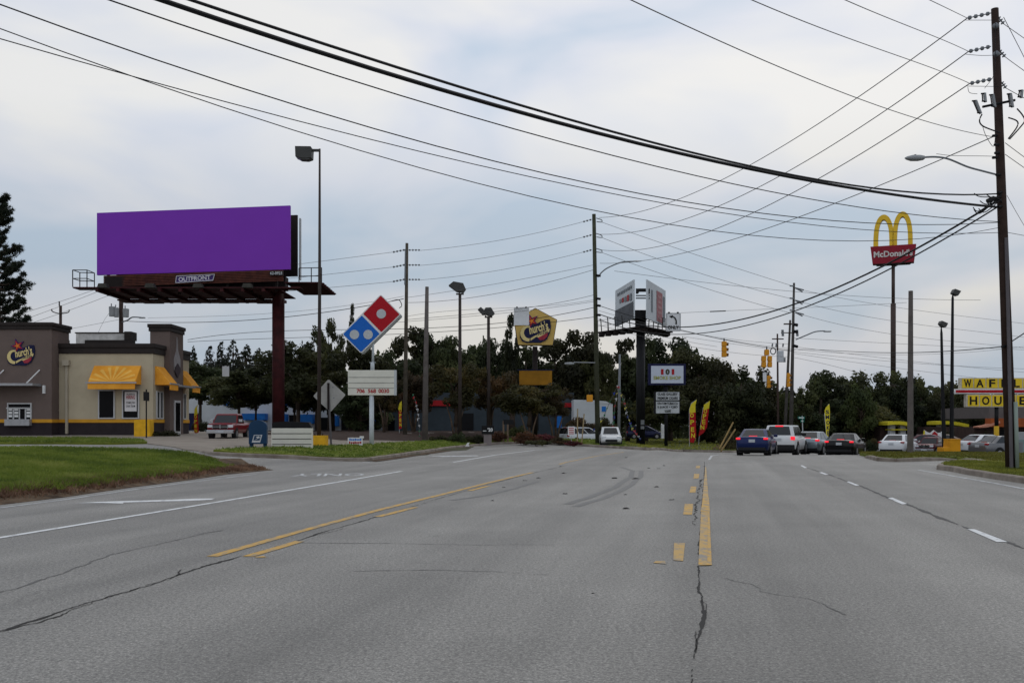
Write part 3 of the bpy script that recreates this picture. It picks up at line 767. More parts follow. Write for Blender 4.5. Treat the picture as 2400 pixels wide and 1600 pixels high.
TR = [
 (454, 806, 13, 122, "conifer", 930, "slim dark conifer first beside the restaurant's far corner"),
 (493, 806, 26, 124, "conifer", 930, "pointed conifer second from the restaurant behind the red pickup"),
 (519, 796, 26, 120, "conifer", 925, "reddish pointed conifer rising above its row behind the red pickup"),
 (546, 792, 26, 123, "conifer", 925, "tallest pointed conifer in the row behind the red pickup"),
 (578, 803, 26, 121, "conifer", 925, "conifer just left of the tall red-brown billboard column"),
 (606, 812, 24, 119, "conifer", 925, "conifer half hidden by the tall red-brown billboard column"),
 (470, 840, 52, 104, "broad", 948, "dark leafy tree drooping over the red and yellow feather flag by the restaurant"),
 (560, 850, 62, 100, "oak", 952, "dark spreading tree directly over the red pickup"),
 (660, 822, 44, 104, "tall", 960, "thin airy tree just right of the red-brown billboard column"),
 (690, 890, 40, 104, "broad", 966, "low dark tree against the big billboard column's right side"),
 (770, 885, 42, 104, "broad", 972, "low dark tree behind the bare metal diamond sign"),
 (845, 880, 46, 91, "oak", 1006, "low dark tree behind the white message board"),
 (600, 890, 36, 104, "broad", 962, "low dark tree against the big billboard column's left side"),
 (1560, 900, 50, 104, "broad", 1015, "low dark tree behind the lettered shop boards"),
 (1440, 910, 36, 108, "broad", 1012, "low dark tree behind the thin grey pennant pole"),
 (2030, 930, 50, 100, "broad", 1040, "low dark tree left of the white sedan's roof"),
 (2180, 930, 50, 106, "broad", 1040, "low dark tree behind the white banner"),
 (1900, 940, 44, 98, "oak", 1040, "low dark tree behind the green street name blades"),
 (700, 792, 62, 98, "broad", 960, "rust tinged tree behind the white slatted board"),
 (745, 757, 38, 101, "oak", 955, "dark tree directly behind the tall grey lamp post"),
 (777, 730, 24, 106, "oak", 950, "narrow tree topping its neighbours between lamp post and pizza sign"),
 (824, 718, 15, 108, "tall", 900, "thin sprig-topped tree poking up left of the red and blue sign"),
 (838, 800, 60, 96, "oak", 970, "dark tree behind the red and blue diamond sign"),
 (905, 796, 52, 100, "broad", 965, "dark tree at the foot of the first wooden pole"),
 (975, 758, 46, 108, "oak", 960, "tall tree behind the bare grey concrete pole"),
 (1026, 760, 46, 106, "broad", 960, "rounded tree right of the bare grey concrete pole"),
 (1078, 770, 40, 104, "oak", 960, "tree behind the single floodlight pole"),
 (1122, 780, 40, 107, "broad", 960, "tree between the two floodlight poles"),
 (1165, 786, 36, 103, "oak", 960, "tree just right of the twin floodlight pole"),
 (1200, 742, 20, 98, "tall", 940, "sparse narrow tree sticking up left of the yellow five-sided sign"),
 (1232, 800, 52, 106, "oak", 960, "dark tree directly behind the yellow five-sided sign"),
 (1302, 775, 52, 108, "oak", 960, "large dark tree right of the yellow five-sided sign"),
 (1358, 766, 54, 104, "oak", 965, "broad dark tree left of the green wooden pole"),
 (1402, 800, 30, 102, "broad", 960, "dark tree mass right behind the green wooden pole"),
 (1470, 800, 44, 118, "tall", 985, "loose tree left of the black V billboard column"),
 (1512, 776, 48, 116, "oak", 985, "tall tree right behind the black V billboard column"),
 (1572, 782, 56, 118, "oak", 985, "broad tree behind the blue framed shop sign"),
 (1638, 806, 52, 112, "broad", 975, "tree with bright gaps above the two red flags"),
 (1690, 838, 46, 104, "oak", 1030, "low dark tree above the leaning yellow guy guards"),
 (1735, 850, 50, 98, "oak", 1040, "dark wide tree behind the blue car"),
 (1788, 852, 50, 100, "oak", 1040, "dark tree behind the hanging five-lamp signal"),
 (1868, 892, 34, 96, "yellow", 1020, "yellow-green tree right of the grey wooden poles"),
 (1838, 905, 30, 104, "broad", 1030, "dark tree between the wooden poles and the white SUV"),
 (1925, 861, 44, 102, "oak", 1035, "dark tree behind the yellow feather flag"),
 (1985, 855, 48, 104, "broad", 1035, "dark rounded tree left of the burger sign pole"),
 (2018, 880, 34, 98, "yellow", 1035, "greenish tree above the white sedan"),
 (2086, 862, 40, 106, "oak", 1030, "dark tree behind the burger sign pole"),
 (2125, 868, 36, 104, "oak", 1030, "dark tree behind the square concrete pole"),
 (2160, 858, 38, 108, "broad", 1030, "yellow tinged tree right of the square concrete pole"),
 (2205, 882, 38, 104, "oak", 1030, "dark tree behind the two thin floodlight poles"),
 (2262, 876, 40, 110, "broad", 1030, "tree with bright gaps behind the yellow letter sign"),
 (2312, 872, 40, 112, "oak", 1030, "tree just above the top row of the yellow letter sign"),
 (2372, 890, 46, 108, "oak", 1030, "tree at the far right behind the leaning brown pole"),
]
for a in TR:
    tree(a[0], a[1], a[2] * (1.3 if a[4] == "tall" else (2.1 if a[4] == "conifer" else 1.6)), a[3], a[4], a[6], bottom=a[5], name="conifer" if a[4] == "conifer" else "tree", group="trees behind the junction")
def pine_tree(px, top, Y, reach_px, bottom, label, seed):
    rnd = random.Random(seed); lo = Lo(px, Y); zt, zb, R = lo.z(top), lo.z(bottom), lo.m(reach_px)
    t = thing("pine_tree", label, "tree", lo.loc)
    tr = MB(); tr.tube([(0, 0, -0.4), (0.1, 0, zt * 0.5), (0, 0, zt * 0.98)], [0.34, 0.24, 0.05], 10)
    part(t, "trunk", tr, BARK, smooth=True)
    br = MB(); v, f = [], []
    z = zb
    while z < zt * 0.985:
        tt = (z - zb) / (zt - zb); Rz = R * (1.0 - 0.75 * tt ** 1.6) * rnd.uniform(0.7, 1.08)
        for k in range(rnd.randint(4, 6)):
            a = rnd.uniform(0, 6.283); ln = Rz * rnd.uniform(0.65, 1.05); up = rnd.uniform(-0.05, 0.28)
            d = Vector((math.cos(a), math.sin(a), 0))
            pts = [Vector((0, 0, z)) + d * ln * s + Vector((0, 0, ln * (up * s + 0.28 * s * s - 0.12 * math.sin(s * 3)))) for s in (0, .35, .7, 1)]
            br.tube(pts, [0.07, 0.05, 0.03, 0.012], 5)
            for _ in range(int(14 * ln / R) + 5):
                s = rnd.uniform(0.3, 1.03); i = min(2, int(s * 3)); c = pts[0].lerp(pts[3], s) if s > 1 else pts[i].lerp(pts[i + 1], min(1, s * 3 - i) if s < 1 else 1)
                c = c + Vector((rnd.gauss(0, .16), rnd.gauss(0, .16), rnd.gauss(0, .10))) * ln * 0.22
                for _ in range(46):
                    dr = Vector((rnd.gauss(0, 1), rnd.gauss(0, 1), rnd.gauss(0.5, .8))).normalized()
                    q = c + dr * rnd.uniform(0.02, 0.14); l = rnd.uniform(0.14, 0.30)
                    w = dr.cross(Vector((rnd.gauss(0, 1), rnd.gauss(0, 1), rnd.gauss(0, 1)))).normalized() * 0.032
                    o = len(v); v += [tuple(q - w), tuple(q + w), tuple(q + dr * l)]; f.append((o, o + 1, o + 2))
        z += (zt - zb) / 24 * rnd.uniform(0.7, 1.3)
    part(t, "branches", br, BARK)
    me = bpy.data.meshes.new("crown"); me.from_pydata(v, [], f); me.update(); me.materials.append(F_PINE)
    part(t, "crown", me, None)
pine_tree(-8, 462, 84, 92, 770, "tall dark pine with layered upturned branches rising behind the restaurant's grey tower", 3)
tree(152, 768, 20, 105, "tall", "small dark tree top peeping over the restaurant roof beside the pin-topped pole", bottom=840)
MY = [(902, 884, 56, 80, "rusty leafed low tree between the diamond sign post and the first wooden pole"),
      (968, 868, 60, 82, "rusty leafed low tree behind the foot of the bare concrete pole"),
      (1068, 852, 76, 80, "wide rusty leafed tree under the single floodlight"),
      (1150, 862, 70, 84, "rusty leafed tree left of the small orange message board"),
      (1240, 893, 84, 78, "wide rusty leafed tree hiding the bottom of the orange message board"),
      (1302, 905, 46, 80, "small rusty leafed tree nearest the hanging white minivan side")]
MY[5] = (1302, 905, 46, 80, "small rusty leafed tree closest to the white minivan")
for a in MY:
    t = tree(a[0], a[1], a[2], a[3], "myrtle", a[4], bottom=1000, name="myrtle_tree", group="rusty leafed low trees along the island")
    lo = Lo(a[0], a[3]); st = MB()
    for q in range(3):
        b = (q - 1) * 0.25
        st.tube([(b * .6, 0.1 * q, -0.2), (b * 1.4, 0, 1.1), (b * 3.0, 0.1, 2.4)], [0.085, 0.07, 0.04], 6)
    part(t, "stems", st, M("smooth_bark", (0.12, 0.085, 0.06), 0.8, 0.2, 4), smooth=True)
# distant wood closing the view behind the trees
rnd = random.Random(31); v, f = [], []
for _ in range(30000):
    X = rnd.uniform(-95, 105); Y = 138 + rnd.uniform(0, 10)
    px = CX + X / Y * F
    top = lerp_table(px, [(0, 830), (430, 850), (620, 850), (800, 830), (1000, 815), (1380, 830), (1425, 905), (1460, 860), (1650, 860), (1810, 880), (1850, 925), (1900, 905), (2040, 915), (2100, 890), (2400, 900)])
    zt = CAMZ + (HY - top) / F * Y
    zt *= 0.86 + 0.14 * math.sin(X * 0.9) * math.cos(X * 0.31)
    z = rnd.uniform(-0.5, zt); c = Vector((X, Y, z))
    a = Vector((rnd.gauss(0, 1), rnd.gauss(0, .6), rnd.gauss(0, 1))).normalized(); b = a.cross(Vector((rnd.gauss(0, 1), rnd.gauss(0, 1), rnd.gauss(0, 1)))).normalized()
    s = rnd.uniform(0.3, 0.62); o = len(v)
    v += [tuple(c + a * s), tuple(c + b * s * .6), tuple(c - a * s), tuple(c - b * s * .6)]; f.append((o, o + 1, o + 2, o + 3))
me = bpy.data.meshes.new("woods"); me.from_pydata(v, [], f); me.update(); me.materials.append(F_DARK)
w = struct("woods", me, None, kind='stuff')

# shrubs
SHP = {}
def shrub_proto(key, seed, mat):
    me, _ = leafmesh("foliage", seed, 22, 2600, 0.06, lambda r: (lambda p: Vector((p.x, p.y, abs(p.z) * 0.8)) if p.length < 0.8 else None)(Vector((r.uniform(-1, 1), r.uniform(-1, 1), r.uniform(-1, 1)))), mat, (0.2, 0.36))
    SHP[key] = me
shrub_proto("dark", 71, F_DARK); shrub_proto("mid", 72, F_MID); shrub_proto("red", 73, F_RED); shrub_proto("rust", 74, F_RUST)
def shrub(px, base, hw, h, Y, key, label, name="shrub", group=None, deep=0.8):
    lo = Lo(px, Y); zb = lo.z(base)
    t = thing(name, label, "shrub", lo.loc, 0, group)
    c = part(t, "foliage", SHP[key], None); c.location = (0, 0, zb); c.scale = (lo.m(hw) * 1.1, lo.m(hw) * deep, lo.m(h) * 1.0)
    st = MB()
    for k in range(4):
        a = k * 1.57; st.tube([(0, 0, min(zb, 0) - 0.15), (0.25 * lo.m(hw) * math.cos(a), 0.25 * lo.m(hw) * math.sin(a), zb + lo.m(h) * 0.6)], [0.03, 0.012], 5)
    part(t, "stems", st, BARK)
for a in [(384, 1024, 34, 26, 59, "dark", "low dark hedge under the restaurant's right-hand windows"),
          (1026, 1034, 26, 22, 71, "dark", "rounded dark shrub just right of the bare concrete pole"),
          (1072, 1034, 24, 26, 71, "mid", "taller green shrub beside the small white marker post"),
          (1112, 1034, 26, 24, 72, "dark", "dark shrub left of the small black price sign"),
          (1170, 1030, 22, 24, 74, "red", "red tinged shrub right of the small black price sign"),
          (1212, 1022, 30, 30, 80, "mid", "pale green grassy clump behind the two wooden sign posts"),
          (1232, 1034, 32, 28, 72, "red", "bright red leafed shrub right of the two wooden sign posts"),
          (1276, 1034, 32, 21, 73, "red", "red leafed shrub at the middle of the kerbside bed"),
          (1258, 1040, 34, 16, 70, "dark", "low dark hedge clump in front of the red leafed shrubs"),
          (1312, 1037, 30, 17, 72, "rust", "brown red shrub before the white minivan's tail"),
          (1345, 1042, 22, 12, 70, "red", "lowest red ground shrub beside the green wooden pole"),
          (1362, 1008, 44, 40, 84, "rust", "brown leafed bush before the left half of the white shed"),
          (1420, 1010, 34, 42, 86, "rust", "brown leafed bush before the right half of the white shed"),
          (880, 1035, 30, 24, 73, "dark", "flat dark hedge behind the white sign pole"),
          (925, 1035, 26, 21, 73, "dark", "flat dark hedge left of the first wooden pole"),
          (1712, 1050, 30, 52, 76, "rust", "big dark brown bush behind the leaning yellow guy guards"),
          (1980, 1052, 26, 24, 70, "dark", "dark hedge between the black car and the white sedan"),
          (2030, 1058, 26, 40, 72, "dark", "tall dark hedge left of the white sedan"),
          (2052, 1050, 22, 30, 76, "rust", "brown hedge showing behind the white sedan"),
          (470, 1006, 24, 30, 84, "dark", "dark shrub behind the red and yellow feather flag"),
          (2270, 1052, 26, 24, 82, "dark", "dark bush before the brown diner wall"),
          (2300, 1034, 30, 36, 84, "dark", "dark bush under the diner's orange awning"),
          (2230, 1032, 28, 38, 88, "dark", "dark bush behind the stepped orange block"),
          (2020, 1074, 20, 12, 53, "mid", "scruffy weeds at the kerb end beside the black car")]:
    shrub(*a)
# ------------------------------------------------------------------ the restaurant on the left
TAN = M("tan_stucco", (0.42, 0.36, 0.255), 0.9, 0.06, 1.2, bump=0.15, bscale=40)
GREYW = M("taupe_stucco", (0.130, 0.098, 0.086), 0.9, 0.06, 1.2, bump=0.15, bscale=40)
CORN = M("dark_cornice", (0.026, 0.020, 0.018), 0.6, 0.1, 2)
BASEW = M("dark_base", (0.030, 0.023, 0.025), 0.8, 0.12, 2)
YBAND = M("yellow_band", (0.55, 0.27, 0.025), 0.7, 0.08, 2)
AWN = M("awning_cloth", (0.74, 0.335, 0.04), 0.8, 0.10, 1.4, col2=(0.62, 0.25, 0.025))
AWN2 = M("awning_ray", (0.78, 0.43, 0.085), 0.8, 0.08, 1.4)
WFRAME = M("window_frame", (0.45, 0.45, 0.45), 0.5, 0.05, 3)
GLS = M("dark_glass", (0.004, 0.004, 0.005), 0.2, 0, spec=0.06)
METAL = M("brushed_metal", (0.32, 0.32, 0.33), 0.45, 0.1, 5, metal=0.4)
WHITE = M("white_paint_gloss", (0.66, 0.66, 0.65), 0.5, 0.06, 2)
BLACK = M("black_paint", (0.009, 0.009, 0.010), 0.5, 0.1, 2)
NAVY = M("navy", (0.012, 0.014, 0.05), 0.6, 0.1, 2)
REDL = M("red_letter", (0.35, 0.015, 0.02), 0.6, 0.08, 2)
CREAM = M("cream_letter", (0.62, 0.50, 0.22), 0.6, 0.06, 2)
PURP = M("purple_letter", (0.06, 0.02, 0.12), 0.6, 0.06, 2)
ORNG = M("orange_letter", (0.60, 0.20, 0.03), 0.6, 0.06, 2)
BLUE = M("blue_panel", (0.015, 0.10, 0.38), 0.5, 0.05, 2)
SILV = M("silver_dot", (0.42, 0.44, 0.45), 0.5, 0.04, 2)

ZB = gz(-26, 62)
R0 = thing("restaurant", "tan and grey fast-food restaurant with orange-yellow awnings and dark base band", "building", (-22.2, 62.0, ZB))
def bx(px, Y=62.0): return (px - CX) / F * Y + 22.2
def bz(py, Y=62.0): return CAMZ - (py - HY) / F * Y - ZB
xl, xt = bx(-150), bx(125)
zr = bz(805)
wall = MB()
wall.box(xt, 0.0, 0, 6.9, bz(982), zr - 0.62); part(R0, "wall", wall, TAN)
tw = MB(); tw.box(xl, bx(121, 61), -1.0, 1.4, bz(982, 61), bz(772, 61)); twr = part(R0, "tower_wall", tw, GREYW)
mb = MB(); mb.box(xl - .1, bx(121, 61) + .08, -1.09, 1.5, bz(772, 61), bz(763, 61)); mb.box(xl - .1, bx(121, 61) + .14, -1.15, 1.56, bz(763, 61), bz(755.5, 61))
part(R0, "tower_cornice", mb, CORN, bevel=0.02)
mb = MB(); mb.box(xt - .05, 0.09, -0.09, 6.99, zr - 0.62, zr - 0.25); mb.box(xt - .05, 0.16, -0.16, 7.06, zr - 0.25, zr)
part(R0, "cornice", mb, CORN, bevel=0.02)
mb = MB(); mb.box(xt, 0.0, 0.0, 6.9, -0.6, bz(990)); mb.box(xl, bx(121, 61), -1.0, 1.4, -0.6, bz(990, 61)); part(R0, "base", mb, BASEW)
mb = MB(); mb.box(xt - .01, 0.035, -0.035, 6.93, bz(990), bz(982)); mb.box(xl, bx(121, 61) + .03, -1.035, 1.4, bz(990, 61), bz(982, 61)); part(R0, "yellow_trim", mb, YBAND)
# entrance tower on the right face
et = MB(); et.box(-0.9, 0.36, 2.0, 4.6, 0, bz(778, 64.5)); part(R0, "entrance_tower", et, GREYW)
mb = MB(); mb.box(-0.98, 0.44, 1.92, 4.68, bz(778, 64.5), bz(769, 64.5)); mb.box(-1.04, 0.50, 1.86, 4.74, bz(769, 64.5), bz(761, 64.5)); part(R0, "entrance_cornice", mb, CORN, bevel=0.02)
# flame emblem on it
fl = MB(); zc = bz(845, 65)
fl.prismx([(3.3, zc + 1.55), (3.42, zc + 0.7), (3.9, zc + 0.1), (3.85, zc - 0.6), (3.3, zc - 0.95), (2.75, zc - 0.6), (2.7, zc + 0.1), (3.15, zc + 0.6)], 0.36, 0.42)
em = part(R0, "emblem", fl, M("grey_emblem", (0.27, 0.25, 0.25), 0.6, 0.1, 3))
mb = MB(); mb.prismx([(2.75, zc - .45), (3.3, zc - .15), (3.85, zc - .45), (3.8, zc - .7), (3.3, zc - 1.12), (2.8, zc - .7)], 0.425, 0.445); part(em, "emblem_base", mb, M("emblem_base", (0.05, 0.035, 0.04), 0.6))
# roof plant screen
rs = MB(); y0 = 6.0; Yr = 68.0
def rx(px): return (px - CX) / F * Yr + 22.2
def rz(py): return CAMZ - (py - HY) / F * Yr - ZB
rs.box(rx(178), rx(300), y0, y0 + 0.1, rz(806), rz(781)); rs.box(rx(178), rx(178) + .1, y0 + .1, y0 + 3, rz(806), rz(781))
rsn = part(R0, "roof_screen", rs, M("weathered_panel", (0.58, 0.56, 0.53), 0.8, 0.18, 2.5))
mb = MB(); mb.box(rx(176), rx(302), y0 - .06, y0 + .16, rz(781), rz(778.5)); mb.box(rx(206), rx(318), y0 - .5, y0 - .05, rz(806), rz(798)); mb.box(rx(297), rx(313), y0 - .45, y0 + .6, rz(797.5), rz(778)); part(rsn, "roof_unit", mb, CORN)
# main windows
def window(x0, x1, z0, z1, poster=None):
    w = MB(); t = 0.07
    w.box(x0, x1, -0.10, 0.0, z0, z0 + t); w.box(x0, x1, -0.10, 0.0, z1 - t, z1); w.box(x0, x0 + t, -0.10, 0, z0 + t, z1 - t); w.box(x1 - t, x1, -0.10, 0, z0 + t, z1 - t)
    fr = part(R0, "window", w, WFRAME)
    g = MB(); g.box(x0 + t, x1 - t, -0.045, 0.0, z0 + t, z1 - t); part(fr, "pane", g, GLS)
    return fr
w1 = window(bx(231), bx(270), bz(981), bz(913)); w2 = window(bx(287), bx(327), bz(981), bz(913))
po = MB(); po.box(bx(293), bx(321), -0.065, -0.05, bz(963.5), bz(918)); poster = part(R0, "hiring_poster", po, M("poster_paper", (0.62, 0.60, 0.60), 0.8, 0.04))
xc = bx(307)
for s, w, h, py, mt in (("ALWAYS", 0.52, 0.10, 923.5, BLACK), ("HIRING", 0.55, 0.24, 930.5, REDL), ("COME JOIN", 0.56, 0.16, 944, BLACK), ("OUR TEAM", 0.56, 0.13, 951.5, BLACK)):
    part(poster, "lettering", text_mb(s, w, h, xc, bz(py), -0.07, 0.02), mt)
# awnings
def awning(name, A, B, ztop, zval, zbot, out, axis):
    """cloth awning between along-wall coordinates A and B, sloping out from the wall"""
    mb = MB(); prof = [(0.0, ztop), (0.06, ztop), (out, zval), (out, zbot), (out - 0.04, zbot), (out - 0.04, zval - 0.05), (0.0, zval - 0.05)]
    if axis == 'front':
        mb.prismx([(-a, b) for a, b in prof], A, B)
    else:
        mb.prism([(a, b) for a, b in prof], A, B)
    o = part(R0, "awning", mb, AWN)
    rail = MB()
    if axis == 'front': rail.box(A - 0.12, B + 0.1, -out - 0.05, -out - 0.005, zval - 0.02, zval + 0.07)
    else: rail.box(out + 0.005, out + 0.05, A - 0.1, B + 0.1, zval - 0.02, zval + 0.07)
    part(o, "rail", rail, METAL)
    return o
aw = awning("awning", bx(222), bx(331), bz(857), bz(899), bz(913), 1.05, 'front')
ray = MB(); cxr = (bx(222) + bx(331)) / 2
for k in range(9):
    a0 = math.pi * (k + 0.2) / 9; a1 = math.pi * (k + 0.62) / 9
    def pt(a):
        r = 1.45; x = cxr + r * math.cos(a); t = max(0.0, 0.96 - 0.9 * math.sin(a)); return (x, t)
    (xa, ta), (xb, tb) = pt(a0), pt(a1)
    def on(x, t): return (x, -(0.06 + (1.05 - 0.06) * t) - 0.012, bz(857) + (bz(899) - bz(857)) * t + 0.012)
    xa = max(bx(222) + .03, min(bx(331) - .03, xa)); xb = max(bx(222) + .03, min(bx(331) - .03, xb))
    ray.add([on(cxr, 0.96), on(xa, ta), on(xb, tb)], [(0, 1, 2)])
part(aw, "sunray_pattern", ray, AWN2)
awning("awning", 0.35, 1.85, bz(857), bz(899), bz(913), 0.95, 'side')
awning("awning", 4.75, 6.3, bz(857), bz(899), bz(913), 0.95, 'side')
cn = MB(); cn.box(0.0, 1.15, 1.86, 4.74, bz(903), bz(899)); part(R0, "entrance_canopy", cn, METAL)
# right-face windows and door
for (a, b) in ((0.5, 1.02), (1.12, 1.64), (5.0, 5.5), (5.6, 6.1)):
    w = MB(); z0, z1 = bz(981), bz(915); t = 0.07
    w.box(0, .09, a, b, z0, z0 + t); w.box(0, .09, a, b, z1 - t, z1); w.box(0, .09, a, a + t, z0 + t, z1 - t); w.box(0, .09, b - t, b, z0 + t, z1 - t)
    fr = part(R0, "window", w, WFRAME); g = MB(); g.box(0, .04, a + t, b - t, z0 + t, z1 - t); part(fr, "pane", g, GLS)
d = MB(); d.box(0.36, 0.44, 2.75, 3.85, 0.0, 2.25); dr = part(R0, "door", d, WFRAME)
g = MB(); g.box(0.44, 0.455, 2.87, 3.73, 0.25, 2.1); part(dr, "pane", g, GLS)
# down pipe
dp = MB(); dp.box(bx(150), bx(165), -0.28, 0.0, bz(857), bz(844)); dp.box(bx(155), bx(160.5), -0.14, -0.003, bz(1016), bz(857)); part(R0, "downspout", dp, M("cream_metal", (0.37, 0.325, 0.25), 0.6, 0.05))
# drive-through hatch on the tower
Yt = 61.0; ty = -1.0
def tx(px): return (px - CX) / F * Yt + 22.2
def tz(py): return bz(py, Yt)
mb = MB(); a, b, c, e = tx(18), tx(75), tz(982), tz(944)
mb.box(a, b, ty - .08, ty, e - .07, e); mb.box(a, a + .07, ty - .08, ty, c, e - .07); mb.box(b - .07, b, ty - .08, ty, c, e - .07); mb.box(a - .05, b - .03, ty - .10, ty - .005, tz(957.5), tz(954.5))
for k in range(1, 4): x = a + (b - a) * k / 4; mb.box(x - .035, x + .035, ty - .07, ty - .02, c, tz(957.5))
hf = part(R0, "service_window", mb, WFRAME)
mb = MB(); mb.box(a + .07, b - .07, ty - .03, ty - .002, c, e - .07); part(hf, "pane", mb, GLS)
mb = MB(); mb.box(a - .03, b, ty - .35, ty - .002, tz(997), c); part(hf, "counter", mb, METAL)
st = MB()
rs_ = random.Random(4)
for k in range(4):
    x = a + (b - a) * (k + .5) / 4
    for q in range(3):
        if rs_.random() < .75: st.box(x - .13, x + .1, ty - .045, ty - .032, c + .12 + q * .2, c + .26 + q * .2)
part(hf, "menu_stickers", st, WHITE)
# flat canopy over the hatch with its tie rods
mb = MB(); mb.box(tx(-140), tx(97), ty - 1.15, ty, tz(905), tz(899.5)); cp = part(R0, "hatch_canopy", mb, METAL)
mb = MB(); mb.box(tx(102), tx(107), ty - 0.15, ty, tz(922), tz(903)); mb.tube([(tx(82), ty - 1.05, tz(899)), (tx(93), ty - .02, tz(867))], .035, 6); mb.tube([(tx(-2), ty - 1.05, tz(899)), (tx(9), ty - .02, tz(867))], .035, 6); part(cp, "tie_rod", mb, WHITE)

# the round script logo, used on the wall and on the pole sign
def chicken_logo(root, X, Z, yf, s, tilt=rad(13)):
    """star, script word, second word and red bowl on a dark outline; s = half width in metres; yf = face plane"""
    def R(x, z): c, q = math.cos(tilt), math.sin(tilt); return (X + (x * c - z * q) * s, Z + (x * q + z * c) * s)
    back = MB()
    back.prism([R(*p) for p in ((-1.05, -.15), (-.92, .22), (-.5, .48), (0, .35), (.75, .5), (1.05, .42), (1.02, 0), (.85, -.4), (.55, -.75), (.1, -.85), (-.3, -.72), (-.75, -.62), (-1.0, -.42))], yf - 0.06, yf)
    bo = part(root, "logo_outline", back, NAVY)
    sw = MB()   # big swash of the first letter
    arc = [R(-.95 + .0, -.05)]
    o_, i_ = [], []
    for k in range(15):
        a = rad(70 + k * 14); o_.append(R(-.52 + .47 * math.cos(a), -.08 + .50 * math.sin(a))); i_.append(R(-.45 + .30 * math.cos(a), -.06 + .34 * math.sin(a)))
    for k in range(14): sw.prism([o_[k], o_[k + 1], i_[k + 1], i_[k]], yf - .085, yf - .06)
    sw.prism([R(-.46, -.56), R(0.0, -.40), R(.45, -.24), R(.40, -.20), R(0.0, -.30), R(-.42, -.40)], yf - .085, yf - .06)
    part(bo, "swash", sw, CREAM)
    c = R(.22, .12); part(bo, "lettering", text_mb("hurch's", 1.25 * s, .58 * s, c[0], c[1], yf - .085, .03, rot=tilt, shear=.2), CREAM)
    c = R(.28, -.26); bn = MB(); bn.prism([R(-.12, -.36), R(.9, -.14), R(.8, -.34), R(.1, -.52)], yf - .082, yf - .06); part(bo, "banner", bn, CREAM)
    c = R(.36, -.31); part(bo, "lettering", text_mb("CHICKEN", .78 * s, .13 * s, c[0], c[1], yf - .09, .03, rot=tilt), NAVY)
    bw = MB(); bw.prism([R(.02, -.50), R(.3, -.44), R(.72, -.34), R(.62, -.58), R(.36, -.72), R(.12, -.68)], yf - .085, yf - .06); part(bo, "bowl", bw, M("logo_red", (0.33, .035, .055), 0.6))
    st = MB(); o = []
    for k in range(10):
        r = (.52 if k % 2 == 0 else .2); a = rad(98 + 36 * k); o.append(R(-.08 + r * math.cos(a), .62 + r * math.sin(a)))
    st.prism(o, yf - .08, yf - .0); sto = part(bo, "star", st, PURP)
    st = MB(); o = []
    for k in range(10):
        r = (.40 if k % 2 == 0 else .15); a = rad(98 + 36 * k); o.append(R(-.08 + r * math.cos(a), .62 + r * math.sin(a)))
    st.prism(o, yf - .1, yf - .08); part(bo, "star_centre", st, REDL)
    st = MB(); o = []
    for k in range(10):
        r = (.24 if k % 2 == 0 else .07); a = rad(98 + 36 * k); o.append(R(-.08 + r * math.cos(a), .62 + r * math.sin(a)))
    st.prism(o, yf - .115, yf - .1); part(bo, "star_spark", st, ORNG)
chicken_logo(R0, tx(50), tz(830), ty, 0.86)

# ------------------------------------------------------------------ shops seen between the trees
def shop(label, x0, x1, Y, top, wallmat, extra):
    lo = Lo((x0 + x1) / 2, Y); t = thing("shop_building", label, "building", lo.loc)
    mb = MB(); mb.box(lo.x(x0), lo.x(x1), 0, 9, -0.5, lo.z(top)); part(t, "wall", mb, wallmat)
    for (nm, a, b, c, e, mat, dy) in extra:
        m2 = MB(); m2.box(lo.x(a), lo.x(b), -dy, -0.003, lo.z(e), lo.z(c)); part(t, nm, m2, mat)
    return t
PALE = M("pale_wall", (0.52, 0.54, 0.56), 0.8, 0.05, 1)
SHBL = M("bright_blue", (0.02, 0.16, 0.52), 0.5, 0.08, 1.5)
shop("white shop with blue stripe and awnings under the trees behind the red pickup", 430, 905, 112, 925, PALE,
     [("stripe", 524, 560, 942, 950, SHBL, 0.12), ("stripe", 640, 700, 944, 950, SHBL, 0.12), ("awning", 574, 628, 969, 984, SHBL, 1.4), ("awning", 650, 676, 970, 990, SHBL, 1.4), ("awning", 710, 738, 971, 992, SHBL, 1.4),
      ("awning", 775, 796, 974, 998, SHBL, 1.4), ("awning", 876, 892, 971, 1000, SHBL, 1.4), ("doorway", 678, 708, 972, 1008, BLACK, 0.06), ("shopfront", 430, 470, 968, 1008, NAVY, 0.06), ("shopfront", 740, 772, 978, 1010, BLACK, 0.06), ("shopfront", 800, 872, 976, 1010, BLACK, 0.06)])
SLATE = M("slate_wall", (0.045, 0.058, 0.068), 0.8, 0.1, 1)
shop("slate grey shop with a red band along its roof seen under the rusty trees", 898, 1345, 100, 920, SLATE,
     [("red_fascia", 960, 1065, 938, 951, REDL, 0.3), ("red_fascia", 1322, 1344, 944, 954, REDL, 0.3), ("window", 1075, 1110, 968, 1008, BLACK, 0.05), ("window", 1240, 1262, 965, 1008, BLACK, 0.05), ("window", 905, 925, 975, 1008, GLS, 0.05), ("blue_banner", 1305, 1316, 975, 1002, SHBL, 0.1)])
t = shop("white shed with sloping roof and small blue sign behind the green wooden pole", 1345, 1436, 96, 946, PALE,
     [("blue_sign", 1410, 1420, 952, 964, SHBL, 0.06)])
mb = MB(); lo = Lo(1390.5, 96); mb.prism([(lo.x(1345), lo.z(946)), (lo.x(1345), lo.z(936)), (lo.x(1400), lo.z(938)), (lo.x(1420), lo.z(940)), (lo.x(1436), lo.z(947))], 0, 9); part(t, "gable", mb, PALE)
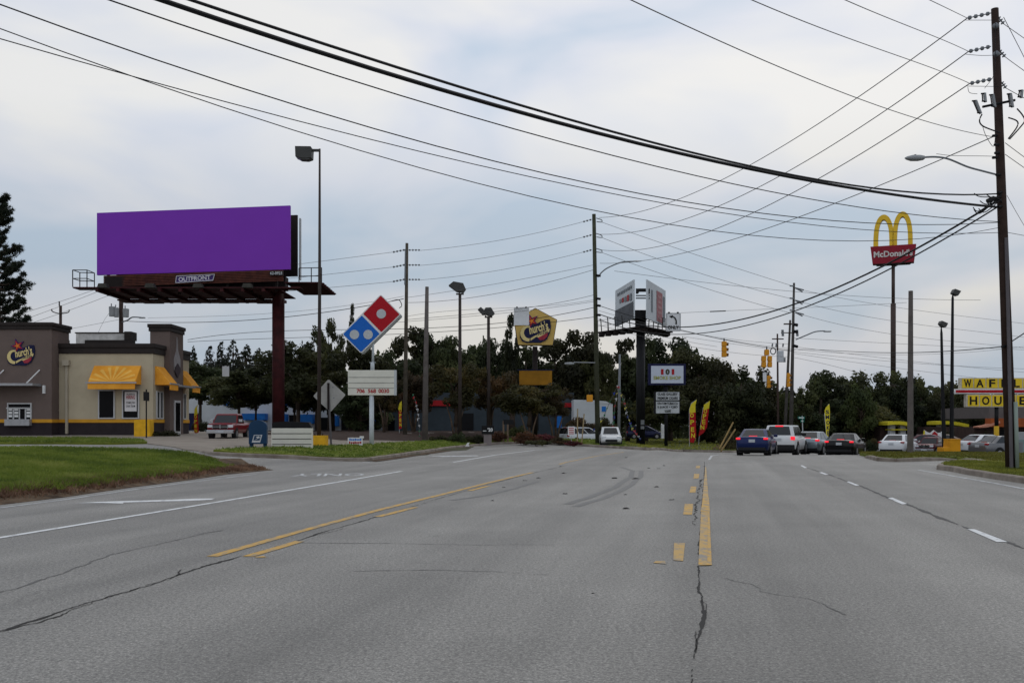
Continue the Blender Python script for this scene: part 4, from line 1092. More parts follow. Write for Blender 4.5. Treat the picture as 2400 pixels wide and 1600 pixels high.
# small metal shed roof
# diner behind the tall yellow letter sign
lo = Lo(2400, 84); t = thing("diner_building", "low diner with orange mansard roof and grey wall behind the yellow letter sign", "building", lo.loc)
mb = MB(); mb.box(lo.x(2282), lo.x(2900), 0, 10, -0.6, lo.z(1000)); part(t, "wall", mb, M("brown_brick", (0.055, 0.035, 0.03), 0.9, 0.2, 3))
mb = MB(); mb.prism([(lo.x(2310), lo.z(1000)), (lo.x(2310), lo.z(980)), (lo.x(2900), lo.z(978)), (lo.x(2900), lo.z(1000))], -0.9, 0.1); part(t, "mansard", mb, M("orange_roof", (0.30, 0.075, 0.02), 0.6, 0.15, 1.5))
mb = MB(); mb.box(lo.x(2313), lo.x(2900), -0.4, 9, lo.z(980), lo.z(953)); part(t, "upper_wall", mb, M("grey_panel", (0.11, 0.095, 0.09), 0.7, 0.08))
mb = MB(); mb.prism([(lo.x(2280), lo.z(999)), (lo.x(2300), lo.z(996)), (lo.x(2330), lo.z(986)), (lo.x(2331), lo.z(991)), (lo.x(2302), lo.z(1001)), (lo.x(2281), lo.z(1002))], -1.0, 0.0); part(t, "awning", mb, M("salmon_awning", (0.45, 0.20, 0.13), 0.7, 0.1))
for k in range(4):
    mb = MB(); a = 2340 + k * 60; mb.box(lo.x(a), lo.x(a + 48), -.06, -.004, lo.z(1042), lo.z(1006)); part(t, "window", mb, GLS)
# ------------------------------------------------------------------ billboards, pole signs, lamp posts
MAROON = M("maroon_steel", (0.055, 0.011, 0.012), 0.65, 0.18, 1.5, col2=(0.024, 0.006, 0.007))
RUSTY = M("rusty_slats", (0.085, 0.028, 0.018), 0.75, 0.2, 3, col2=(0.04, 0.014, 0.011))
DARKST = M("dark_steel", (0.018, 0.013, 0.012), 0.7, 0.15, 2)
PURPLE = M("purple_vinyl", (0.178, 0.040, 0.375), 0.8, 0.02, 0.6, spec=0.08)
BROWNP = M("bronze_paint", (0.045, 0.035, 0.031), 0.6, 0.1, 2)
GREYP = M("grey_concrete_pole", (0.115, 0.10, 0.092), 0.85, 0.15, 2.5)
LTMET = M("light_metal", (0.42, 0.44, 0.45), 0.45, 0.08, 3, metal=0.2)

# --- big billboard
lo = Lo(639.5, 67.5); Yb = 67.5
BB = thing("billboard", "huge plain purple billboard on a thick red-brown column with rusty catwalk", "billboard", lo.loc)
z0 = lo.z0
def W3(px, py, Y): return (lo.x(px) * Y / Yb + ((lo.px - CX) / F) * (Y - Yb), Y - Yb, CAMZ - (py - HY) / F * Y - z0)
tl, tr, bl, br = W3(227, 499, 69.0), W3(680, 481.5, 66.9), W3(227, 644.5, 69.0), W3(680, 631, 66.9)
pn = MB(); off = Vector((0.0, 0.22, 0))
vs = [Vector(p) for p in (bl, br, tr, tl)]; pn.add(vs + [p + off for p in vs], [(0, 1, 2, 3), (7, 6, 5, 4), (0, 4, 5, 1), (1, 5, 6, 2), (2, 6, 7, 3), (3, 7, 4, 0)])
part(BB, "panel", pn, PURPLE)
# rear face, and the frame between
vs = [Vector(p) + Vector((0.15, 3.0, 0)) for p in (bl, br, tr, tl)]
vs[1].x = vs[2].x = W3(697.5, 500, 70.0)[0]
pb = MB(); pb.add(vs + [p + off for p in vs], [(0, 1, 2, 3), (7, 6, 5, 4), (0, 4, 5, 1), (1, 5, 6, 2), (2, 6, 7, 3), (3, 7, 4, 0)])
part(BB, "rear_panel", pb, DARKST)
mb = MB(); x = vs[1].x; mb.box(x + .003, x + .10, 3.0, 3.3, bl[2] - .1, tr[2] - .1); part(BB, "edge_trim", mb, LTMET)
fr = MB()
for k in range(8):
    u = (k + 0.4) / 8; p = Vector(bl).lerp(Vector(br), u) + Vector((0, .3, 0))
    fr.box(p.x - .08, p.x + .08, p.y, p.y + .18, p.z - 1.4, p.z + 4.1); fr.box(p.x - .08, p.x + .08, p.y + 2.3, p.y + 2.48, p.z - 1.4, p.z + 4.1)
    for q in range(3): fr.box(p.x - .05, p.x + .05, p.y + .18, p.y + 2.3, p.z + .3 + q * 1.6, p.z + .42 + q * 1.6)
part(BB, "frame", fr, DARKST)
# slatted apron
a0, a1 = W3(243, 646, 68.9), W3(664, 632.5, 66.95); b0, b1 = W3(243, 672, 68.9), W3(664, 659, 66.95)
ap = MB()
for k in range(7):
    t0, t1 = k / 7, (k + 0.93) / 7
    q = [Vector(a0).lerp(Vector(b0), t1), Vector(a1).lerp(Vector(b1), t1), Vector(a1).lerp(Vector(b1), t0), Vector(a0).lerp(Vector(b0), t0)]
    q[0].y -= .05; q[1].y -= .05
    ap.add(q + [p + Vector((0, .06, 0)) for p in q], [(0, 1, 2, 3), (7, 6, 5, 4), (0, 4, 5, 1), (1, 5, 6, 2), (2, 6, 7, 3), (3, 7, 4, 0)])
apo = part(BB, "apron", ap, RUSTY)
# maker's plate
def on_apron(px, py): u = (px - 243) / (664 - 243); Y = 68.9 + (66.95 - 68.9) * u - .12; return W3(px, py, Y)
pl = MB(); qs = [Vector(on_apron(*p)) for p in ((412, 663), (499, 657), (503, 643), (414, 647))]
pl.add(qs + [p + Vector((0, .05, 0)) for p in qs], [(0, 1, 2, 3), (7, 6, 5, 4), (0, 4, 5, 1), (1, 5, 6, 2), (2, 6, 7, 3), (3, 7, 4, 0)])
plo = part(BB, "name_plate", pl, M("plate_purple", (0.05, 0.03, 0.14), 0.6))
c = on_apron(456, 652.5); tt = text_mb("OUTFRONT", 2.28, .30, c[0], c[2], c[1] - .03, .03, rot=rad(2.6)); tt.v = [(x, y - .162 * (x - c[0]), z) for x, y, z in tt.v]; part(plo, "lettering", tt, M("plate_white", (0.55, 0.54, 0.58), 0.6))
bd = MB()
for (A_, B_) in ((0, 1), (1, 2), (2, 3), (3, 0)): bd.tube([qs[A_] - Vector((0, .02, 0)), qs[B_] - Vector((0, .02, 0))], .03, 5)
part(plo, "border", bd, M("plate_white", (0.55, 0.54, 0.58)))
c = on_apron(648, 640.5); mb = MB(); mb.box(c[0] - .44, c[0] + .44, c[1] - .09, c[1] + .03, c[2] - .14, c[2] + .14); nb = part(BB, "number_plate", mb, BLACK)
tt = text_mb("62-0923", .8, .2, c[0], c[2], c[1] - .10, .02); part(nb, "lettering", tt, LTMET)
# column, beam, catwalks
zc = W3(640, 668, 67.5)[2]
mb = MB(); mb.tube([(0, 1.6, -1.0), (0, 1.6, zc + .6)], 0.42, 24); part(BB, "column", mb, MAROON, smooth=True)
mb = MB(); xl_, xr_ = W3(236, 0, 68)[0], W3(664, 0, 68)[0]
mb.box(xl_, xr_, 1.15, 2.05, zc - .15, zc + .75); part(BB, "torsion_beam", mb, DARKST)
cw = MB(); X0, X1 = W3(184, 0, 67.4)[0], W3(700, 0, 66)[0]
zk = zc - .32; cw.box(X0, X1, -1.0, .1, zk - .02, zk + .06); cw.box(X0 + 1.2, xr_, .12, 4.4, zk - .06, zk)
for k in range(9):
    u = (k + .3) / 9; xx = xl_ + (xr_ - xl_) * u
    cw.box(xx - .10, xx + .10, -1.15, 5.4, zk - .26, zk - .065)
    if xx < -1 or xx > .6: cw.box(xx - .80, xx + .62, 4.3, 5.9 + .1 * math.sin(k * 2), zk - .18 - .03 * (k % 2), zk - .08)
part(BB, "catwalk", cw, MAROON)
ex = MB(); X2, X3 = W3(667, 0, 66.5)[0], W3(745, 0, 66.2)[0]
ex.box(X2, X3, -1.0, 5.2, zc + .0, zc + .07)
for k in range(7): ex.box(X3 + .01, X3 + .28 - .02 * k, -.8 + k * .85, -.8 + k * .85 + .42, zc - .02, zc + .05)
part(BB, "side_platform", ex, MAROON)
rl = MB()
def rail(pts, h, z):
    for (x, y) in pts: rl.tube([(x, y, z), (x, y, z + h)], .035, 5)
    for (p, q) in zip(pts, pts[1:]):
        for hh in (h, h * .5): rl.tube([(p[0], p[1], z + hh), (q[0], q[1], z + hh)], .03, 5)
rail([(X2 + .7, 0.2), (X2 + 1.55, 0.1), (X3, 0.0)], 1.1, zc + .07)
rail([(X0 + .95, -1.0), (X0, -1.0), (X0, .1), (X0 + .9, .3), (X0 + .95, -1.0)], 1.12, zk + .06)
part(BB, "railing", rl, DARKST)
for px in (246, 356, 468, 583):
    c = W3(px, 668, 66.3); mb = MB(); mb.prism([(c[0] - .33, zk - .06), (c[0] + .33, zk - .06), (c[0] + .24, zk + .2), (c[0] - .24, zk + .2)], -1.7, -1.25); mb.tube([(c[0], -1.3, zk + .08), (c[0], -.9, zk)], .04, 5); part(BB, "flood_lamp", mb, M("lamp_grey", (0.05, 0.047, 0.04), 0.6))

# --- V billboard over the far corner
lo = Lo(1501.5, 92); VB = thing("billboard", "black V-shaped double billboard with grey and white poster faces on a black column", "billboard", lo.loc)
def V3(px, py, Y): return (px - CX) / F * Y - lo.loc[0], Y - 92.0, CAMZ - (py - HY) / F * Y - lo.z0
def vpanel(nm, near, far, y0n, y1n, Yn, Yf, mat):
    zt = CAMZ - (y0n - HY) / F * Yn - lo.z0; zb_ = CAMZ - (y1n - HY) / F * Yn - lo.z0
    a = V3(near, 0, Yn); b = V3(far, 0, Yf); d = Vector((b[0] - a[0], b[1] - a[1], 0)); n = Vector((-d.y, d.x, 0)).normalized() * 0.12
    if n.y < 0: n = -n
    m = MB(); q = [Vector((a[0], a[1], zb_)), Vector((b[0], b[1], zb_)), Vector((b[0], b[1], zt)), Vector((a[0], a[1], zt))]
    m.add(q + [p + n for p in q], [(0, 1, 2, 3), (7, 6, 5, 4), (0, 4, 5, 1), (1, 5, 6, 2), (2, 6, 7, 3), (3, 7, 4, 0)])
    o = part(VB, nm, m, mat)
    def quad(u0, u1, v0, v1, mt, nme, lift=.03):
        mm = MB(); f = lambda u, v: Vector((a[0], a[1], zb_)).lerp(Vector((b[0], b[1], zb_)), u) + Vector((0, 0, (zt - zb_) * v)) - n.normalized() * lift
        mm.add([f(u0, v0), f(u1, v0), f(u1, v1), f(u0, v1)], [(0, 1, 2, 3)]); part(o, nme, mm, mt)
    return quad
PW = M("poster_white", (0.50, 0.53, 0.55), 0.7, 0.05, 0.5); PD = M("poster_dark", (0.10, 0.105, 0.115), 0.7, 0.2, 0.9); PR = M("poster_pink", (0.36, 0.16, 0.17), 0.7, 0.12, 0.8); PG = M("poster_grey", (0.20, 0.22, 0.24), 0.7, 0.1, 0.8)
q = vpanel("panel", 1485, 1442, 655, 746, 90, 97.5, PW)
q(0, 1, .0, .44, PD, "poster_photo"); rn = random.Random(3)
for k in range(5): q(.08 + k * .14, .18 + k * .14, .50 + .02 * k, .68 + .0 * k, REDL if k % 2 else PG, "poster_digits", .05)
for k in range(9): q(.08 + k * .09, .14 + k * .09, .80, .88, PG, "poster_words", .05)
q = vpanel("panel", 1517, 1560, 655, 746, 90, 97.5, PW)
q(.48, .80, .05, .86, PR, "poster_photo"); q(.2, .28, .22, .8, PG, "poster_words"); q(.84, .95, .1, .8, PG, "poster_words")
for k in range(5): q(.54, .74, .12 + k * .14, .19 + k * .14, M("poster_rose", (0.42, .24, .24), .7), "poster_words", .05)
mb = MB(); mb.tube([(0, 0, -1), (0, 0, lo.z(778))], lo.m(10.3), 20); mb.tube([(0, 0, lo.z(778)), (0, 0, lo.z(745))], lo.m(13), 16); part(VB, "column", mb, BLACK, smooth=True)
mb = MB(); mb.box(lo.x(1483), lo.x(1517), -.9, 1.0, lo.z(748), lo.z(729))
for py in (682, 697, 703): m2 = MB(); m2.box(lo.x(1486), lo.x(1518), -1.4, -1.28, lo.z(py + 1.4), lo.z(py - 1.2)); part(VB, "rung", m2, BLACK)
m3 = MB()
m3.prism([lo.xz(*p) for p in ((1486, 693), (1486, 684), (1493, 681), (1510, 681), (1518, 684), (1518, 693), (1513, 693), (1511, 688.5), (1494, 688.5), (1491, 693))], -1.5, -1.3); part(VB, "hoop", m3, BLACK)
part(VB, "head_frame", mb, BLACK)
for sg, a, b in ((-1, 1408, 1494), (1, 1508, 1592)):
    mb = MB(); xa, xb = lo.x(a) * 1.03, lo.x(b)
    zt = lo.z(768)
    if sg < 0: mb.prismz([(xb, -1.6), (xb, .4), (xa + 2.0, 5.6), (xa, 4.2)], zt - .12, zt)
    else: mb.prismz([(xa, -1.6), (xb, 3.6), (xb - 1.4, 5.2), (xa, .4)], zt - .12, zt)
    for k in range(6):
        u = k / 6.; xx = (xb + (xa - xb) * u) if sg < 0 else (xa + (xb - xa) * u); yy = -1.0 + 5.2 * u
        mb.box(xx - .25, xx + .25, yy, yy + 1.6, zt - .42, zt - .13)
        mb.tube([(xx, yy + .8, zt - .2), (xx + sg * .1, yy + .9, zt + 1.3)], .05, 5)
    part(VB, "catwalk", mb, DARKST)
    rl = MB(); p0 = (xb, -1.3) if sg < 0 else (xa, -1.3); p1 = (xa + .2, 4.2) if sg < 0 else (xb - .1, 3.6)
    pts = [(p0[0] + (p1[0] - p0[0]) * k / 4, p0[1] + (p1[1] - p0[1]) * k / 4) for k in range(5)]
    for (x, y) in pts[2:]: rl.tube([(x, y, zt), (x, y, zt + 1.1)], .024, 5)
    for (p, r_) in list(zip(pts, pts[1:]))[2:]:
        for hh in (1.1, .55): rl.tube([(p[0], p[1], zt + hh), (r_[0], r_[1], zt + hh)], .018, 5)
    part(VB, "railing", rl, DARKST)
mb = MB(); mb.box(lo.x(1500), lo.x(1508), -.62, -.5, lo.z(995), lo.z(984)); mb.box(lo.x(1500), lo.x(1508), -.62, -.5, lo.z(1005), lo.z(998)); part(VB, "meter_box", mb, M("box_grey", (.2, .21, .22), .6))

# --- red and blue diamond sign with message board
g0 = G(871, 1046); lo = Lo(871, g0.y, g0.z); DS = thing("pizza_sign", "tilted red and blue domino-shaped sign above a white message board on a white pole", "sign", lo.loc)
mb = MB(); mb.tube([(0, 0, -.3), (0, 0, lo.z(925))], lo.m(5.4), 14); mb.tube([(lo.x(873), 0, lo.z(868)), (lo.x(873), 0, lo.z(849))], lo.m(4.6), 14); mb.tube([(lo.x(874), .02, lo.z(849)), (lo.x(874), .02, lo.z(790))], lo.m(2.9), 12); mb.box(lo.x(866), lo.x(881), -.05, .05, lo.z(850), lo.z(848.6))
part(DS, "pole", mb, M("pale_pole", (0.46, 0.50, 0.52), 0.5, 0.06, 3), smooth=True)
def rr_poly(pts, r):
    o = []
    for i, p in enumerate(pts):
        p = Vector(p); a = Vector(pts[i - 1]); b = Vector(pts[(i + 1) % len(pts)])
        da = (a - p).normalized() * r; db = (b - p).normalized() * r
        for k in range(5):
            t = k / 4; o.append(tuple((p + da) * (1 - t) ** 2 + p * 2 * t * (1 - t) + (p + db) * t * t))
    return o
T_, R_, B_, L_ = (894, 691), (941, 738), (848, 829), (803, 784)
body = [lo.xz(*p) for p in (T_, R_, B_, L_)]
mb = MB(); mb.prism(rr_poly(body, .12), -.28, .28); bo = part(DS, "sign_box", mb, WHITE)
# the box is turned a little, its right edge showing
mb = MB(); sh = [(x + .05, z - .05) for x, z in rr_poly(body, .12)]; mb.prism(sh, -.05, .30); part(DS, "sign_edge", mb, LTMET)
Mr, Ml = ((895 + 2) , 781.5), (851.5, 738)
def inset(poly, d):
    c = Vector((sum(p[0] for p in poly) / len(poly), sum(p[1] for p in poly) / len(poly)))
    return [tuple(c + (Vector(p) - c) * (1 - d / (Vector(p) - c).length)) for p in poly]
red = inset([lo.xz(*p) for p in (T_, R_, (895.5, 782.5), (850, 736.5))], lo.m(3.2)); blu = inset([lo.xz(*p) for p in ((850, 737.5), (894.5, 783), B_, L_)], lo.m(3.2))
mb = MB(); mb.prism(rr_poly(red, .05), -.30, -.28); part(bo, "red_face", mb, M("sign_red", (0.36, 0.006, 0.014), 0.45, 0.04, 1))
mb = MB(); mb.prism(rr_poly(blu, .05), -.30, -.28); part(bo, "blue_face", mb, M("sign_blue", (0.010, 0.11, 0.44), 0.45, 0.04, 1))
for c in ((895.3, 736.7), (832.7, 785), (864.6, 785)):
    mb = MB(); mb.disc(lo.xz(*c), lo.m(11.0), -.315, -.30, 28); part(bo, "dot", mb, SILV)
mb = MB(); mb.box(lo.x(816.5), lo.x(929), -.16, .16, lo.z(926), lo.z(867.5)); mbd = part(DS, "message_board", mb, M("board_white", (0.60, 0.585, 0.51), 0.6, 0.05, 2), bevel=.015)
mb = MB(); mb.box(lo.x(924.5), lo.x(929.2), -.165, .165, lo.z(926.3), lo.z(867.2)); part(mbd, "edge", mb, LTMET)
mb = MB()
for py in (884, 897, 909): mb.box(lo.x(818), lo.x(924), -.175, -.163, lo.z(py + .7), lo.z(py - .5))
part(mbd, "letter_track", mb, M("track_grey", (.24, .24, .22), .6))
for s, x0, x1 in (("706", 837, 856), ("568", 863.5, 882), ("0030", 888, 913)):
    part(mbd, "lettering", text_mb(s, lo.m(x1 - x0), lo.m(9.6), lo.x((x0 + x1) / 2), lo.z(916), -.178, .025), REDL)

# --- yellow five-sided sign
Yc = 84; lo = Lo(1254, Yc); CS = thing("chicken_sign", "yellow five-sided pole sign with star and script logo over a small orange message board", "sign", lo.loc)
mb = MB(); mb.tube([(0, 0, -.4), (0, 0, lo.z(812))], lo.m(6), 14); part(CS, "pole", mb, DARKST, smooth=True)
pent = [lo.xz(*p) for p in ((1213.5, 809.5), (1295.8, 810), (1305.5, 750), (1254.5, 722.5), (1204, 751))]
mb = MB(); mb.prism(pent, -.35, .35); bo = part(CS, "sign_box", mb, M("dark_edge", (.035, .02, .03), .6))
mb = MB(); mb.prism(inset(pent, lo.m(1.5)), -.38, -.35); part(bo, "yellow_face", mb, M("pole_sign_yellow", (0.52, 0.35, 0.10), 0.55, 0.05, 1))
class _R: pass
chicken_logo(bo, lo.x(1254.5), lo.z(775), -.44, lo.m(37), rad(15))
mb = MB(); mb.box(lo.x(1217), lo.x(1293.5), -.25, .25, lo.z(902), lo.z(869)); ob = part(CS, "message_board", mb, M("orange_board", (0.28, 0.13, 0.010), 0.6, 0.15, 1.2))
mb = MB(); mb.box(lo.x(1212), lo.x(1298), -.2, .2, lo.z(868), lo.z(866.2)); part(ob, "top_rail", mb, NAVY)

# --- golden arches
lo = Lo(2093.5, 112); AR = thing("burger_sign", "tall double golden arches over a red name box on a high brown pole", "sign", lo.loc)
mb = MB(); mb.tube([(0, 0, -.5), (0, 0, lo.z(880))], lo.m(7.6), 16); mb.tube([(0, 0, lo.z(880)), (0, 0, lo.z(711))], lo.m(5.9), 16); mb.tube([(0, 0, lo.z(711)), (0, 0, lo.z(615))], lo.m(3.9), 16); part(AR, "pole", mb, M("brown_pole", (.06, .042, .036), .6, .1), smooth=True)
ya = rad(-22)   # the box is turned so its right end shows
def AX(u, d): return (u * math.cos(ya) - d * math.sin(ya), u * math.sin(ya) + d * math.cos(ya))
wv, dv = lo.m(90) / math.cos(ya) * .5, 0.62
mb = MB(); zt, zb_ = lo.z(577), lo.z(618)
ring = lambda z, w_: [(*AX(-w_, -dv), z), (*AX(w_, -dv), z), (*AX(w_, dv), z), (*AX(-w_, dv), z)]
mb.loft([ring(zb_, wv * .93), ring(zt, wv * 1.03)]); bx_ = part(AR, "name_box", mb, M("burger_red", (0.22, 0.012, 0.025), .5, .06))
mb = MB(); mb.loft([ring(zb_ - .12, wv * .75), ring(zb_ - .002, wv * .80)]); part(bx_, "underside", mb, DARKST)
t = text_mb("McDonald's", wv * 1.75, lo.m(15), 0, lo.z(596), 0, .03)
m2 = MB(); m2.add([(*AX(x, -dv - .04), z) for x, y, z in t.v], t.f); part(bx_, "lettering", m2, M("bone_letter", (.55, .53, .50), .6))
def arch(u0, u1, zb1, ztop, w_):
    o_, i_ = [], []
    n = 22; um = (u0 + u1) / 2; h = (u1 - u0) / 2
    for k in range(n + 1):
        s = math.pi * k / n; uu = um - h * math.cos(s); zz = zb1 + (ztop - zb1) * math.sin(s) ** 0.62
        o_.append((uu, zz)); uu2 = um - (h - w_) * math.cos(s); zz2 = zb1 + (ztop - w_ * 1.1 - zb1) * math.sin(s) ** 0.62; i_.append((uu2, zz2))
    m = MB(); D = .42
    for k in range(n):
        q = [o_[k], o_[k + 1], i_[k + 1], i_[k]]
        m.add([(*AX(a, -D), b) for a, b in q] + [(*AX(a, D), b) for a, b in q], [(0, 1, 2, 3), (7, 6, 5, 4), (0, 4, 5, 1), (2, 6, 7, 3)])
    return m
GOLD = M("golden_plastic", (0.66, 0.42, 0.03), .45, .06, 1)
zf = lo.z(582)
part(AR, "arch", arch(-wv * .90, -wv * .0 + .1, zf, lo.z(503), .5), GOLD); part(AR, "arch", arch(-wv * .0 - .1, wv * .88, zf, lo.z(499), .5), GOLD)
mb = MB(); mb.add([], []); 

# --- yellow letter-block sign
lo = Lo(2335.5, 70); WH = thing("diner_sign", "two-row black on yellow letter-block sign with red bar behind the leaning brown pole", "sign", lo.loc)
mb = MB(); mb.tube([(0, 0, -.5), (0, 0, lo.z(998))], lo.m(5.6), 14); part(WH, "pole", mb, M("pole_yellow", (.50, .30, .02), .6, .08, 3), smooth=True)
mb = MB(); mb.tube([(0, 0, lo.z(998)), (0, 0, lo.z(954))], lo.m(4.6), 14); part(WH, "upper_pole", mb, BLACK, smooth=True)
YF = M("letter_yellow", (0.68, 0.48, 0.025), .55, .10, 1.3)
for word, x0, y0_, y1_ in (("WAFFLE", 2248.5, 885.5, 911), ("HOUSE", 2262, 924, 953.5)):
    n = len(word); mb = MB(); mb.box(lo.x(x0), lo.x(x0 + 4 + 28.6 * n), -.2, .2, lo.z(y1_), lo.z(y0_)); fr_ = part(WH, "letter_row", mb, M("row_frame", (.50, .46, .38), .6))
    for k, ch in enumerate(word):
        a = x0 + 3 + 28.6 * k; mb = MB(); mb.box(lo.x(a), lo.x(a + 26), -.225, -.20, lo.z(y1_ - 1.8), lo.z(y0_ + 1.8)); part(fr_, "letter_tile", mb, YF)
        part(fr_, "lettering", text_mb(ch, lo.m(17.5 if ch not in "EFL" else 14.5), lo.m(18.5 if word[0] == "W" else 19.5), lo.x(a + 13), lo.z((y0_ + y1_) / 2), -.24, .028), BLACK)
mb = MB(); mb.box(lo.x(2234), lo.x(2440), -.24, .20, lo.z(922.5), lo.z(911.3)); bo = part(WH, "bar", mb, WHITE); mb = MB(); mb.box(lo.x(2236.5), lo.x(2438), -.26, -.24, lo.z(920.3), lo.z(913.8)); part(bo, "red_bar", mb, REDL)

# --- smoke shop sign
lo = Lo(1561, 88); SS = thing("shop_sign", "blue framed white shop sign over two black lettered white boards on a black pole", "sign", lo.loc)
mb = MB(); mb.tube([(0, 0, -.5), (0, 0, lo.z(905))], lo.m(4.2), 12); mb.tube([(lo.x(1557), .05, lo.z(970)), (lo.x(1557), .05, lo.z(900))], .06, 8); part(SS, "pole", mb, BLACK, smooth=True)
mb = MB(); mb.box(lo.x(1519), lo.x(1606), -.25, .25, lo.z(902), lo.z(852.5)); bo = part(SS, "sign_frame", mb, NAVY)
mb = MB(); mb.box(lo.x(1525), lo.x(1600.6), -.28, -.25, lo.z(898), lo.z(857.5)); part(bo, "white_face", mb, M("sign_white", (.46, .50, .58), .6, .03))
part(bo, "lettering", text_mb("1", lo.m(6), lo.m(13), lo.x(1551), lo.z(871.5), -.3, .015), REDL); part(bo, "lettering", text_mb("1", lo.m(6), lo.m(13), lo.x(1576), lo.z(871.5), -.3, .015), REDL)
part(bo, "lettering", text_mb("0", lo.m(10), lo.m(13), lo.x(1563.5), lo.z(871.5), -.3, .06), M("dark_zero", (.06, .06, .03), .6))
part(bo, "lettering", text_mb("SMOKE SHOP", lo.m(64), lo.m(8.5), lo.x(1562.5), lo.z(885.5), -.3, .03), M("lime_letter", (.36, .36, .08), .6))
for nm, ya_, yb_, rows in (("board", 918.6, 937.5, ("GLASS GALLERY", "PREMIUM CIGARS")), ("board", 940.5, 968, ("KRATOM•TOBACCO", "E JUICE • CBD", "VAPE"))):
    mb = MB(); mb.box(lo.x(1533), lo.x(1593.5), -.15, .15, lo.z(yb_ + 1.3), lo.z(ya_ - 1.3)); b2 = part(SS, nm, mb, BLACK)
    mb = MB(); mb.box(lo.x(1536.8), lo.x(1591.5), -.17, -.15, lo.z(yb_), lo.z(ya_)); part(b2, "white_face", mb, M("board_face", (.47, .49, .50), .6))
    for k, s in enumerate(rows):
        yy = ya_ + (yb_ - ya_) * (k + .5) / len(rows); part(b2, "lettering", text_mb(s, lo.m({"VAPE": 15}.get(s, 47 if len(s) > 12 else 42)), lo.m(6.2), lo.x(1564), lo.z(yy), -.19, .03), BLACK)

# --- feather flags
FLR = M("flag_red", (.36, .012, .016), .8, .1, 3); FLY = M("flag_yellow", (.60, .50, .03), .8, .08, 3)
def flag(label, base, top, body, head, letters, lmat, Y=None, bodymat=FLR):
    g = G(*base) if Y is None else P(base[0], base[1], Y); lo = Lo(base[0], g.y, g.z)
    t = thing("feather_flag", label, "flag", lo.loc)
    mb = MB(); pts = [(lo.x(base[0]), 0, -.3)] + [(lo.x(p[0]), 0, lo.z(p[1])) for p in top]; mb.tube(pts, [.022] * (len(pts) - 1) + [.01], 6); part(t, "pole", mb, LTMET)
    cl = MB(); cl.prism([lo.xz(*p) for p in body], -.03, -.015); part(t, "cloth", cl, bodymat)
    if head: hd = MB(); hd.prism([lo.xz(*p) for p in head], -.034, -.012); part(t, "cloth_head", hd, FLY)
    for s, x, y, w_, h_ in letters: part(t, "lettering", text_mb(s, lo.m(w_), lo.m(h_), lo.x(x), lo.z(y), -.045, .03), lmat)
flag("upright red feather flag with yellow tip reading OPEN, left of its pair", (1616, 1049), [(1615.5, 1000), (1615.5, 958), (1620, 945), (1632, 936)],
     [(1616, 966), (1630, 964), (1631.5, 1022), (1626, 1037), (1616.5, 1036)], [(1616, 968), (1615.8, 958), (1620, 946), (1633, 936), (1629.5, 950), (1630, 966)],
     [("O", 1621.5, 973, 9, 10), ("P", 1622, 989, 9, 11), ("E", 1623, 1006, 8, 11), ("N", 1624, 1020, 9, 11)], FLY)
flag("leaning red feather flag with OPEN letters, right of its pair under the trees", (1636, 1046), [(1641, 1000), (1648, 955), (1655, 944), (1663, 940)],
     [(1648, 958), (1661.5, 956), (1657, 1000), (1650, 1013), (1637, 1022), (1642, 995)], [(1648, 960), (1650, 948), (1664, 939), (1661.5, 957)],
     [("O", 1653, 963, 8, 10), ("P", 1651, 975, 8, 11), ("E", 1649, 988, 8, 11), ("N", 1646, 1001, 9, 11)], FLY)
flag("tall yellow feather flag with dark vertical letters behind the black car", (1938, 1052), [(1936, 1010), (1932.5, 970), (1935, 957), (1943, 946)],
     [(1932.5, 962), (1935, 955), (1943.5, 946), (1945, 965), (1943.5, 1004), (1940, 1030), (1937, 1030)], None,
     [("S", 1938.8, 965, 8, 9), ("M", 1938.8, 977, 8, 9), ("O", 1940.3, 990, 8, 9), ("K", 1940.5, 1002, 6, 9), ("E", 1941, 1014, 5, 9)], NAVY, Y=72, bodymat=FLY)
flag("red feather flag with yellow curled tip beside the restaurant's far corner", (459, 1024), [(455, 990), (456, 965), (459, 952), (465, 948)],
     [(455, 972), (463, 968), (466, 1012), (460, 1016), (455, 1012)], [(455, 974), (456, 958), (465, 947), (462, 955), (463.5, 970)],
     [("O", 458.8, 976, 6, 8), ("P", 459, 987, 6, 8), ("E", 459.3, 998, 6, 8), ("N", 459.6, 1009, 6, 8)], FLY, Y=72)
flag("narrow yellow and red feather flag beside the first wooden pole", (936, 1030), [(936, 990), (938, 955), (941, 940)],
     [(934.5, 962), (941, 958), (941.5, 1003), (935, 1006)], [(933, 960), (936, 946), (941.5, 939), (941.5, 960)],
     [("O", 938.5, 962, 5, 8), ("P", 938.5, 973, 5, 8), ("E", 938.5, 984, 5, 8), ("N", 938.8, 995, 5, 8)], FLY, Y=76)

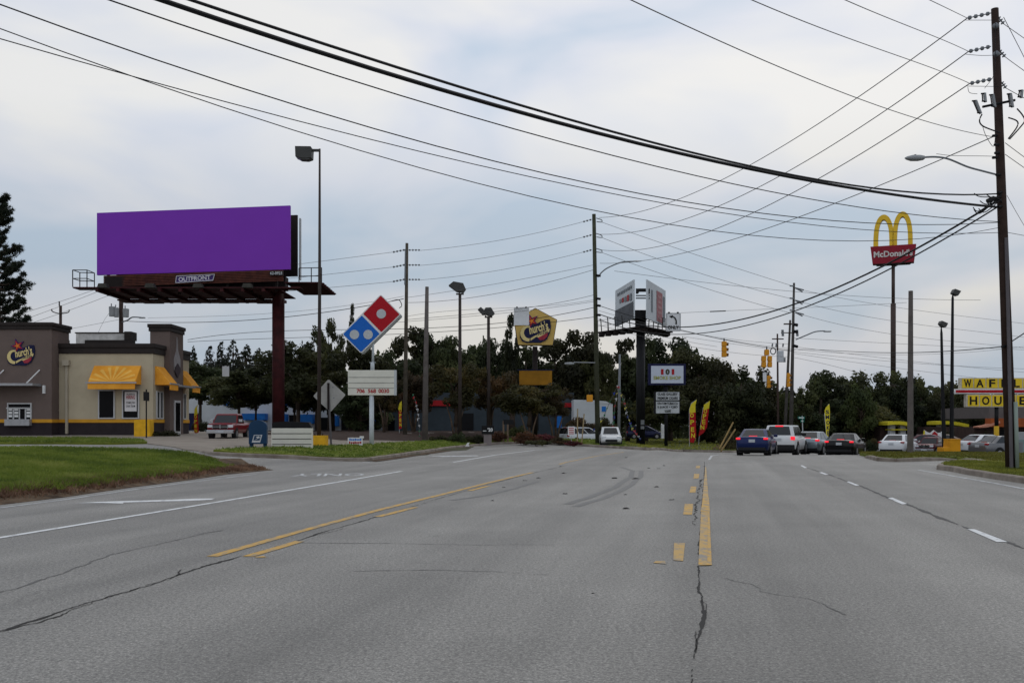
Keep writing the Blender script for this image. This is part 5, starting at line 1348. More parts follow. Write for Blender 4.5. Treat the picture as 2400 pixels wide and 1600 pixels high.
# --- lamp posts
LB = M("lamp_box", (.055, .055, .052), .5, .08)
g = G(750, 1045); lo = Lo(750, g.y, g.z)
t = thing("street_lamp", "tall thin lamp post with one box lamp standing in a yellow block", "street lamp", lo.loc)
mb = MB(); mb.tube([(lo.x(747.5), 0, .1), (lo.x(749), 0, lo.z(700)), (lo.x(749.3), 0, lo.z(349))], [lo.m(5.0), lo.m(3.8), lo.m(2.3)], 12); part(t, "pole", mb, BROWNP, smooth=True)
mb = MB(); mb.prism([lo.xz(*p) for p in ((694, 346), (731, 346.5), (733, 352), (732, 373), (720, 374.5), (707, 374), (695, 370.5))], -.3, .3); hd = part(t, "lamp_head", mb, LB, bevel=.02)
mb = MB(); mb.box(lo.x(732), lo.x(750), -.06, .06, lo.z(355.5), lo.z(350)); part(t, "arm", mb, LB)
mb = MB(); mb.prism([lo.xz(*p) for p in ((697, 371), (731, 374), (722, 377), (706, 376))], -.24, .24); part(hd, "lens", mb, M("lamp_lens", (.10, .10, .10), .3))
mb = MB(); mb.box(lo.x(732.5), lo.x(766), -.38, .38, -.2, lo.z(1020)); part(t, "base", mb, M("bollard_yellow", (.68, .37, .02), .75, .12, 3))
mb = MB()
for k in range(4): mb.tube([(lo.x(740 + k * 5.2), -.2 + .1 * k, lo.z(1020) - .01), (lo.x(740 + k * 5.2), -.2 + .1 * k, lo.z(1020) + .09)], .03, 6)
part(t, "anchor_bolt", mb, DARKST)
def floodpost(label, px, Y, top, heads, base=1036):
    lo = Lo(px, Y); t = thing("flood_lamp_post", label, "street lamp", lo.loc)
    mb = MB(); mb.tube([(0, 0, -.4), (0, 0, lo.z(top))], [lo.m(4.6), lo.m(3.4)], 12); part(t, "pole", mb, BROWNP, smooth=True)
    mb = MB(); mb.box(-lo.m(9), lo.m(9), -.1, .1, lo.z(top) - .02, lo.z(top) + .08); part(t, "crossbar", mb, BROWNP)
    for (poly, yy) in heads:
        mb = MB(); mb.prism([lo.xz(*p) for p in poly], -.32 + yy, .32 + yy); h = part(t, "lamp_head", mb, LB, bevel=.02)
        x = sum(p[0] for p in poly) / len(poly); mb = MB(); mb.tube([(lo.x(x) * .4, yy, lo.z(top)), (lo.x(x) * .6, yy, lo.z(max(p[1] for p in poly) - 3))], .05, 6); part(h, "bracket", mb, DARKST)
floodpost("brown flood lamp post with a single tilted box lamp behind the bare concrete pole", 1078, 76, 690, [(((1051.5, 670), (1063, 660.5), (1086, 664.5), (1092, 678), (1086, 686), (1070, 684)), 0.0)])
floodpost("shorter brown flood lamp post with twin tilted box lamps", 1145, 80, 744, [(((1120, 727), (1127.5, 721), (1135, 728), (1138, 736), (1132, 740)), -.3), (((1133, 729), (1138, 720.5), (1151, 720), (1159.5, 734), (1152, 740), (1140, 738)), .3)])
def thinlamp(label, pts, Y, head, base=None):
    lo = Lo(pts[0][0], Y); t = thing("lot_lamp", label, "street lamp", lo.loc)
    mb = MB(); mb.tube([(0, 0, -.6)] + [(lo.x(p[0]), 0, lo.z(p[1])) for p in pts], [lo.m(5)] + [lo.m(p[2]) for p in pts], 10); part(t, "pole", mb, BLACK, smooth=True)
    mb = MB(); mb.prism([lo.xz(*p) for p in head], -.25, .25); part(t, "lamp_head", mb, LB, bevel=.02)
thinlamp("shorter thin black lamp post in the right-hand lot with a tilted lamp", [(2213, 1048, 5), (2209, 900, 3.8), (2206.5, 781, 2.8), (2206, 766, 1.2)], 66, ((2201, 759), (2204, 752), (2219, 758), (2214, 767.5), (2207, 766)))
thinlamp("taller thin black lamp post in the right-hand lot with a tilted lamp", [(2230.5, 1032, 5), (2231.5, 850, 3.8), (2232.8, 699, 2.8), (2233, 690, 1.2)], 66, ((2230, 687), (2235, 677.5), (2249.5, 683), (2242, 694), (2234, 690)))

# --- poles without wires
def pole(name, label, top, bot, Y, rt_, rb, mat, cat="pole", n=12, z0=None):
    lo = Lo(bot[0], Y); t = thing(name, label, cat, lo.loc)
    mb = MB(); d = Vector((lo.x(top[0]), 0, lo.z(top[1]))) - Vector((0, 0, lo.z(bot[1])))
    b = Vector((0, 0, lo.z(bot[1]))) - d.normalized() * .8
    mb.tube([b, (lo.x((top[0] + bot[0]) / 2), 0, lo.z((top[1] + bot[1]) / 2)), (lo.x(top[0]), 0, lo.z(top[1]))], [lo.m(rb), lo.m((rt_ + rb) / 2), lo.m(rt_)], n)
    part(t, "shaft", mb, mat, smooth=(n > 6)); return t, lo
g = G(995, 1035.5)
pole("bare_pole", "bare grey-brown concrete pole with no wires left of the floodlights", (1000.8, 672), (995.5, 1036), g.y, 4.1, 7.6, GREYP)
pole("square_pole", "bare square grey concrete pole standing before the white sedan", (2134.5, 681.5), (2133.5, 1067), 50.5, 5.4, 8.0, GREYP, n=4)
# ------------------------------------------------------------------ wooden utility poles and their fittings
WOODP = M("weathered_pole_wood", (0.060, 0.040, 0.034), 0.9, 0.2, 3, bump=.3, bscale=12)
WOODG = M("green_treated_wood", (0.055, 0.058, 0.036), 0.9, 0.18, 2, bump=.3, bscale=12)
WOODD = M("dark_creosote_wood", (0.040, 0.025, 0.020), 0.85, 0.2, 3, bump=.3, bscale=14)
WIRE = M("dark_wire", (0.016, 0.016, 0.017), 0.6, 0.0)
WIREG = M("grey_wire", (0.10, 0.098, 0.095), 0.6, 0.0)
INS = M("insulator_grey", (.16, .17, .18), .4, .05)
CAN = M("transformer_grey", (.26, .27, .275), .5, .08, 2)
def insulator_string(root, lo, a, b, n=4, r=5.0, y=0.0):
    """a row of bells between two photo points"""
    A, B = Vector((lo.x(a[0]), y, lo.z(a[1]))), Vector((lo.x(b[0]), y, lo.z(b[1])))
    mb = MB(); pts, rr = [], []
    for k in range(n):
        for u, s in ((.05, .25), (.3, 1.0), (.62, .85), (.7, .25), (.95, .25)):
            pts.append(A.lerp(B, (k + u) / n)); rr.append(lo.m(r) * s)
    mb.tube(pts, rr, 8); part(root, "insulator", mb, INS, smooth=True)
# --- near right pole
RP, lo = pole("utility_pole", "tall dark leaning wooden utility pole at the right edge with cutouts and street lamp", (2331.5, 21), (2371, 1106), 31.0, 8.2, 13.5, WOODD, cat="utility pole", n=16)
for a, b in (((2267, 43), (2323, 31)), ((2270, 121), (2323, 109)), ((2273, 196), (2326, 185))): insulator_string(RP, lo, a, b, 4, 5.0)
for a, b in (((2339, 41), (2353, 57)), ((2342, 119), (2356, 134)), ((2347, 193), (2358, 207))): insulator_string(RP, lo, a, b, 3, 5.5)
for px, py in ((2325, 68), (2326.5, 133)):
    mb = MB(); mb.tube([(lo.x(px - 6), -.22, lo.z(py)), (lo.x(px), -.24, lo.z(py)), (lo.x(px + 7), -.22, lo.z(py))], [.05, .1, .05], 10); part(RP, "guy_clamp", mb, INS, smooth=True)
mb = MB(); mb.tube([(lo.x(2294), -.26, lo.z(257)), (lo.x(2371), -.2, lo.z(240))], lo.m(3.0), 6); arm = part(RP, "crossarm", mb, BLACK)
for (t0, t1) in (((2276, 243), (2288, 274)), ((2297, 226), (2299, 247)), ((2316, 229), (2321, 259)), ((2357, 227), (2362, 259)), ((2384, 219), (2382, 237))):
    mb = MB(); mb.tube([(lo.x(t0[0]), -.3, lo.z(t0[1])), (lo.x(t1[0]), -.3, lo.z(t1[1]))], lo.m(3.6), 8); o = part(arm, "fuse_cutout", mb, CAN)
    mb = MB(); mb.tube([(lo.x(t0[0] - 7), -.34, lo.z(t0[1] + 2)), (lo.x(t1[0] - 8), -.34, lo.z(t1[1] - 3))], lo.m(1.5), 6); mb.tube([(lo.x(t0[0] - 9), -.32, lo.z(t0[1] + 2)), (lo.x(t0[0]), -.32, lo.z(t0[1] + 1))], lo.m(1.8), 6); mb.tube([(lo.x(t1[0] - 9), -.32, lo.z(t1[1] - 2)), (lo.x(t1[0]), -.32, lo.z(t1[1] - 1))], lo.m(1.8), 6); part(o, "fuse_tube", mb, BLACK)
def jumper(pts, r, y=-.3, root=RP, l=None):
    l = l or lo; P_ = [(l.x(p[0]), y, l.z(p[1])) for p in pts]; mb = MB(); mb.tube(smooth_path(P_), r, 5); part(root, "jumper_wire", mb, WIRE)
def smooth_path(pts, n=5):
    pts = [Vector(p) for p in pts]; out = []
    for i in range(len(pts) - 1):
        p0, p1, p2, p3 = pts[max(i - 1, 0)], pts[i], pts[i + 1], pts[min(i + 2, len(pts) - 1)]
        for k in range(n):
            t = k / n; out.append(.5 * ((2 * p1) + (p2 - p0) * t + (2 * p0 - 5 * p1 + 4 * p2 - p3) * t * t + (3 * p1 - p0 - 3 * p2 + p3) * t ** 3))
    out.append(pts[-1]); return out
jumper([(2291, 275), (2285, 290), (2292, 302), (2315, 312), (2334, 318)], .022)
jumper([(2352, 283), (2372, 291), (2372, 305), (2352, 332)], .022)
jumper([(2372, 262), (2384, 276), (2390, 290), (2380, 305), (2355, 333)], .022)
jumper([(2292, 302), (2300, 325), (2317, 350), (2322, 325)], .009)
jumper([(2250, 57), (2318, 57)], .008); jumper([(2252, 136), (2290, 139), (2326, 138)], .008); jumper([(2256, 210), (2330, 211)], .008)
jumper([(2322, 60), (2322, 150), (2318, 185), (2297, 215)], .008); jumper([(2258, 212), (2262, 225), (2280, 228)], .008); jumper([(2341, 50), (2400, 165)], .010)
for px, py in ((2326, 321), (2330, 342), (2331, 361), (2326, 372), (2334, 412), (2338, 453), (2330, 470), (2338, 486), (2347, 812)):
    mb = MB(); mb.tube([(lo.x(px - 6), -.2, lo.z(py + 2)), (lo.x(px + 6), -.1, lo.z(py - 1))], lo.m(3.2), 8); part(RP, "bracket", mb, BLACK)
mb = MB()
rj = random.Random(8)
for k in range(7):
    a = (2262 + rj.uniform(0, 60), 456 + rj.uniform(0, 40)); mb.tube(smooth_path([(lo.x(a[0]), -.2, lo.z(a[1])), (lo.x(a[0] + 14), -.25, lo.z(a[1] + 9)), (lo.x(2342), -.15, lo.z(462 + rj.uniform(-8, 30)))]), .016, 5)
mb.tube([(lo.x(2306), -.22, lo.z(476)), (lo.x(2322), -.22, lo.z(468))], .075, 8)
part(RP, "cable_splice", mb, WIRE)
# street lamp arm
mb = MB(); mb.tube(smooth_path([(lo.x(2335), -.1, lo.z(412)), (lo.x(2300), -.1, lo.z(403)), (lo.x(2264), -.1, lo.z(393)), (lo.x(2220), -.1, lo.z(375)), (lo.x(2190), -.1, lo.z(370)), (lo.x(2160), -.1, lo.z(371))]), lo.m(2.3), 8); la = part(RP, "lamp_arm", mb, INS, smooth=True)
lh = MB(); lh.loft([[(lo.x(x) , -.1 + d * .16 * w, lo.z(372.5) + e * .075 * w) for d, e in ((-1, -.4), (-.7, .9), (.7, .9), (1, -.4), (.6, -1), (-.6, -1))] for x, w in ((2162, .7), (2150, 1.0), (2134, 1.0), (2122, .55), (2118, .2))])
lhp = part(la, "lamp_head", lh, CAN, smooth=True)
mb = MB(); mb.tube([(lo.x(2142), -.1, lo.z(369)), (lo.x(2142), -.1, lo.z(364.5))], .035, 8); part(la, "photocell", mb, BLACK)
jumper([(2185, 367), (2222, 371), (2290, 372), (2330, 373)], .008)
# conduits
mb = MB(); mb.tube([(lo.x(2351), -.2, lo.z(560)), (lo.x(2356), -.2, lo.z(760)), (lo.x(2362.5), -.22, lo.z(1102))], lo.m(4.2), 8); part(RP, "grey_conduit", mb, M("conduit_grey", (.10, .09, .095), .5, .08))
mb = MB(); mb.tube([(lo.x(2371), -.24, lo.z(942)), (lo.x(2374.5), -.26, lo.z(1105))], lo.m(4.6), 10); part(RP, "green_conduit", mb, M("conduit_green", (.21, .25, .215), .5, .05), smooth=True)
mb = MB(); mb.box(lo.x(2384), lo.x(2394), -.1, .2, lo.z(1060), lo.z(1035)); part(RP, "meter_box", mb, M("box_grey", (.2, .21, .22)))

# --- first wooden pole (left of centre)
Y2 = 74
U2, lo2 = pole("utility_pole", "weathered wooden utility pole with three levels of insulators beside the pizza sign", (953.7, 570), (949, 1038), Y2, 3.4, 5.6, M("pole_grey_brown", (.085, .072, .055), .9, .2, 3), cat="utility pole")
for py in (587, 622, 656):
    insulator_string(U2, lo2, (920, py + 4), (951, py - 2), 4, 2.4); insulator_string(U2, lo2, (985, py - 1), (956, py - 1), 4, 2.2)
mb = MB(); mb.tube(smooth_path([(lo2.x(918), -.1, lo2.z(706)), (lo2.x(935), -.1, lo2.z(703)), (lo2.x(942), -.1, lo2.z(716)), (lo2.x(936), -.1, lo2.z(722))]), .03, 5); part(U2, "service_loop", mb, WIRE)
mb = MB(); mb.tube([(lo2.x(949.5), -.14, lo2.z(668)), (lo2.x(951), -.14, lo2.z(585))], .06, 6); part(U2, "cover_strip", mb, INS)
# --- green pole (centre)
Y3 = 72
U3, lo3 = pole("utility_pole", "greenish treated wooden utility pole with street lamp arm left of the V billboard", (1392, 502), (1401, 1034), Y3, 4.3, 6.0, WOODG, cat="utility pole")
for py in (520, 556, 591):
    insulator_string(U3, lo3, (1366, py), (1388, py - 6), 3, 2.2)
    mb = MB(); mb.tube(smooth_path([(lo3.x(1397), -.1, lo3.z(py - 8)), (lo3.x(1409), -.1, lo3.z(py - 4)), (lo3.x(1410), -.1, lo3.z(py + 1)), (lo3.x(1398), -.1, lo3.z(py))]), .035, 5); part(U3, "insulator", mb, INS)
mb = MB(); mb.tube(smooth_path([(lo3.x(1400.6), -.1, lo3.z(650)), (lo3.x(1410), -.3, lo3.z(639)), (lo3.x(1425), -.5, lo3.z(629)), (lo3.x(1455), -.8, lo3.z(618.5)), (lo3.x(1482), -1, lo3.z(618))]), .045, 6); la = part(U3, "lamp_arm", mb, INS, smooth=True)
mb = MB(); mb.loft([[(lo3.x(x), -1 + d * .16 * w, lo3.z(617.5) + e * .06 * w) for d, e in ((-1, -.4), (0, 1), (1, -.4), (0, -1))] for x, w in ((1480, .7), (1488, 1), (1499, .3))]); part(la, "lamp_head", mb, CAN)
mb = MB(); mb.tube([(lo3.x(1395), -.1, lo3.z(850)), (lo3.x(1344), -.4, lo3.z(849.5))], .04, 6); la = part(U3, "lamp_arm", mb, CAN)
mb = MB(); mb.loft([[(lo3.x(x), -.4 + d * .2 * w, lo3.z(852.5) + e * .11 * w) for d, e in ((-1, -.6), (-.6, .9), (.6, .9), (1, -.6), (0, -1))] for x, w in ((1345, .6), (1336, 1), (1325, .75), (1322, .2))]); part(la, "lamp_head", mb, CAN, smooth=True)
for py in (646, 700, 716, 738):
    mb = MB(); mb.tube([(lo3.x(1397), -.18, lo3.z(py)), (lo3.x(1407), -.1, lo3.z(py + 1))], .09, 6); part(U3, "bracket", mb, BLACK)
# --- grey poles beyond the junction
Y5 = 78
U5, lo5 = pole("utility_pole", "tallest grey wooden pole beyond the junction with a curved lamp arm", (1861, 663), (1853, 1048), Y5, 2.5, 5.4, M("pole_grey", (.075, .068, .062), .9, .2, 3), cat="utility pole")
for py in (678, 707, 735):
    for (dx, dy) in ((20, 5), (17, 9)):
        mb = MB(); mb.tube([(lo5.x(1863), -.1, lo5.z(py - 3)), (lo5.x(1863 + dx), -.1, lo5.z(py - 3 + dy))], .055, 6); part(U5, "insulator", mb, INS)
    mb = MB(); mb.tube([(lo5.x(1850), -.1, lo5.z(py - 8)), (lo5.x(1860), -.1, lo5.z(py - 7))], .06, 6); part(U5, "insulator", mb, INS)
mb = MB(); mb.tube(smooth_path([(lo5.x(1864), -.1, lo5.z(796)), (lo5.x(1885), -.4, lo5.z(787)), (lo5.x(1905), -.7, lo5.z(779)), (lo5.x(1926), -.9, lo5.z(778))]), .05, 6); la = part(U5, "lamp_arm", mb, INS, smooth=True)
mb = MB(); mb.box(lo5.x(1923), lo5.x(1939), -1.05, -.75, lo5.z(780.5), lo5.z(778)); part(la, "lamp_head", mb, CAN, bevel=.02)
for py in (760, 776, 810):
    mb = MB(); mb.tube([(lo5.x(1857), -.2, lo5.z(py)), (lo5.x(1868), -.2, lo5.z(py + 3))], .12, 6); part(U5, "bracket", mb, BLACK)
U5b, lob = pole("utility_pole", "leaning thinner grey wooden pole just left of the tallest one", (1852, 750), (1838, 1046), 84, 2.4, 4.2, M("pole_grey", (.06, .055, .05)), cat="utility pole")
mb = MB(); mb.box(lob.x(1836), lob.x(1868), -.16, -.06, lob.z(761), lob.z(758)); part(U5b, "crossarm", mb, WOODP)
mb = MB(); mb.box(lob.x(1830), lob.x(1870), -.16, -.06, lob.z(781), lob.z(779)); part(U5b, "crossarm", mb, WOODP)
for px in (1833, 1835, 1867, 1869):
    mb = MB(); mb.tube([(lob.x(px), -.12, lob.z(788)), (lob.x(px - 1), -.12, lob.z(773))], .07, 6); part(U5b, "fuse_cutout", mb, INS)
U5c, loc_ = pole("utility_pole", "short wooden pole carrying a large pale transformer", (1822, 782), (1824, 1046), 88, 1.9, 3.0, WOODP, cat="utility pole")
mb = MB(); mb.tube([(loc_.x(1825.5), -.5, loc_.z(849)), (loc_.x(1825.5), -.5, loc_.z(823))], loc_.m(7.5), 16); part(U5c, "transformer", mb, M("pale_can", (.48, .50, .52), .5, .05), smooth=False, bevel=.04)
mb = MB(); mb.tube([(loc_.x(1836), -.3, loc_.z(849)), (loc_.x(1836), -.3, loc_.z(838))], loc_.m(3.2), 10); part(U5c, "transformer", mb, CAN)
mb = MB(); mb.box(loc_.x(1809), loc_.x(1836), -.12, -.02, loc_.z(795.5), loc_.z(793)); part(U5c, "crossarm", mb, WOODP)
for px in (1809, 1818, 1834):
    mb = MB(); mb.tube([(loc_.x(px), -.1, loc_.z(813)), (loc_.x(px + 1), -.1, loc_.z(805))], .07, 6); part(U5c, "fuse_cutout", mb, INS)
mb = MB()
for k in range(20):
    a, b = 6.283 * k / 20, 6.283 * (k + 1) / 20
    mb.tube([(loc_.x(1810.5 + 6 * math.cos(a)), -.2, loc_.z(823 + 7.5 * math.sin(a))), (loc_.x(1810.5 + 6 * math.cos(b)), -.2, loc_.z(823 + 7.5 * math.sin(b)))], .045, 5)
part(U5c, "cable_coil", mb, WIRE)
# --- poles behind the restaurant
UA, loa = pole("utility_pole", "wooden pole with three grey transformer cans behind the restaurant under the purple billboard", (284, 640), (283.5, 1020), 92, 4.6, 5.8, WOODP, cat="utility pole")
for (x, y0, y1, r) in ((269, 743, 721, 7.5), (279, 745, 724, 5.5), (301, 745, 726, 7.2)):
    mb = MB(); mb.tube([(loa.x(x), -.6, loa.z(y1 - 1)), (loa.x(x), -.6, loa.z(y1)), (loa.x(x), -.6, loa.z(y0))], [loa.m(r * .8), loa.m(r), loa.m(r * .92)], 14); o = part(UA, "transformer", mb, CAN)
    mb = MB(); mb.tube([(loa.x(x - 2), -.6, loa.z(y1)), (loa.x(x - 2), -.6, loa.z(y1 - 8))], .05, 5); part(o, "bushing", mb, INS)
mb = MB(); mb.tube(smooth_path([(loa.x(286), -.1, loa.z(755)), (loa.x(302), -.3, loa.z(751)), (loa.x(316), -.6, loa.z(745)), (loa.x(338), -.8, loa.z(746))]), .06, 6); la = part(UA, "lamp_arm", mb, INS)
mb = MB(); mb.box(loa.x(334), loa.x(347), -.95, -.65, loa.z(748), loa.z(745.5)); part(la, "lamp_head", mb, CAN)
mb = MB(); mb.box(loa.x(270), loa.x(298), -.15, -.05, loa.z(694), loa.z(691)); part(UA, "crossarm", mb, WOODP)
UB, lob2 = pole("utility_pole", "short wooden pole with a pin on top and two curved arms behind the grey tower", (142, 716), (141.5, 1020), 96, 3.2, 3.6, WOODP, cat="utility pole")
mb = MB(); mb.tube([(lob2.x(139), 0, lob2.z(717)), (lob2.x(139), 0, lob2.z(706))], .06, 6); part(UB, "top_pin", mb, DARKST)
mb = MB(); mb.tube(smooth_path([(lob2.x(123), -.1, lob2.z(724)), (lob2.x(124), -.1, lob2.z(730)), (lob2.x(141), -.1, lob2.z(735)), (lob2.x(161), -.1, lob2.z(732)), (lob2.x(163), -.1, lob2.z(726))]), .05, 6); part(UB, "arm", mb, DARKST)

# ------------------------------------------------------------------ wires
def wire(label, pts, Y0, Y1, r, mat=WIRE, deg=3, ext=None, name="power_line", cat="cable", group="overhead lines"):
    """a cable in the upright plane between depth Y0 (first point) and Y1 (last point), hung through the photo points"""
    k = [(p[0] - CX) / F for p in pts]; X0, X1 = k[0] * Y0, k[-1] * Y1
    S, Z = [], []
    for kk, p in zip(k, pts):
        den = (X1 - X0) - kk * (Y1 - Y0); s = (kk * Y0 - X0) / den
        Y = Y0 + s * (Y1 - Y0); S.append(s); Z.append(CAMZ - (p[1] - HY) / F * Y)
    d = min(deg, len(pts) - 1); w = np.ones(len(S)); w[0] = w[-1] = 6
    c = np.polyfit(S, Z, d, w=w)
    if ext is None:      # lines that leave the picture run on well past its edge
        e0 = 0.9 if (pts[0][0] < 0 or pts[0][1] < 0) else 0.0; e1 = 4.0 if pts[-1][0] > 2395 and abs(Y1 - Y0) < 2 else (0.5 if pts[-1][0] > 2395 else 0.0)
        if pts[-1][0] < 0: e1 = 0.5
    n = 40; d0 = float(np.polyval(np.polyder(c), 0)); d1 = float(np.polyval(np.polyder(c), 1)); path = []
    for i in range(n + 1):
        s = -e0 + (1 + e0 + e1) * i / n
        z = float(np.polyval(c, s)) if 0 <= s <= 1 else (float(np.polyval(c, 0)) + d0 * s + 0.5 * abs(d0) * s * s if s < 0 else float(np.polyval(c, 1)) + d1 * (s - 1))
        path.append((X0 + (X1 - X0) * s, Y0 + (Y1 - Y0) * s, z))
    o0 = Vector(path[0]); mb = MB(); mb.tube([Vector(p) - o0 for p in path], r, 6)
    return solid(name, label, cat, mb, mat, o0, group=group)
wire("thickest black bundled cable sweeping from the top left edge to the leaning brown pole", [(300, -26), (379, 0), (560, 62), (800, 136), (1100, 231), (1500, 340), (1761, 394), (1910, 426), (2100, 457), (2293, 482), (2344, 486)], 13.5, 31, .036)
wire("second thick black cable running just above the thickest bundled cable", [(380, -22), (444, 0), (800, 117), (1100, 209), (1500, 326), (1761, 391), (1995, 436), (2100, 446), (2306, 453), (2344, 454)], 13.5, 31, .023)
wire("medium black wire below the two thick cables, topmost of the four lower left wires", [(190, -22), (269, 0), (800, 178.6), (1100, 272), (1500, 382), (1770, 444), (2080, 493), (2345, 520)], 14, 31, .011)
wire("black wire leaving the left edge nearest the top left corner", [(-80, -18), (0, 6), (400, 143), (800, 276), (1100, 363), (1407, 443), (1676, 487), (1910, 511), (2050, 520), (2345, 521)], 15, 31, .011)
wire("wire entering the left edge lowest, rising above its twin after they cross", [(-80, 68), (0, 92), (340, 191), (700, 288), (1100, 382), (1407, 443.5), (1583, 481), (1753, 508), (1910, 529), (2080, 544), (2345, 545)], 16, 31, .009)
wire("wire crossing its twin near the left edge and then sagging lowest", [(-80, 38), (0, 68), (340, 188), (800, 338), (1100, 426.5), (1500, 513), (1655, 540), (1783, 555), (2000, 565), (2206, 552), (2345, 533)], 16, 31, .009)
wire("lowest of the four thin wires from the top edge down to the leaning brown pole", [(1440, -18), (1476, 0), (1800, 146), (2030, 238), (2327, 321)], 15, 31, .009, WIREG)
wire("thin wire from the top edge to the third insulator string of the leaning brown pole", [(1720, -18), (1761, 0), (2030, 105), (2273, 196)], 17, 31, .009, WIREG)
wire("thin wire from the top edge to the second insulator string of the leaning brown pole", [(1940, -18), (1980, 0), (2130, 62), (2270, 121)], 19, 31, .009, WIREG)
wire("short thin wire from the top edge to the leaning brown pole's topmost insulator string", [(2140, -18), (2178, 0), (2267, 43)], 21, 31, .009, WIREG)
wire("uppermost long diagonal wire from the leaning pole's top to the green pole's top", [(2267, 43), (1960, 256), (1761, 391), (1560, 477), (1480, 500), (1404, 510)], 31, Y3, .016, WIREG)
wire("second long diagonal wire from the leaning pole to the green pole", [(2270, 121), (2000, 305), (1848, 401), (1770, 447), (1560, 526), (1480, 545), (1404, 549)], 31, Y3, .016, WIREG)
wire("third long diagonal wire from the leaning pole to the green pole", [(2273, 196), (2060, 332), (1910, 423), (1690, 533), (1560, 576), (1480, 584), (1404, 585)], 31, Y3, .016, WIREG)
wire("lowest long diagonal wire from the leaning pole's bracket to the green pole", [(2327, 321), (2190, 384), (2010, 452), (1840, 520), (1749, 553), (1600, 595), (1500, 610), (1406, 617)], 31, Y3, .015, WIREG)
wire("thick black cable from the traffic sign up to the leaning pole, upper of the pair", [(2340, 470), (2280, 502), (2029, 640), (1861, 713), (1680, 762.5), (1596, 768), (1500, 757), (1404, 736)], 31, Y3, .033)
wire("thinner black cable rising to the leaning pole, lower of the pair beside the burger sign", [(2340, 484), (2288, 512), (2150, 590), (2040, 653), (1864, 730), (1680, 778), (1596, 784), (1500, 774), (1404, 748)], 31, Y3, .024)
for i, (py2, py3) in enumerate(((587, 514), (622, 550), (656, 585))):
    wire(("top", "middle", "bottom")[i] + " of the three thin wires from the green pole to the first wooden pole", [(1366, py3 + 6), (1180, (py2 + py3) / 2 + 10 + 1), (985, py2)], Y3, Y2, .013, WIREG)
    wire(("top", "middle", "bottom")[i] + " of the three thin wires from the first wooden pole off behind the billboard", [(920, py2 + 4), (700, py2 + 32 - i * 4), (460, py2 + 58 - i * 8), (285, py2 + 66 - i * 6)], Y2, 90, .014, WIREG)
wire("thin wire joining the green pole to the first wooden pole just below the insulators", [(1390, 621), (1180, 662), (955, 697)], Y3, Y2, .013, WIREG)
wire("sagging wire joining the green pole to the first wooden pole below the thin one", [(1392, 632), (1240, 672), (1100, 698), (957, 709)], Y3, Y2, .016, WIREG)
wire("wire passing just above the blank white sign from the green pole", [(1396, 690), (1250, 719), (1080, 738), (955, 749)], Y3, Y2, .016, WIREG)
wire("thin wire behind the yellow five-sided sign from the green pole", [(1396, 706), (1240, 727), (1060, 745), (890, 758)], Y3, Y2, .014, WIREG)
wire("dark cable ending at the yellow five-sided sign's peak from the green pole", [(1398, 719), (1290, 742), (1180, 757), (960, 768), (700, 775), (440, 796)], Y3, 88, .022, WIRE)
wire("lower dark cable from the green pole behind the yellow sign and trees", [(1398, 742), (1330, 748), (1190, 768), (960, 780), (745, 790), (440, 801)], Y3, 88, .02, WIRE)
wire("braided cable from the first wooden pole past the column to the pole with three cans", [(946, 700), (870, 716), (700, 739), (560, 751), (440, 756), (360, 755), (289, 752)], Y2, 92, .026, WIRE)
wire("faint wire above the braided cable to the pole with three cans", [(946, 694), (800, 718), (600, 736), (440, 743), (347, 745)], Y2, 92, .012, WIREG)
wire("topmost of three faint wires over the restaurant roof toward the dark pine", [(280, 655), (201, 687), (120, 712), (48, 736), (-40, 764)], 92, 100, .016, WIREG)
wire("middle of three faint wires over the restaurant roof toward the dark pine", [(280, 662), (215, 689), (140, 718), (48, 752), (-40, 784)], 92, 100, .016, WIREG)
wire("lowest of three faint wires over the restaurant roof toward the dark pine", [(280, 682), (245, 697), (160, 727), (90, 752), (-40, 796)], 92, 100, .016, WIREG)
wire("faint guy wire slanting down left of the pole with three cans", [(278, 720), (255, 735), (230, 780)], 92, 94, .012, WIREG)
wire("faint wire from the pole with three cans down to the short pin-topped pole", [(278, 749), (210, 762), (145, 774)], 92, 96, .014, WIREG)
# beyond the junction
for i, (a, b, c) in enumerate((((1411, 521), (1640, 600), (1851, 668)), ((1411, 557), (1640, 640), (1851, 699)), ((1411, 592), (1630, 668), (1851, 733)))):
    wire(("upper", "middle", "lower")[i] + " of three thin wires from the green pole down to the tallest grey pole", [a, b, c], Y3, Y5, .014, WIREG)
    e = ((2055, 713), (2399, 758), (2460, 766)) if i == 0 else (((2050, 745), (2399, 790), (2460, 799)) if i == 1 else ((2060, 778), (2399, 815), (2460, 822)))
    wire(("upper", "middle", "lower")[i] + " of three thin wires from the tallest grey pole to the right edge", [(1883, 680 + 29 * i), *e], Y5, 88, .013, WIREG)
wire("sagging wire from the green pole's lamp arm to a dead end near the burger sign", [(1440, 635), (1560, 652), (1700, 666), (1868, 684), (2060, 697), (2298, 703)], Y3, 76, .014, WIREG)
wire("faint nearly level wire right of the traffic sign ending in a short thick splice", [(1596, 733), (1700, 729), (1823, 722), (1940, 720), (2040, 713), (2125, 709)], 70, 72, .012, WIREG)
mb = MB(); a = P(1664, 730, 70.5); b = P(1701, 728.5, 70.5); mb.tube([(0, 0, 0), tuple(b - a)], .04, 6); solid("cable_splice", "short thick splice on the faint level wire right of the traffic sign", "splice", mb, WIRE, a)
wire("signal span cable from the green pole down past both traffic signals to the grey poles", [(1404, 716), (1500, 748), (1600, 773), (1697, 795), (1797, 815), (1860, 822)], Y3, Y5, .022, WIRE)
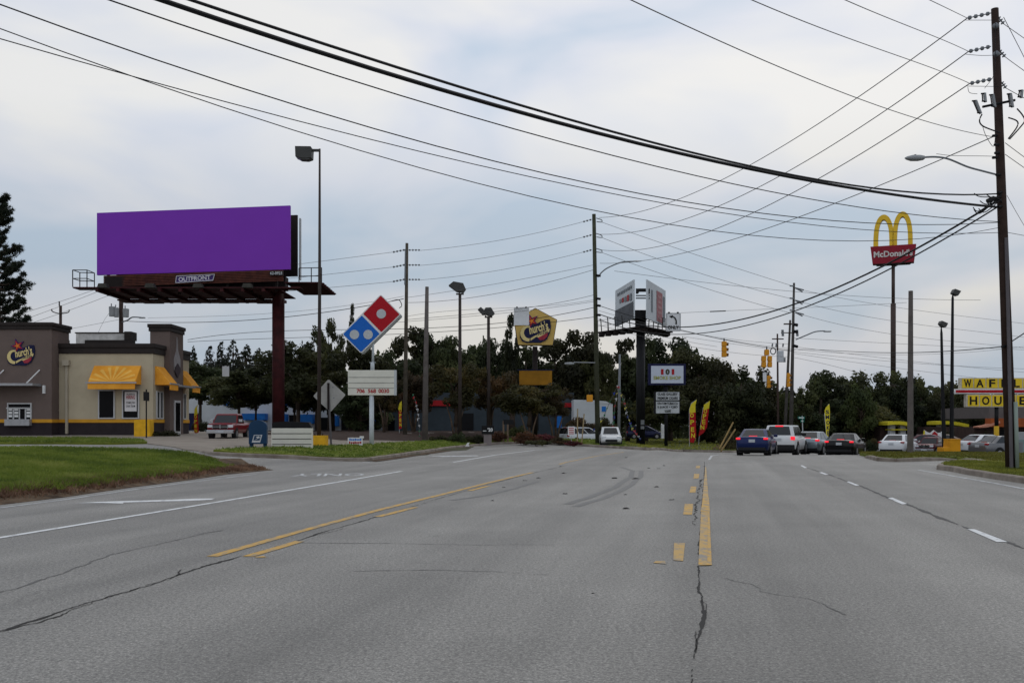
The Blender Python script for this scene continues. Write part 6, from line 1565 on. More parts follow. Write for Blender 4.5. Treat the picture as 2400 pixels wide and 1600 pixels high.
wire("dark cable from the tallest grey pole level to the leaning pole's lower bracket", [(1862, 819), (2000, 824), (2180, 823), (2290, 820), (2322, 820), (2347, 812)], Y5, 31, .016, WIRE)
for i, (a, b, c) in enumerate((((1596, 775), (1860, 818), (2399, 812)), ((1600, 788), (1860, 824), (2399, 864)), ((1400, 760), (1700, 824), (1850, 836)), ((1862, 792), (2100, 805), (2460, 822)), ((1862, 812), (2100, 842), (2399, 872)), ((1862, 828), (2100, 862), (2399, 897)), ((1862, 838), (2000, 870), (2110, 906)), ((1404, 752), (1560, 790), (1680, 812)), ((1404, 728), (1560, 768), (1852, 806)))):
    wire(("faint low wire crossing right to left beyond the traffic sign toward the tall grey pole",
          "faint low wire from below the traffic sign sloping to the right edge",
          "low slack wire from the green pole to the leaning thin grey pole",
          "uppermost thin low wire from the tall grey pole toward the leaning brown pole",
          "thin low wire sloping from the tall grey pole across the burger sign pole",
          "second thin low wire sloping from the tall grey pole over the square concrete pole",
          "steepest thin wire dropping right from the tall grey pole to the treetops",
          "short thin wire under the V billboard toward the first signal",
          "thin wire skimming the V billboard's catwalk to the tall grey pole")[i], [a, b, c], Y3 if i in (2, 7, 8) else Y5, 80, .012, WIREG)
wire("short dark guy wire from the leaning brown pole out of the right edge", [(2371, 800), (2400, 781), (2440, 755)], 31, 31.2, .018, WIRE)
wire("thin wire from the leaning pole's top insulator out of the right edge", [(2353, 57), (2400, 90), (2450, 125)], 31, 32, .010, WIREG)
wire("thin wire from the leaning pole's second insulator out of the right edge", [(2356, 134), (2400, 166), (2450, 200)], 31, 32, .010, WIREG)
wire("thin wire from the leaning pole's third insulator out of the right edge", [(2358, 207), (2400, 230), (2450, 256)], 31, 32, .010, WIREG)
wire("thin wire from the leaning pole's neck out of the right edge, upper", [(2356, 335), (2400, 368), (2450, 404)], 31, 32, .010, WIREG)
wire("thin wire from the leaning pole's neck out of the right edge, lower", [(2356, 362), (2400, 393), (2450, 428)], 31, 32, .010, WIREG)
wire("thin slanting wire right of the leaning pole below the cable bracket", [(2360, 458), (2400, 528), (2420, 560)], 31, 32, .008, WIREG)
wire("thin wire right of the leaning pole at half height", [(2362, 545), (2400, 552), (2450, 562)], 31, 32, .008, WIREG)
# span wires that carry the hanging signs
SW = wire("dark span wire carrying the blank white sign in front of the yellow five-sided sign", [(1404, 700), (1300, 716), (1222, 719), (1100, 726), (950, 742)], Y3, Y2, .012, WIREG)

# ------------------------------------------------------------------ hanging signs and signals
def hung(label, x0, x1, y0, y1, Y, face=None, name="hanging_sign"):
    lo = Lo((x0 + x1) / 2, Y, 0); t = thing(name, label, "sign", lo.loc); c = ((x0 + x1) / 2, (y0 + y1) / 2)
    mb = MB(); mb.prism(rr_poly([(lo.x(x0), lo.z(y1)), (lo.x(x1), lo.z(y1)), (lo.x(x1), lo.z(y0)), (lo.x(x0), lo.z(y0))], .05), -.02, .02)
    o = part(t, "plate", mb, M("sign_plate", (.58, .59, .60), .5, .05, 2))
    for u in (.2, .8):
        x = x0 + (x1 - x0) * u; mb = MB(); mb.box(lo.x(x) - .06, lo.x(x) + .06, -.05, .05, lo.z(y0 + 1), lo.z(y0 - 2)); part(t, "clamp", mb, BLACK)
    return t, o, lo
hung("blank white sign plate hanging in front of the yellow five-sided sign", 1204.5, 1240, 720.5, 762, 73)
hung("small blank white sign plate hanging before the trees behind the red pickup", 521, 537, 857, 882, 70)
wire("faint span wire carrying the small blank white plate before the trees", [(445, 850), (529, 855.5), (640, 853)], 70, 70, .008, WIREG)
t, o, lo = hung("white traffic sign with black left arrow and the word ONLY hanging by the V billboard", 1561, 1595.5, 733, 776, 71)
bd = MB(); q = [lo.xz(*p) for p in ((1562.5, 774.5), (1594, 774.5), (1594, 734.5), (1562.5, 734.5))]
for a, b in zip(q, q[1:] + q[:1]): bd.tube([(a[0], -.025, a[1]), (b[0], -.025, b[1])], .012, 4)
part(o, "border", bd, BLACK)
part(o, "lettering", text_mb("ONLY", lo.m(26), lo.m(9), lo.x(1578), lo.z(767), -.035, .03), BLACK)
ar = MB(); ar.prism([lo.xz(*p) for p in ((1583, 760), (1583.2, 752), (1580, 745.5), (1576, 743), (1575, 745.8), (1567.5, 741), (1577, 738.3), (1576.6, 740.3), (1582.5, 743.5), (1586, 750), (1586.4, 760))], -.04, -.021); part(o, "arrow", ar, BLACK)
SIG = M("signal_yellow", (.58, .25, .02), .5, .08, 3)
def signal(label, cols, Y, side):
    """cols: list of (x, y0, y1, sections); side: which way the visors point"""
    lo = Lo(cols[0][0], Y, 0); t = thing("traffic_signal", label, "traffic light", lo.loc)
    for (x, y0, y1, n, w) in cols:
        mb = MB()
        for k in range(n):
            a = y0 + (y1 - y0) * k / n; b = y0 + (y1 - y0) * (k + .96) / n
            mb.box(lo.x(x - w), lo.x(x + w), -.17, .17, lo.z(b), lo.z(a))
        o = part(t, "housing", mb, SIG, bevel=.03)
        for k in range(n):
            vs = MB(); zc_ = lo.z(y0 + (y1 - y0) * (k + .5) / n); r = lo.m(w) * .85
            cxx = lo.x(x) + side * lo.m(w)
            if side: vs.tube([(cxx - side * .02, -.02, zc_), (cxx + side * .16, -.04, zc_ - .02)], [r * .9, r * .85], 10)
            else: vs.tube([(lo.x(x), .16, zc_), (lo.x(x), .36, zc_ - .02)], [r, r * .95], 10)
            part(o, "visor", vs, M("visor_brown", (.16, .07, .015), .6))
    x, y0 = cols[0][0], min(c[1] for c in cols); mb = MB(); mb.tube([(lo.x(x), 0, lo.z(y0)), (lo.x(x), 0, lo.z(y0 - 7))], .05, 6); part(t, "hanger", mb, BLACK)
signal("yellow three-lamp traffic signal hanging on its own above the trees", [(1697, 800, 837, 3, 5.2)], 75, 1)
signal("yellow five-lamp cluster traffic signal hanging left of the grey poles", [(1797, 819, 833, 1, 5), (1790, 834, 861, 2, 5), (1804, 834, 861, 2, 4.6)], 77, 0)
signal("dark backed yellow signal hanging low left of the grey poles", [(1801.5, 880, 909, 3, 3.4)], 79, 1)
signal("dark backed yellow signal mounted low on the tallest grey pole's left side", [(1847.5, 874, 907, 3, 3.2)], 77.5, 1)
signal("yellow pedestrian signal mounted on the green pole", [(1382, 925, 942, 1, 7)], 71.4, 0)
hung("small white arrow sign hanging low left of the grey poles", 1788, 1796.5, 871, 894, 77.2)
# street name blades
lo = Lo(1884, 75, gz(24, 75)); t = thing("street_sign", "pair of green street name blades on a leaning thin post behind the cars", "sign", lo.loc)
mb = MB(); mb.tube([(0, 0, -.5), (lo.x(1880), 0, lo.z(974))], .035, 6); part(t, "post", mb, LTMET)
for (x0, x1, y0, y1) in ((1870, 1886, 975.5, 981.5), (1876, 1884.5, 983, 989)):
    mb = MB(); mb.box(lo.x(x0), lo.x(x1), -.03, .01, lo.z(y1), lo.z(y0)); b = part(t, "blade", mb, M("street_green", (.01, .13, .09), .5)); m2 = MB(); m2.box(lo.x(x0 + 2), lo.x(x1 - 2), -.036, -.03, lo.z((y0 + y1) / 2 + 1), lo.z((y0 + y1) / 2 - 1)); part(b, "letter_strip", m2, WHITE)
# pennant pole
PEN = [M("pennant_" + n, c, .8, .05) for n, c in (("red", (.40, .03, .03)), ("yellow", (.55, .48, .10)), ("white", (.50, .50, .50)), ("green", (.02, .16, .07)), ("blue", (.03, .05, .25)))]
pole("pennant_pole", "thin grey metal pole with coloured pennant strings right of the green pole", (1452.6, 830), (1450, 1036), 76, 2.2, 4.2, INS)
def pennants(label, pts, Y0, Y1, n, seed):
    rnd = random.Random(seed); A = [P(p[0], p[1], Y0 + (Y1 - Y0) * i / (len(pts) - 1)) for i, p in enumerate(pts)]
    path = smooth_path(A, 8); o0 = A[0]; t = thing("pennant_string", label, "pennants", o0, 0, "pennant strings")
    mb = MB(); mb.tube([p - o0 for p in path], .02, 4); part(t, "cord", mb, WIREG)
    for k in range(n):
        q = path[int((k + .5) / n * (len(path) - 1))] - o0; s = rnd.uniform(.13, .22); a = rnd.uniform(-.6, .6)
        m2 = MB(); m2.prism([(q.x - s * .5, q.z), (q.x + s * .5, q.z + .05), (q.x + a * s, q.z - s)], q.y - .012, q.y); part(t, "pennant", m2, PEN[rnd.randrange(5)])
pennants("coloured pennant string slanting down right from the thin grey pole to the grass", [(1449, 905), (1462, 940), (1473, 980), (1484, 1006), (1502, 1029)], 75.5, 72, 16, 1)
pennants("coloured pennant string hanging down left of the thin grey pole", [(1449, 903), (1442, 945), (1438, 985), (1434, 1008)], 75.5, 74, 9, 2)
pennants("sparse pennant string sagging left from the thin grey pole behind the white cars", [(1449, 900), (1428, 945), (1410, 985), (1390, 1008)], 75.6, 77, 8, 3)
pennants("white and coloured pennant string beside the bare concrete pole", [(968, 922), (976, 950), (981, 985), (984, 1030)], 74, 73, 10, 4)

# ------------------------------------------------------------------ street furniture on the left
g = G(604, 1052); lo = Lo(604, g.y, g.z); t = thing("mailbox", "dark blue round-topped mail collection box with white eagle emblem on the island", "mailbox", lo.loc, rad(10))
w_, h_ = lo.m(20.5), lo.m(68)
prof = [(-w_, .22), (w_, .22), (w_, h_ - w_ * .72)] + [(w_ * math.cos(a), h_ - w_ * .72 + w_ * .72 * math.sin(a)) for a in [math.pi * k / 14 for k in range(1, 14)]] + [(-w_, h_ - w_ * .72)]
MBL = M("mail_blue", (0.011, 0.038, 0.085), .5, .08, 2)
mb = MB(); mb.prism(prof, -.02, .75); bo = part(t, "body", mb, MBL, bevel=.015)
for sx in (-1, 1):
    for yy in (.05, .62): mb = MB(); mb.box(sx * (w_ - .09) - .06, sx * (w_ - .09) + .06, yy, yy + .1, -.05, .22); part(t, "leg", mb, MBL)
mb = MB(); ex, ez = lo.x(602.5), lo.z(1027.5); a_, b_ = lo.m(10.3), lo.m(9)
mb.prism([(ex - a_ - .03, ez - b_), (ex + a_ - .06, ez - b_), (ex + a_ + .03, ez + b_), (ex - a_ + .06, ez + b_)], -.03, -.02); em = part(bo, "emblem", mb, M("emblem_white", (.48, .49, .50), .5))
mb = MB(); mb.prism([(ex - a_ + .03, ez - b_ * .45), (ex + a_ - .08, ez - b_ * .45), (ex + a_ - .03, ez + b_ - .03), (ex - a_ + .09, ez + b_ - .03)], -.036, -.03); part(em, "emblem_field", mb, MBL)
mb = MB(); mb.prism([(ex - a_ + .07, ez - b_ * .35), (ex + .02, ez - b_ * .05), (ex + a_ - .06, ez + b_ * .25), (ex + a_ * .45, ez + b_ * .72), (ex - a_ * .3, ez + b_ * .45), (ex + a_ * .1, ez + b_ * .12)], -.042, -.036); part(em, "eagle_head", mb, M("emblem_white", (.48, .49, .50)))
g = G(690, 1052); g = G(690, 1051.5); lo = Lo(690, g.y, g.z); t = thing("reader_board", "low white slatted letter board with a black top standing on the ground behind the mailbox", "sign", lo.loc)
mb = MB(); mb.box(lo.x(636), lo.x(731.5), .0, .22, -.1, lo.z(1003)); bo = part(t, "board", mb, M("board_white", (.60, .585, .51)))
mb = MB()
for py in (1015.5, 1028, 1040.5): mb.box(lo.x(638), lo.x(730), -.012, .0, lo.z(py + .8), lo.z(py - .6))
part(bo, "letter_track", mb, BLACK)
mb = MB(); mb.prism([(lo.x(636), lo.z(1003)), (lo.x(640), lo.z(989)), (lo.x(668), lo.z(987)), (lo.x(722), lo.z(989)), (lo.x(731.5), lo.z(1003))], .05, .6); part(t, "black_cap", mb, BLACK)
g = G(777, 1046); lo = Lo(777, g.y, g.z); t = thing("warning_sign", "bare metal back of a diamond road sign on a thin leaning post", "sign", lo.loc)
mb = MB(); mb.tube([(0, 0, -.3), (lo.x(769), 0, lo.z(898))], lo.m(2.3), 8); part(t, "post", mb, M("post_grey", (.10, .095, .10), .6, .1))
mb = MB(); mb.prism(rr_poly([lo.xz(*p) for p in ((733.5, 928), (774, 965.5), (810, 925), (769.5, 888))], .08), .03, .05); pl_ = part(t, "plate", mb, M("aluminium_back", (.34, .33, .31), .5, .12, 2))
mb = MB(); mb.box(lo.x(767.5), lo.x(772), -.06, .03, lo.z(960), lo.z(897)); part(t, "stiffener", mb, DARKST)
mb = MB()
for c in ((780, 907), (782, 932), (751, 932)): mb.disc(lo.xz(*c), lo.m(1.6), .018, .03, 10)
part(pl_, "sticker", mb, M("sticker_grey", (.2, .2, .22), .6))
g = G(832, 1047); lo = Lo(832, g.y, g.z); t = thing("yard_sign", "small white yard sign with blue and red lines stuck in the grass", "sign", lo.loc)
mb = MB(); mb.box(lo.x(815), lo.x(850), -.01, .01, lo.z(1046), lo.z(1025)); bo = part(t, "board", mb, WHITE)
for x in (822, 843): mb = MB(); mb.tube([(lo.x(x), .015, -.15), (lo.x(x), .015, lo.z(1028))], .008, 5); part(t, "stake", mb, DARKST)
for (x0, x1, y, h, mat) in ((819, 848, 1030, 2.6, SHBL), (818, 848, 1037, 2.6, REDL), (822, 840, 1042, 1.6, REDL)):
    mb = MB(); n = 7
    for k in range(n): a = x0 + (x1 - x0) * k / n; mb.box(lo.x(a), lo.x(a + (x1 - x0) / n * .75), -.016, -.01, lo.z(y + h * .8), lo.z(y - h * (.8 if k % 3 else 1.2)))
    part(bo, "print_line", mb, mat)
mb = MB(); mb.box(lo.x(843), lo.x(853), -.02, .0, lo.z(1026.5), lo.z(1021.5)); part(t, "flyer", mb, WHITE)
g = G(343, 1046); lo = Lo(343, 55.0, None); t = thing("edge_on_sign", "thin black sign post seen edge-on before the yellow block at the restaurant", "sign", lo.loc)
mb = MB(); mb.tube([(0, 0, -.3), (0, 0, lo.z(912))], lo.m(1.7), 8); part(t, "post", mb, BLACK)
mb = MB(); mb.box(-lo.m(1.5), lo.m(1.5), -.35, .35, lo.z(939), lo.z(918)); part(t, "plate", mb, BLACK)
lo = Lo(338, 58.5); mb = MB(); mb.box(lo.x(319), lo.x(356), -.35, .35, -.3, lo.z(984)); solid("yellow_block", "tall yellow painted block at the restaurant's right-hand corner", "bollard", mb, M("bollard_yellow", (.68, .37, .02)), lo.loc, bevel=.03)
lo = Lo(2224, 62); t = thing("yellow_block", "stepped orange-yellow block at the foot of the two thin lamp posts", "bollard", lo.loc)
YB = M("block_orange", (.58, .26, .012), .7, .1, 2)
mb = MB(); mb.prism([(lo.x(2204), -.5), (lo.x(2243.5), -.5), (lo.x(2243.5), lo.z(1030)), (lo.x(2219.5), lo.z(1030)), (lo.x(2218), lo.z(1048)), (lo.x(2204), lo.z(1048))], -.5, .5); part(t, "body", mb, YB, bevel=.03)
mb = MB(); mb.box(lo.x(2219), lo.x(2244), -.52, .52, lo.z(1030), lo.z(1028)); part(t, "cap", mb, YB)
# price sign, posts and markers in the bed
g = G(1143, 1032); lo = Lo(1143, 72.0); t = thing("price_sign", "small black sign reading '20 on a pale pedestal among the shrubs", "sign", lo.loc)
mb = MB(); mb.box(lo.x(1134), lo.x(1152), -.2, .2, -.3, lo.z(1017)); part(t, "pedestal", mb, M("pedestal_pale", (.20, .17, .165), .8, .1))
mb = MB(); mb.box(lo.x(1129), lo.x(1158), -.25, .25, lo.z(1017), lo.z(997)); bo = part(t, "panel", mb, BLACK)
part(bo, "lettering", text_mb("'20", lo.m(12), lo.m(8.5), lo.x(1149), lo.z(1006.5), -.27, .03), WHITE); mb = MB(); mb.box(lo.x(1132), lo.x(1140), -.27, -.25, lo.z(1010), lo.z(1008.6)); part(bo, "print_line", mb, WHITE)
lo = Lo(1186, 74); t = thing("timber_sign", "dark board on two bare timber posts among the shrubs", "sign", lo.loc)
for x in (1180, 1190): mb = MB(); mb.box(lo.x(x - 2), lo.x(x + 2), -.07, .07, -.3, lo.z(986)); part(t, "post", mb, M("timber", (.16, .11, .075), .9, .15, 4))
mb = MB(); mb.box(lo.x(1180), lo.x(1204), -.09, -.07, lo.z(994), lo.z(983)); part(t, "board", mb, BLACK)
g = G(1085, 1033); lo = Lo(1085, g.y, g.z); mb = MB(); mb.tube([(0, 0, -.2), (0, 0, lo.z(1019))], .055, 10); mb.tube([(0, 0, lo.z(1019)), (0, 0, lo.z(1017.5))], [.055, .02], 10); solid("marker_post", "short white marker post at the island kerb", "bollard", mb, M("marker_white", (.35, .34, .32), .6), lo.loc)
g = G(1095, 1049); mb = MB(); mb.prism([(-.12, 0), (.14, 0), (.10, .14), (.16, .25), (.0, .22), (-.06, .12)], -.08, .08); solid("litter", "scrap of white litter on the island kerb", "litter", mb, WHITE, (g.x, g.y, g.z + .1))
lo = Lo(1339, 71.5); t = thing("lot_sign", "small white sign with red print before the white minivan", "sign", lo.loc)
mb = MB(); mb.box(lo.x(1331), lo.x(1347), -.02, .0, lo.z(1020), lo.z(999)); bo = part(t, "board", mb, WHITE); mb = MB()
for k in range(4): mb.box(lo.x(1333), lo.x(1345), -.026, -.02, lo.z(1004 + k * 4.2), lo.z(1002 + k * 4.2))
part(bo, "print_line", mb, REDL); mb = MB(); mb.tube([(0, .02, -.3), (0, .02, lo.z(1000))], .02, 6); part(t, "stake", mb, LTMET)
for i, (a, b) in enumerate((((1686, 1048), (1718, 990)), ((1690, 1053), (1723, 1006)))):
    pa, pb = P(a[0], a[1], 63), P(b[0], b[1], 66); mb = MB(); mb.tube([(0, 0, -.1), tuple((pb - pa))], .055, 8)
    solid("guy_guard", ("longer leaning yellow guy wire guard on the brown mulch", "shorter leaning yellow guy wire guard, right of the pair")[i], "guy guard", mb, M("guard_yellow", (.20, .13, .04), .7, .15, 2), pa, group="yellow guy guards")
for i, x in enumerate((1354, 1364)):
    pa, pb = P(x - 1, 1012, 73), P((1354, 1369)[i], (958, 970)[i], 75); mb = MB(); mb.tube([(0, 0, -.9), tuple(pb - pa)], .045, 8)
    solid("guy_guard", ("upright tan guy wire guard behind the white minivan", "slanting tan guy wire guard behind the white minivan")[i], "guy guard", mb, M("guard_tan", (.25, .19, .10), .7, .12, 2), pa)
# things about the right-hand lot
lo = Lo(2188, 76); t = thing("banner", "white banner with scalloped top and red house shape above the dark red pickup", "banner", lo.loc)
mb = MB(); mb.prism([lo.xz(*p) for p in ((2167, 1028), (2210, 1028), (2210, 1008), (2205, 1013), (2198, 1014), (2188, 1007.5), (2180, 1014), (2173, 1012), (2166, 1007))], -.03, .03); bo = part(t, "cloth", mb, WHITE)
mb = MB(); mb.prism([lo.xz(*p) for p in ((2184, 1026), (2197, 1026), (2197, 1016), (2190, 1010), (2184, 1016))], -.045, -.03); mb.box(lo.x(2168), lo.x(2209), -.045, -.03, lo.z(1028), lo.z(1026.5)); part(bo, "red_print", mb, REDL)
mb = MB(); mb.prism([lo.xz(*p) for p in ((2163, 1028), (2168, 1028), (2167, 1008), (2165, 1010))], -.05, .05); part(t, "yellow_edge", mb, FLY)
for x in (2169, 2208): mb = MB(); mb.tube([(lo.x(x), .05, -.5), (lo.x(x), .05, lo.z(1010))], .03, 6); part(t, "pole", mb, LTMET)
for (lab, pts, Yq) in (("yellow arched roof blade over the white sedan", ((2070, 992), (2090, 990.5), (2110, 992), (2127, 997)), 96), ("yellow arched roof blade behind the thin lamp posts", ((2184, 991), (2205, 990), (2235, 993), (2258, 998)), 98)):
    lo = Lo(pts[1][0], Yq); t = thing("roof_canopy", lab, "canopy", lo.loc); mb = MB()
    pp = smooth_path([(lo.x(p[0]), 0, lo.z(p[1])) for p in pts], 6)
    mb.prism([(p.x, p.z + .16) for p in pp] + [(p.x, p.z - .16) for p in reversed(pp)], -1.2, 1.2); part(t, "blade", mb, FLY)
    mb = MB(); x0, x1 = lo.x(pts[0][0] + 12), lo.x(pts[-1][0] - 6); mb.box(x0, x1, -.8, .8, lo.z(1007.5), lo.z(1005)); part(t, "lower_fascia", mb, FLY)
    for x in (x0 + .3, x1 - .3): mb = MB(); mb.box(x - .25, x + .25, -.3, .3, -.5, lo.z(995)); part(t, "support", mb, PALE)
    mb = MB(); mb.box(x0 - .4, x1 + .4, 1.0, 5.0, -.5, lo.z(1000)); part(t, "wall", mb, M("brown_brick", (.055, .035, .03)))
lo = Lo(2258, 88); mb = MB(); mb.box(lo.x(2242), lo.x(2264), -.1, .1, lo.z(1042), lo.z(1019)); t = thing("menu_board", "pale yellow menu board standing beyond the stepped orange block", "sign", lo.loc); part(t, "board", mb, M("menu_pale", (.30, .25, .09), .7, .15, 3)); mb = MB(); mb.box(lo.x(2250), lo.x(2256), -.05, .05, -.3, lo.z(1042)); part(t, "post", mb, DARKST)
lo = Lo(2392, 62); t = thing("metal_cabinet", "pale grey metal cabinet behind the leaning brown pole", "cabinet", lo.loc); mb = MB(); mb.box(lo.x(2386), lo.x(2416), 0, .6, -.3, lo.z(1012)); part(t, "body", mb, CAN, bevel=.03); mb = MB(); mb.box(lo.x(2388), lo.x(2414), -.02, 0, lo.z(1062), lo.z(1030)); part(t, "door", mb, M("teal_grey", (.17, .24, .23), .5))  # plain metal cabinet with a teal door, not a lamp
# ------------------------------------------------------------------ vehicles
TYRE = M("tyre_rubber", (.012, .012, .012), .85, .05); RIM = M("rim_alloy", (.30, .30, .31), .35, .05, metal=.7); RIMD = M("rim_dark", (.05, .05, .055), .4, .05, metal=.5)
CGL = M("car_glass", (.012, .014, .016), .08, 0, spec=.35); TRIM = M("black_trim", (.014, .014, .015), .55, .05); CHR = M("chrome", (.30, .30, .31), .25, 0, metal=.8)
TL = M("tail_lamp", (.28, .008, .012), .25, 0); TLON = M("tail_lamp_lit", (.85, .02, .035), .3, 0, emit=0.9); HL = M("head_lamp", (.5, .52, .54), .15, 0); PLT = M("number_plate", (.42, .44, .46), .5, .08, 8)
def paint(name, col, metal=.25): return M("paint_" + name, col, .28, .02, 1, metal=metal, coat=.2)
SPEC = {
 # length, width, height, stations (y, zbottom, ztop, width factor), glasshouse: base y0,y1,z ; roof y0,y1,z ; half-widths as share
 "sedan": dict(L=4.7, W=1.84, st=[(0, .46, .80, .80), (.05, .36, .98, .90), (.30, .26, 1.04, .975), (.9, .22, 1.02, 1), (2.0, .2, .95, 1), (3.2, .2, .95, 1), (3.7, .2, .93, .995), (4.3, .22, .84, .95), (4.6, .3, .72, .86), (4.7, .42, .62, .74)],
               gb=(.42, 3.55, .97), gr=(1.25, 2.45, 1.46), hb=.90, hr=.66, wh=(.95, 3.75, .33)),
 "suv": dict(L=4.75, W=1.90, st=[(0, .55, .9, .84), (.05, .42, 1.10, .92), (.22, .32, 1.14, .98), (.9, .28, 1.10, 1), (2.0, .26, 1.08, 1), (3.3, .26, 1.06, 1), (3.8, .28, 1.03, .99), (4.4, .32, .94, .94), (4.65, .42, .84, .86), (4.75, .5, .74, .76)],
             gb=(.10, 3.5, 1.08), gr=(.38, 2.65, 1.72), hb=.92, hr=.74, wh=(.95, 3.8, .37)),
 "van": dict(L=5.1, W=1.98, st=[(0, .5, .95, .86), (.05, .36, 1.05, .94), (.22, .28, 1.08, .99), (1.0, .24, 1.06, 1), (2.5, .24, 1.05, 1), (3.9, .24, 1.02, 1), (4.4, .26, .95, .97), (4.8, .32, .84, .92), (5.05, .42, .72, .82), (5.1, .48, .64, .74)],
             gb=(.08, 4.35, 1.04), gr=(.30, 2.9, 1.76), hb=.93, hr=.76, wh=(1.0, 4.05, .34)),
}
def ring(hw, zb, zt, y):
    h = zt - zb
    half = [(0, zb), (.80, zb), (.95, zb + .08 * h), (1.0, zb + .40 * h), (.985, zb + .72 * h), (.93, zt - .05 * h), (.80, zt), (.4, zt + .012), (0, zt + .018)]
    return [(hw * a, y, z) for a, z in half] + [(-hw * a, y, z) for a, z in reversed(half[1:-1])]
def lerp3(a, b, t): return Vector(a).lerp(Vector(b), t)
def bil(q, u, v): return lerp3(lerp3(q[0], q[1], u), lerp3(q[3], q[2], u), v)
def pane(q, u0, u1, v0, v1, off=.012, th=.012):
    n = (Vector(q[1]) - Vector(q[0])).cross(Vector(q[3]) - Vector(q[0])).normalized()
    p = [bil(q, u0, v0) + n * off, bil(q, u1, v0) + n * off, bil(q, u1, v1) + n * off, bil(q, u0, v1) + n * off]
    mb = MB(); mb.add(p + [x - n * (off + th) for x in p], [(0, 1, 2, 3), (7, 6, 5, 4), (0, 4, 5, 1), (1, 5, 6, 2), (2, 6, 7, 3), (3, 7, 4, 0)]); return mb
def wheels(t, W, ys, r, flip, L, rim=RIM):
    for y in ys:
        y = L - y if flip else y
        for s in (-1, 1):
            x = s * (W / 2 - .10); mb = MB(); mb.tube([(x - .11, y, r), (x - .09, y, r), (x + .09, y, r), (x + .11, y, r)], [r * .9, r, r, r * .9], 22); w = part(t, "wheel", mb, TYRE)
            mb = MB(); mb.tube([(x + s * .112, y, r), (x + s * .118, y, r)], r * .62, 16); part(w, "rim", mb, rim)
            mb = MB(); mb.tube([(x - s * .2, y, r + .03), (x + s * .105, y, r + .03)], r * 1.16, 22); part(w, "arch_liner", mb, TRIM)
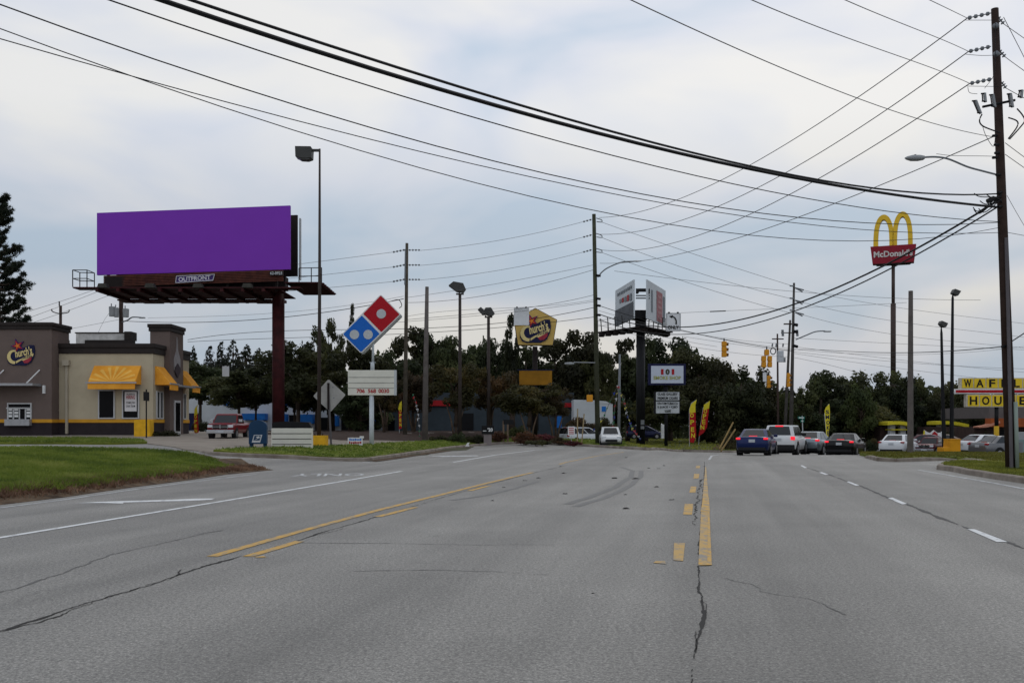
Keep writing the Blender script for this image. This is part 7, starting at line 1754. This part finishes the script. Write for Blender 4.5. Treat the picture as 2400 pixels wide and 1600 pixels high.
def car(kind, label, px, py, Hpx, yaw, mat, flip=False, lit=True, cat="car", dark_low=False, rim=RIM, at=None, group=None, scale=None):
    """near end centred at photo point (px, py) on the ground, Hpx tall in the photo; flip = its nose points at us"""
    S = SPEC[kind]; L, W = S["L"], S["W"]
    g = G(px, py) if at is None else Vector((P(px, py, at).x, at, CAMZ - (py - HY) / F * at))
    t = thing("parked_car" if cat != "car" or not lit else "car", label, cat, g, rad(yaw), group)
    sc = scale or (Hpx * g.y / F) / S["gr"][2]; t.scale = (sc, sc, sc)
    fy = (lambda y: L - y) if flip else (lambda y: y)
    mb = MB(); mb.loft([ring(W / 2 * k, a, b, fy(y)) for y, a, b, k in S["st"]]); part(t, "body", mb, mat, smooth=True)
    if dark_low:
        mb = MB(); mb.box(-W / 2 * .93, W / 2 * .93, *(sorted((fy(-.03), fy(.4)))), .34, .62); part(t, "rear_bumper", mb, TRIM, bevel=.04)
    b0, b1, zb = S["gb"]; r0, r1, zr = S["gr"]; hb, hr = S["hb"] * W / 2, S["hr"] * W / 2
    def gring(f, z, hw0):
        y0 = b0 + (r0 - b0) * f; y1 = b1 + (r1 - b1) * f; c = .16
        return [(-hw0 + c, fy(y0), z), (hw0 - c, fy(y0), z), (hw0, fy(y0 + c), z), (hw0, fy(y1 - c * 1.5), z), (hw0 - c * 1.3, fy(y1), z), (-hw0 + c * 1.3, fy(y1), z), (-hw0, fy(y1 - c * 1.5), z), (-hw0, fy(y0 + c), z)]
    mb = MB(); mb.loft([gring(0, zb - .03, hb), gring(.9, zb + (zr - zb) * .90, hb + (hr - hb) * .88), gring(1.06, zr - .012, hr), gring(1.30, zr, hr * .75)]); part(t, "cabin", mb, mat, smooth=False)
    # glazing on the sloping faces
    f9 = .9; hw9 = hb + (hr - hb) * .88; z9 = zb + (zr - zb) * .9
    rear = [(-hb + .14, fy(b0), zb), (hb - .14, fy(b0), zb), (hw9 - .14, fy(b0 + (r0 - b0) * f9), z9), (-hw9 + .14, fy(b0 + (r0 - b0) * f9), z9)]
    front = [(hb - .18, fy(b1), zb), (-hb + .18, fy(b1), zb), (-hw9 + .18, fy(b1 + (r1 - b1) * f9), z9), (hw9 - .18, fy(b1 + (r1 - b1) * f9), z9)]
    if flip: rear, front = [rear[1], rear[0], rear[3], rear[2]], [front[1], front[0], front[3], front[2]]
    part(t, "rear_window", pane(rear, .03, .97, .10 if kind != "suv" else .14, .98), CGL); part(t, "windscreen", pane(front, .02, .98, .06, .98), CGL)
    for s in (-1, 1):
        q = [(s * hb, fy(b0 + .16), zb), (s * hb, fy(b1 - .24), zb), (s * hw9, fy(b1 + (r1 - b1) * f9 - .24), z9), (s * hw9, fy(b0 + (r0 - b0) * f9 + .16), z9)]
        if (s < 0) != flip: q = [q[1], q[0], q[3], q[2]]
        sp = ((.05, .46), (.50, .93)) if kind == "sedan" else ((.03, .26), (.30, .58), (.62, .95))
        for a, b in sp:
            if (s < 0) != flip: a, b = 1 - b, 1 - a
            part(t, "side_window", pane(q, a, b, .10, .95), CGL)
        ym = fy(b1 - .55); mb = MB(); mb.loft([[(s * (W / 2 * .9 + e), ym + d * .5, zb + .02 + z) for d, z in ((-.09, 0), (.09, 0), (.09, .15), (-.09, .15))] for e in (0, .06, .2, .23)]); part(t, "mirror", mb, mat if kind != "suv" else TRIM, bevel=.02)
        # lamps
        y0 = fy(-.012); y1 = fy(.14); zt = S["st"][2][2]
        ly = sorted((y0, y1)); zA, zB = (zt - .16, zt - .06) if kind == "sedan" else (zt - .26, zt - .06)
        mb = MB(); x0, x1 = (.68, .94) if kind == "sedan" else (.72, .96); xs = sorted((s * W / 2 * x0, s * W / 2 * x1)); mb.box(xs[0], xs[1], ly[0], ly[1], zA, zB); part(t, "tail_lamp", mb, TLON if lit else TL, bevel=.02)
        zf = S["st"][-2][2]; ys = sorted((fy(L - .34), fy(L - .03))); xs = sorted((s * W / 2 * .48, s * W / 2 * .86)); mb = MB(); mb.box(xs[0], xs[1], ys[0], ys[1], zf - .10, zf + .06); part(t, "head_lamp", mb, HL, bevel=.03)
    mb = MB(); y0 = sorted((fy(b0 + (r0 - b0) * .12 - .01), fy(b0 + (r0 - b0) * .12 + .08))) if kind == "sedan" else sorted((fy(r0 - .06), fy(r0 + .05)))
    zq = zb + .08 if kind == "sedan" else zr - .05; mb.box(-.22, .22, y0[0], y0[1], zq - .035, zq + .035); part(t, "brake_lamp", mb, TLON if lit else TL)
    ly = sorted((fy(-.02), fy(.10))); zp = .82 if kind == "sedan" else .92
    mb = MB(); mb.box(-.17, .17, ly[0], ly[1], zp - .09, zp + .07); part(t, "number_plate", mb, PLT)
    mb = MB(); ly = sorted((fy(-.008), fy(.5))); mb.box(-W / 2 * .80, W / 2 * .80, ly[0], ly[1], .27, .46); part(t, "lower_valance", mb, TRIM, bevel=.03)
    mb = MB(); ly = sorted((fy(.35), fy(L - .3))); mb.box(-W / 2 * .86, W / 2 * .86, ly[0], ly[1], .13, .34); part(t, "underbody_shade_box", mb, TRIM)  # black box added below the car to block light and deepen its shadow
    ly = sorted((fy(L - .25), fy(L + .005))); zf = S["st"][-1][1]; mb = MB(); mb.box(-W / 2 * .55, W / 2 * .55, ly[0], ly[1], zf - .08, zf + .16); part(t, "grille", mb, TRIM, bevel=.02)
    wheels(t, W, S["wh"][:2], S["wh"][2], flip, L, rim)
    return t
car("sedan", "dark blue sedan with lit brake lights waiting at the lights, leftmost of the queue", 1762, 1067, 62, -21, paint("blue", (.006, .014, .068)), group="cars waiting at the lights")
car("suv", "white sport utility vehicle with black rear window waiting behind the blue sedan", 1824, 1067, 71, -25, paint("white", (.55, .56, .56), .0), dark_low=True, group="cars waiting at the lights", at=57.5)
car("sedan", "silver grey sedan waiting between the white utility vehicle and the black sedan", 1886, 1067, 56, -30, paint("silver", (.20, .23, .25), .6), group="cars waiting at the lights", at=61)
car("sedan", "glossy black sedan with red tail lights, rightmost of the queue", 1966, 1070, 55, -29, paint("black", (.003, .003, .0035), .0), group="cars waiting at the lights", at=57)
car("sedan", "white sedan with unlit red tail lamps in the lower lot behind the square concrete pole", 2088, 1068, 50, -34, paint("white_lot", (.58, .59, .60), .0), lit=False, at=68, cat="parked car")
car("sedan", "white sedan parked side-on behind the yellow sign pole", 2252, 1070, 48, -68, paint("white_lot", (.58, .59, .60), .0), lit=False, at=66, cat="parked car", scale=1.0)
car("sedan", "grey sedan parked in front of the white sedan by the leaning brown pole", 2290, 1074, 44, -72, paint("grey", (.13, .13, .135), .5), lit=False, at=62, cat="parked car", scale=.96)
car("sedan", "beige sedan roof showing behind the white sedan by the diner", 2290, 1058, 40, 80, paint("beige", (.26, .19, .15), .3), flip=True, lit=False, at=84, cat="parked car", scale=1.0)
car("sedan", "dark maroon car tail beside the stepped orange block", 2262, 1062, 40, 75, paint("maroon", (.07, .012, .016), .3), flip=True, lit=False, at=74, cat="parked car", scale=.95)
car("van", "white minivan parked behind the kerb left of the green pole", 1319, 1042, 36, -56, paint("white_van", (.50, .52, .54), .1), flip=False, lit=False, at=80, cat="parked van", scale=.8)
car("suv", "white sport utility vehicle nosing out right of the green pole", 1433, 1047, 39, -3, paint("white", (.55, .56, .56)), flip=True, lit=False, at=69, cat="parked car", scale=.80)
car("van", "dark navy van parked behind the shop sign", 1556, 1028, 22, 88, paint("navy_van", (.012, .014, .045), .2), flip=True, lit=False, at=98, cat="parked van", scale=.72)
mb = MB(); lo = Lo(1553, 95); mb.tube([(0, 0, 0), (0, 0, lo.z(1012))], lo.m(4), 10); solid("litter_bin", "white barrel in front of the navy van behind the shop sign", "barrel", mb, WHITE, (lo.loc[0], lo.loc[1], CAMZ - (1027 - HY) / F * 95))

def pickup(label, px, py, Hpx, yaw, mat, at=None, chrome=True):
    """pickup truck with its nose at the near end"""
    g = G(px, py) if at is None else Vector((P(px, py, at).x, at, CAMZ - (py - HY) / F * at))
    t = thing("pickup_truck", label, "pickup truck", g, rad(yaw)); H = 1.92; sc = Hpx * g.y / F / H; t.scale = (sc,) * 3
    W, L = 2.0, 5.8
    mb = MB(); mb.loft([ring(W / 2 * k, a, b, y) for y, a, b, k in [(0, .62, 1.02, .90), (.06, .52, 1.12, .96), (.4, .45, 1.18, .99), (1.3, .42, 1.22, 1), (1.6, .42, 1.20, 1), (3.6, .42, 1.20, 1), (3.7, .42, 1.22, 1), (5.5, .48, 1.24, 1), (5.75, .55, 1.22, .98), (5.8, .6, 1.15, .94)]]); part(t, "body", mb, mat, smooth=True)
    mb = MB(); q = lambda y0, y1, h, z: [(-h, y0, z), (h, y0, z), (h, y1, z), (-h, y1, z)]
    mb.loft([q(1.35, 3.62, .93, 1.17), q(2.0, 3.5, .80, 1.82), q(2.12, 3.42, .74, 1.90), q(2.4, 3.2, .6, 1.92)]); part(t, "cab", mb, mat)
    part(t, "windscreen", pane([(-.93, 1.35, 1.17), (.93, 1.35, 1.17), (.80, 2.0, 1.82), (-.80, 2.0, 1.82)], .05, .95, .06, .95), CGL)
    for s in (-1, 1):
        qd = [(s * .93, 1.5, 1.17), (s * .93, 3.55, 1.17), (s * .80, 3.45, 1.82), (s * .80, 2.05, 1.82)]
        if s < 0: qd = [qd[1], qd[0], qd[3], qd[2]]
        for a, b in ((.08, .5), (.54, .95)):
            if s < 0: a, b = 1 - b, 1 - a
            part(t, "side_window", pane(qd, a, b, .08, .92), CGL)
        mb = MB(); mb.loft([[(s * (.95 + e), 1.75 + d, 1.28 + z) for d, z in ((-.07, 0), (.07, 0), (.07, .22), (-.07, .22))] for e in (0, .08, .26, .28)]); part(t, "mirror", mb, CHR if chrome else TRIM, bevel=.02)
        xs = sorted((s * .58, s * .93)); mb = MB(); mb.box(xs[0], xs[1], -.02, .25, .86, 1.06); part(t, "head_lamp", mb, HL, bevel=.03)
    mb = MB(); mb.box(-.58, .58, -.05, .08, .76, 1.07); gr = part(t, "grille", mb, CHR, bevel=.05)
    for a in (-.53, .03):
        for c in (.79, .945): mb = MB(); mb.box(a, a + .50, -.075, -.05, c, c + .12); part(gr, "grille_opening", mb, TRIM, bevel=.015)
    mb = MB(); mb.box(-.98, .98, -.14, .2, .42, .70); part(t, "bumper", mb, CHR if chrome else WHITE, bevel=.04)
    mb = MB(); mb.box(-.3, .3, -.155, -.12, .50, .62); part(t, "number_plate", mb, PLT)
    wheels(t, W, (.95, 4.55), .40, False, L)
pickup("red pickup truck with chrome grille parked facing the road beyond the mailbox", 516, 1029, 61, 2, paint("red", (.12, .003, .006), .0))
pickup("dark red pickup truck with pale grille behind the square concrete pole", 2166, 1066, 42, -40, paint("dark_red", (.075, .008, .014), .3), at=66)
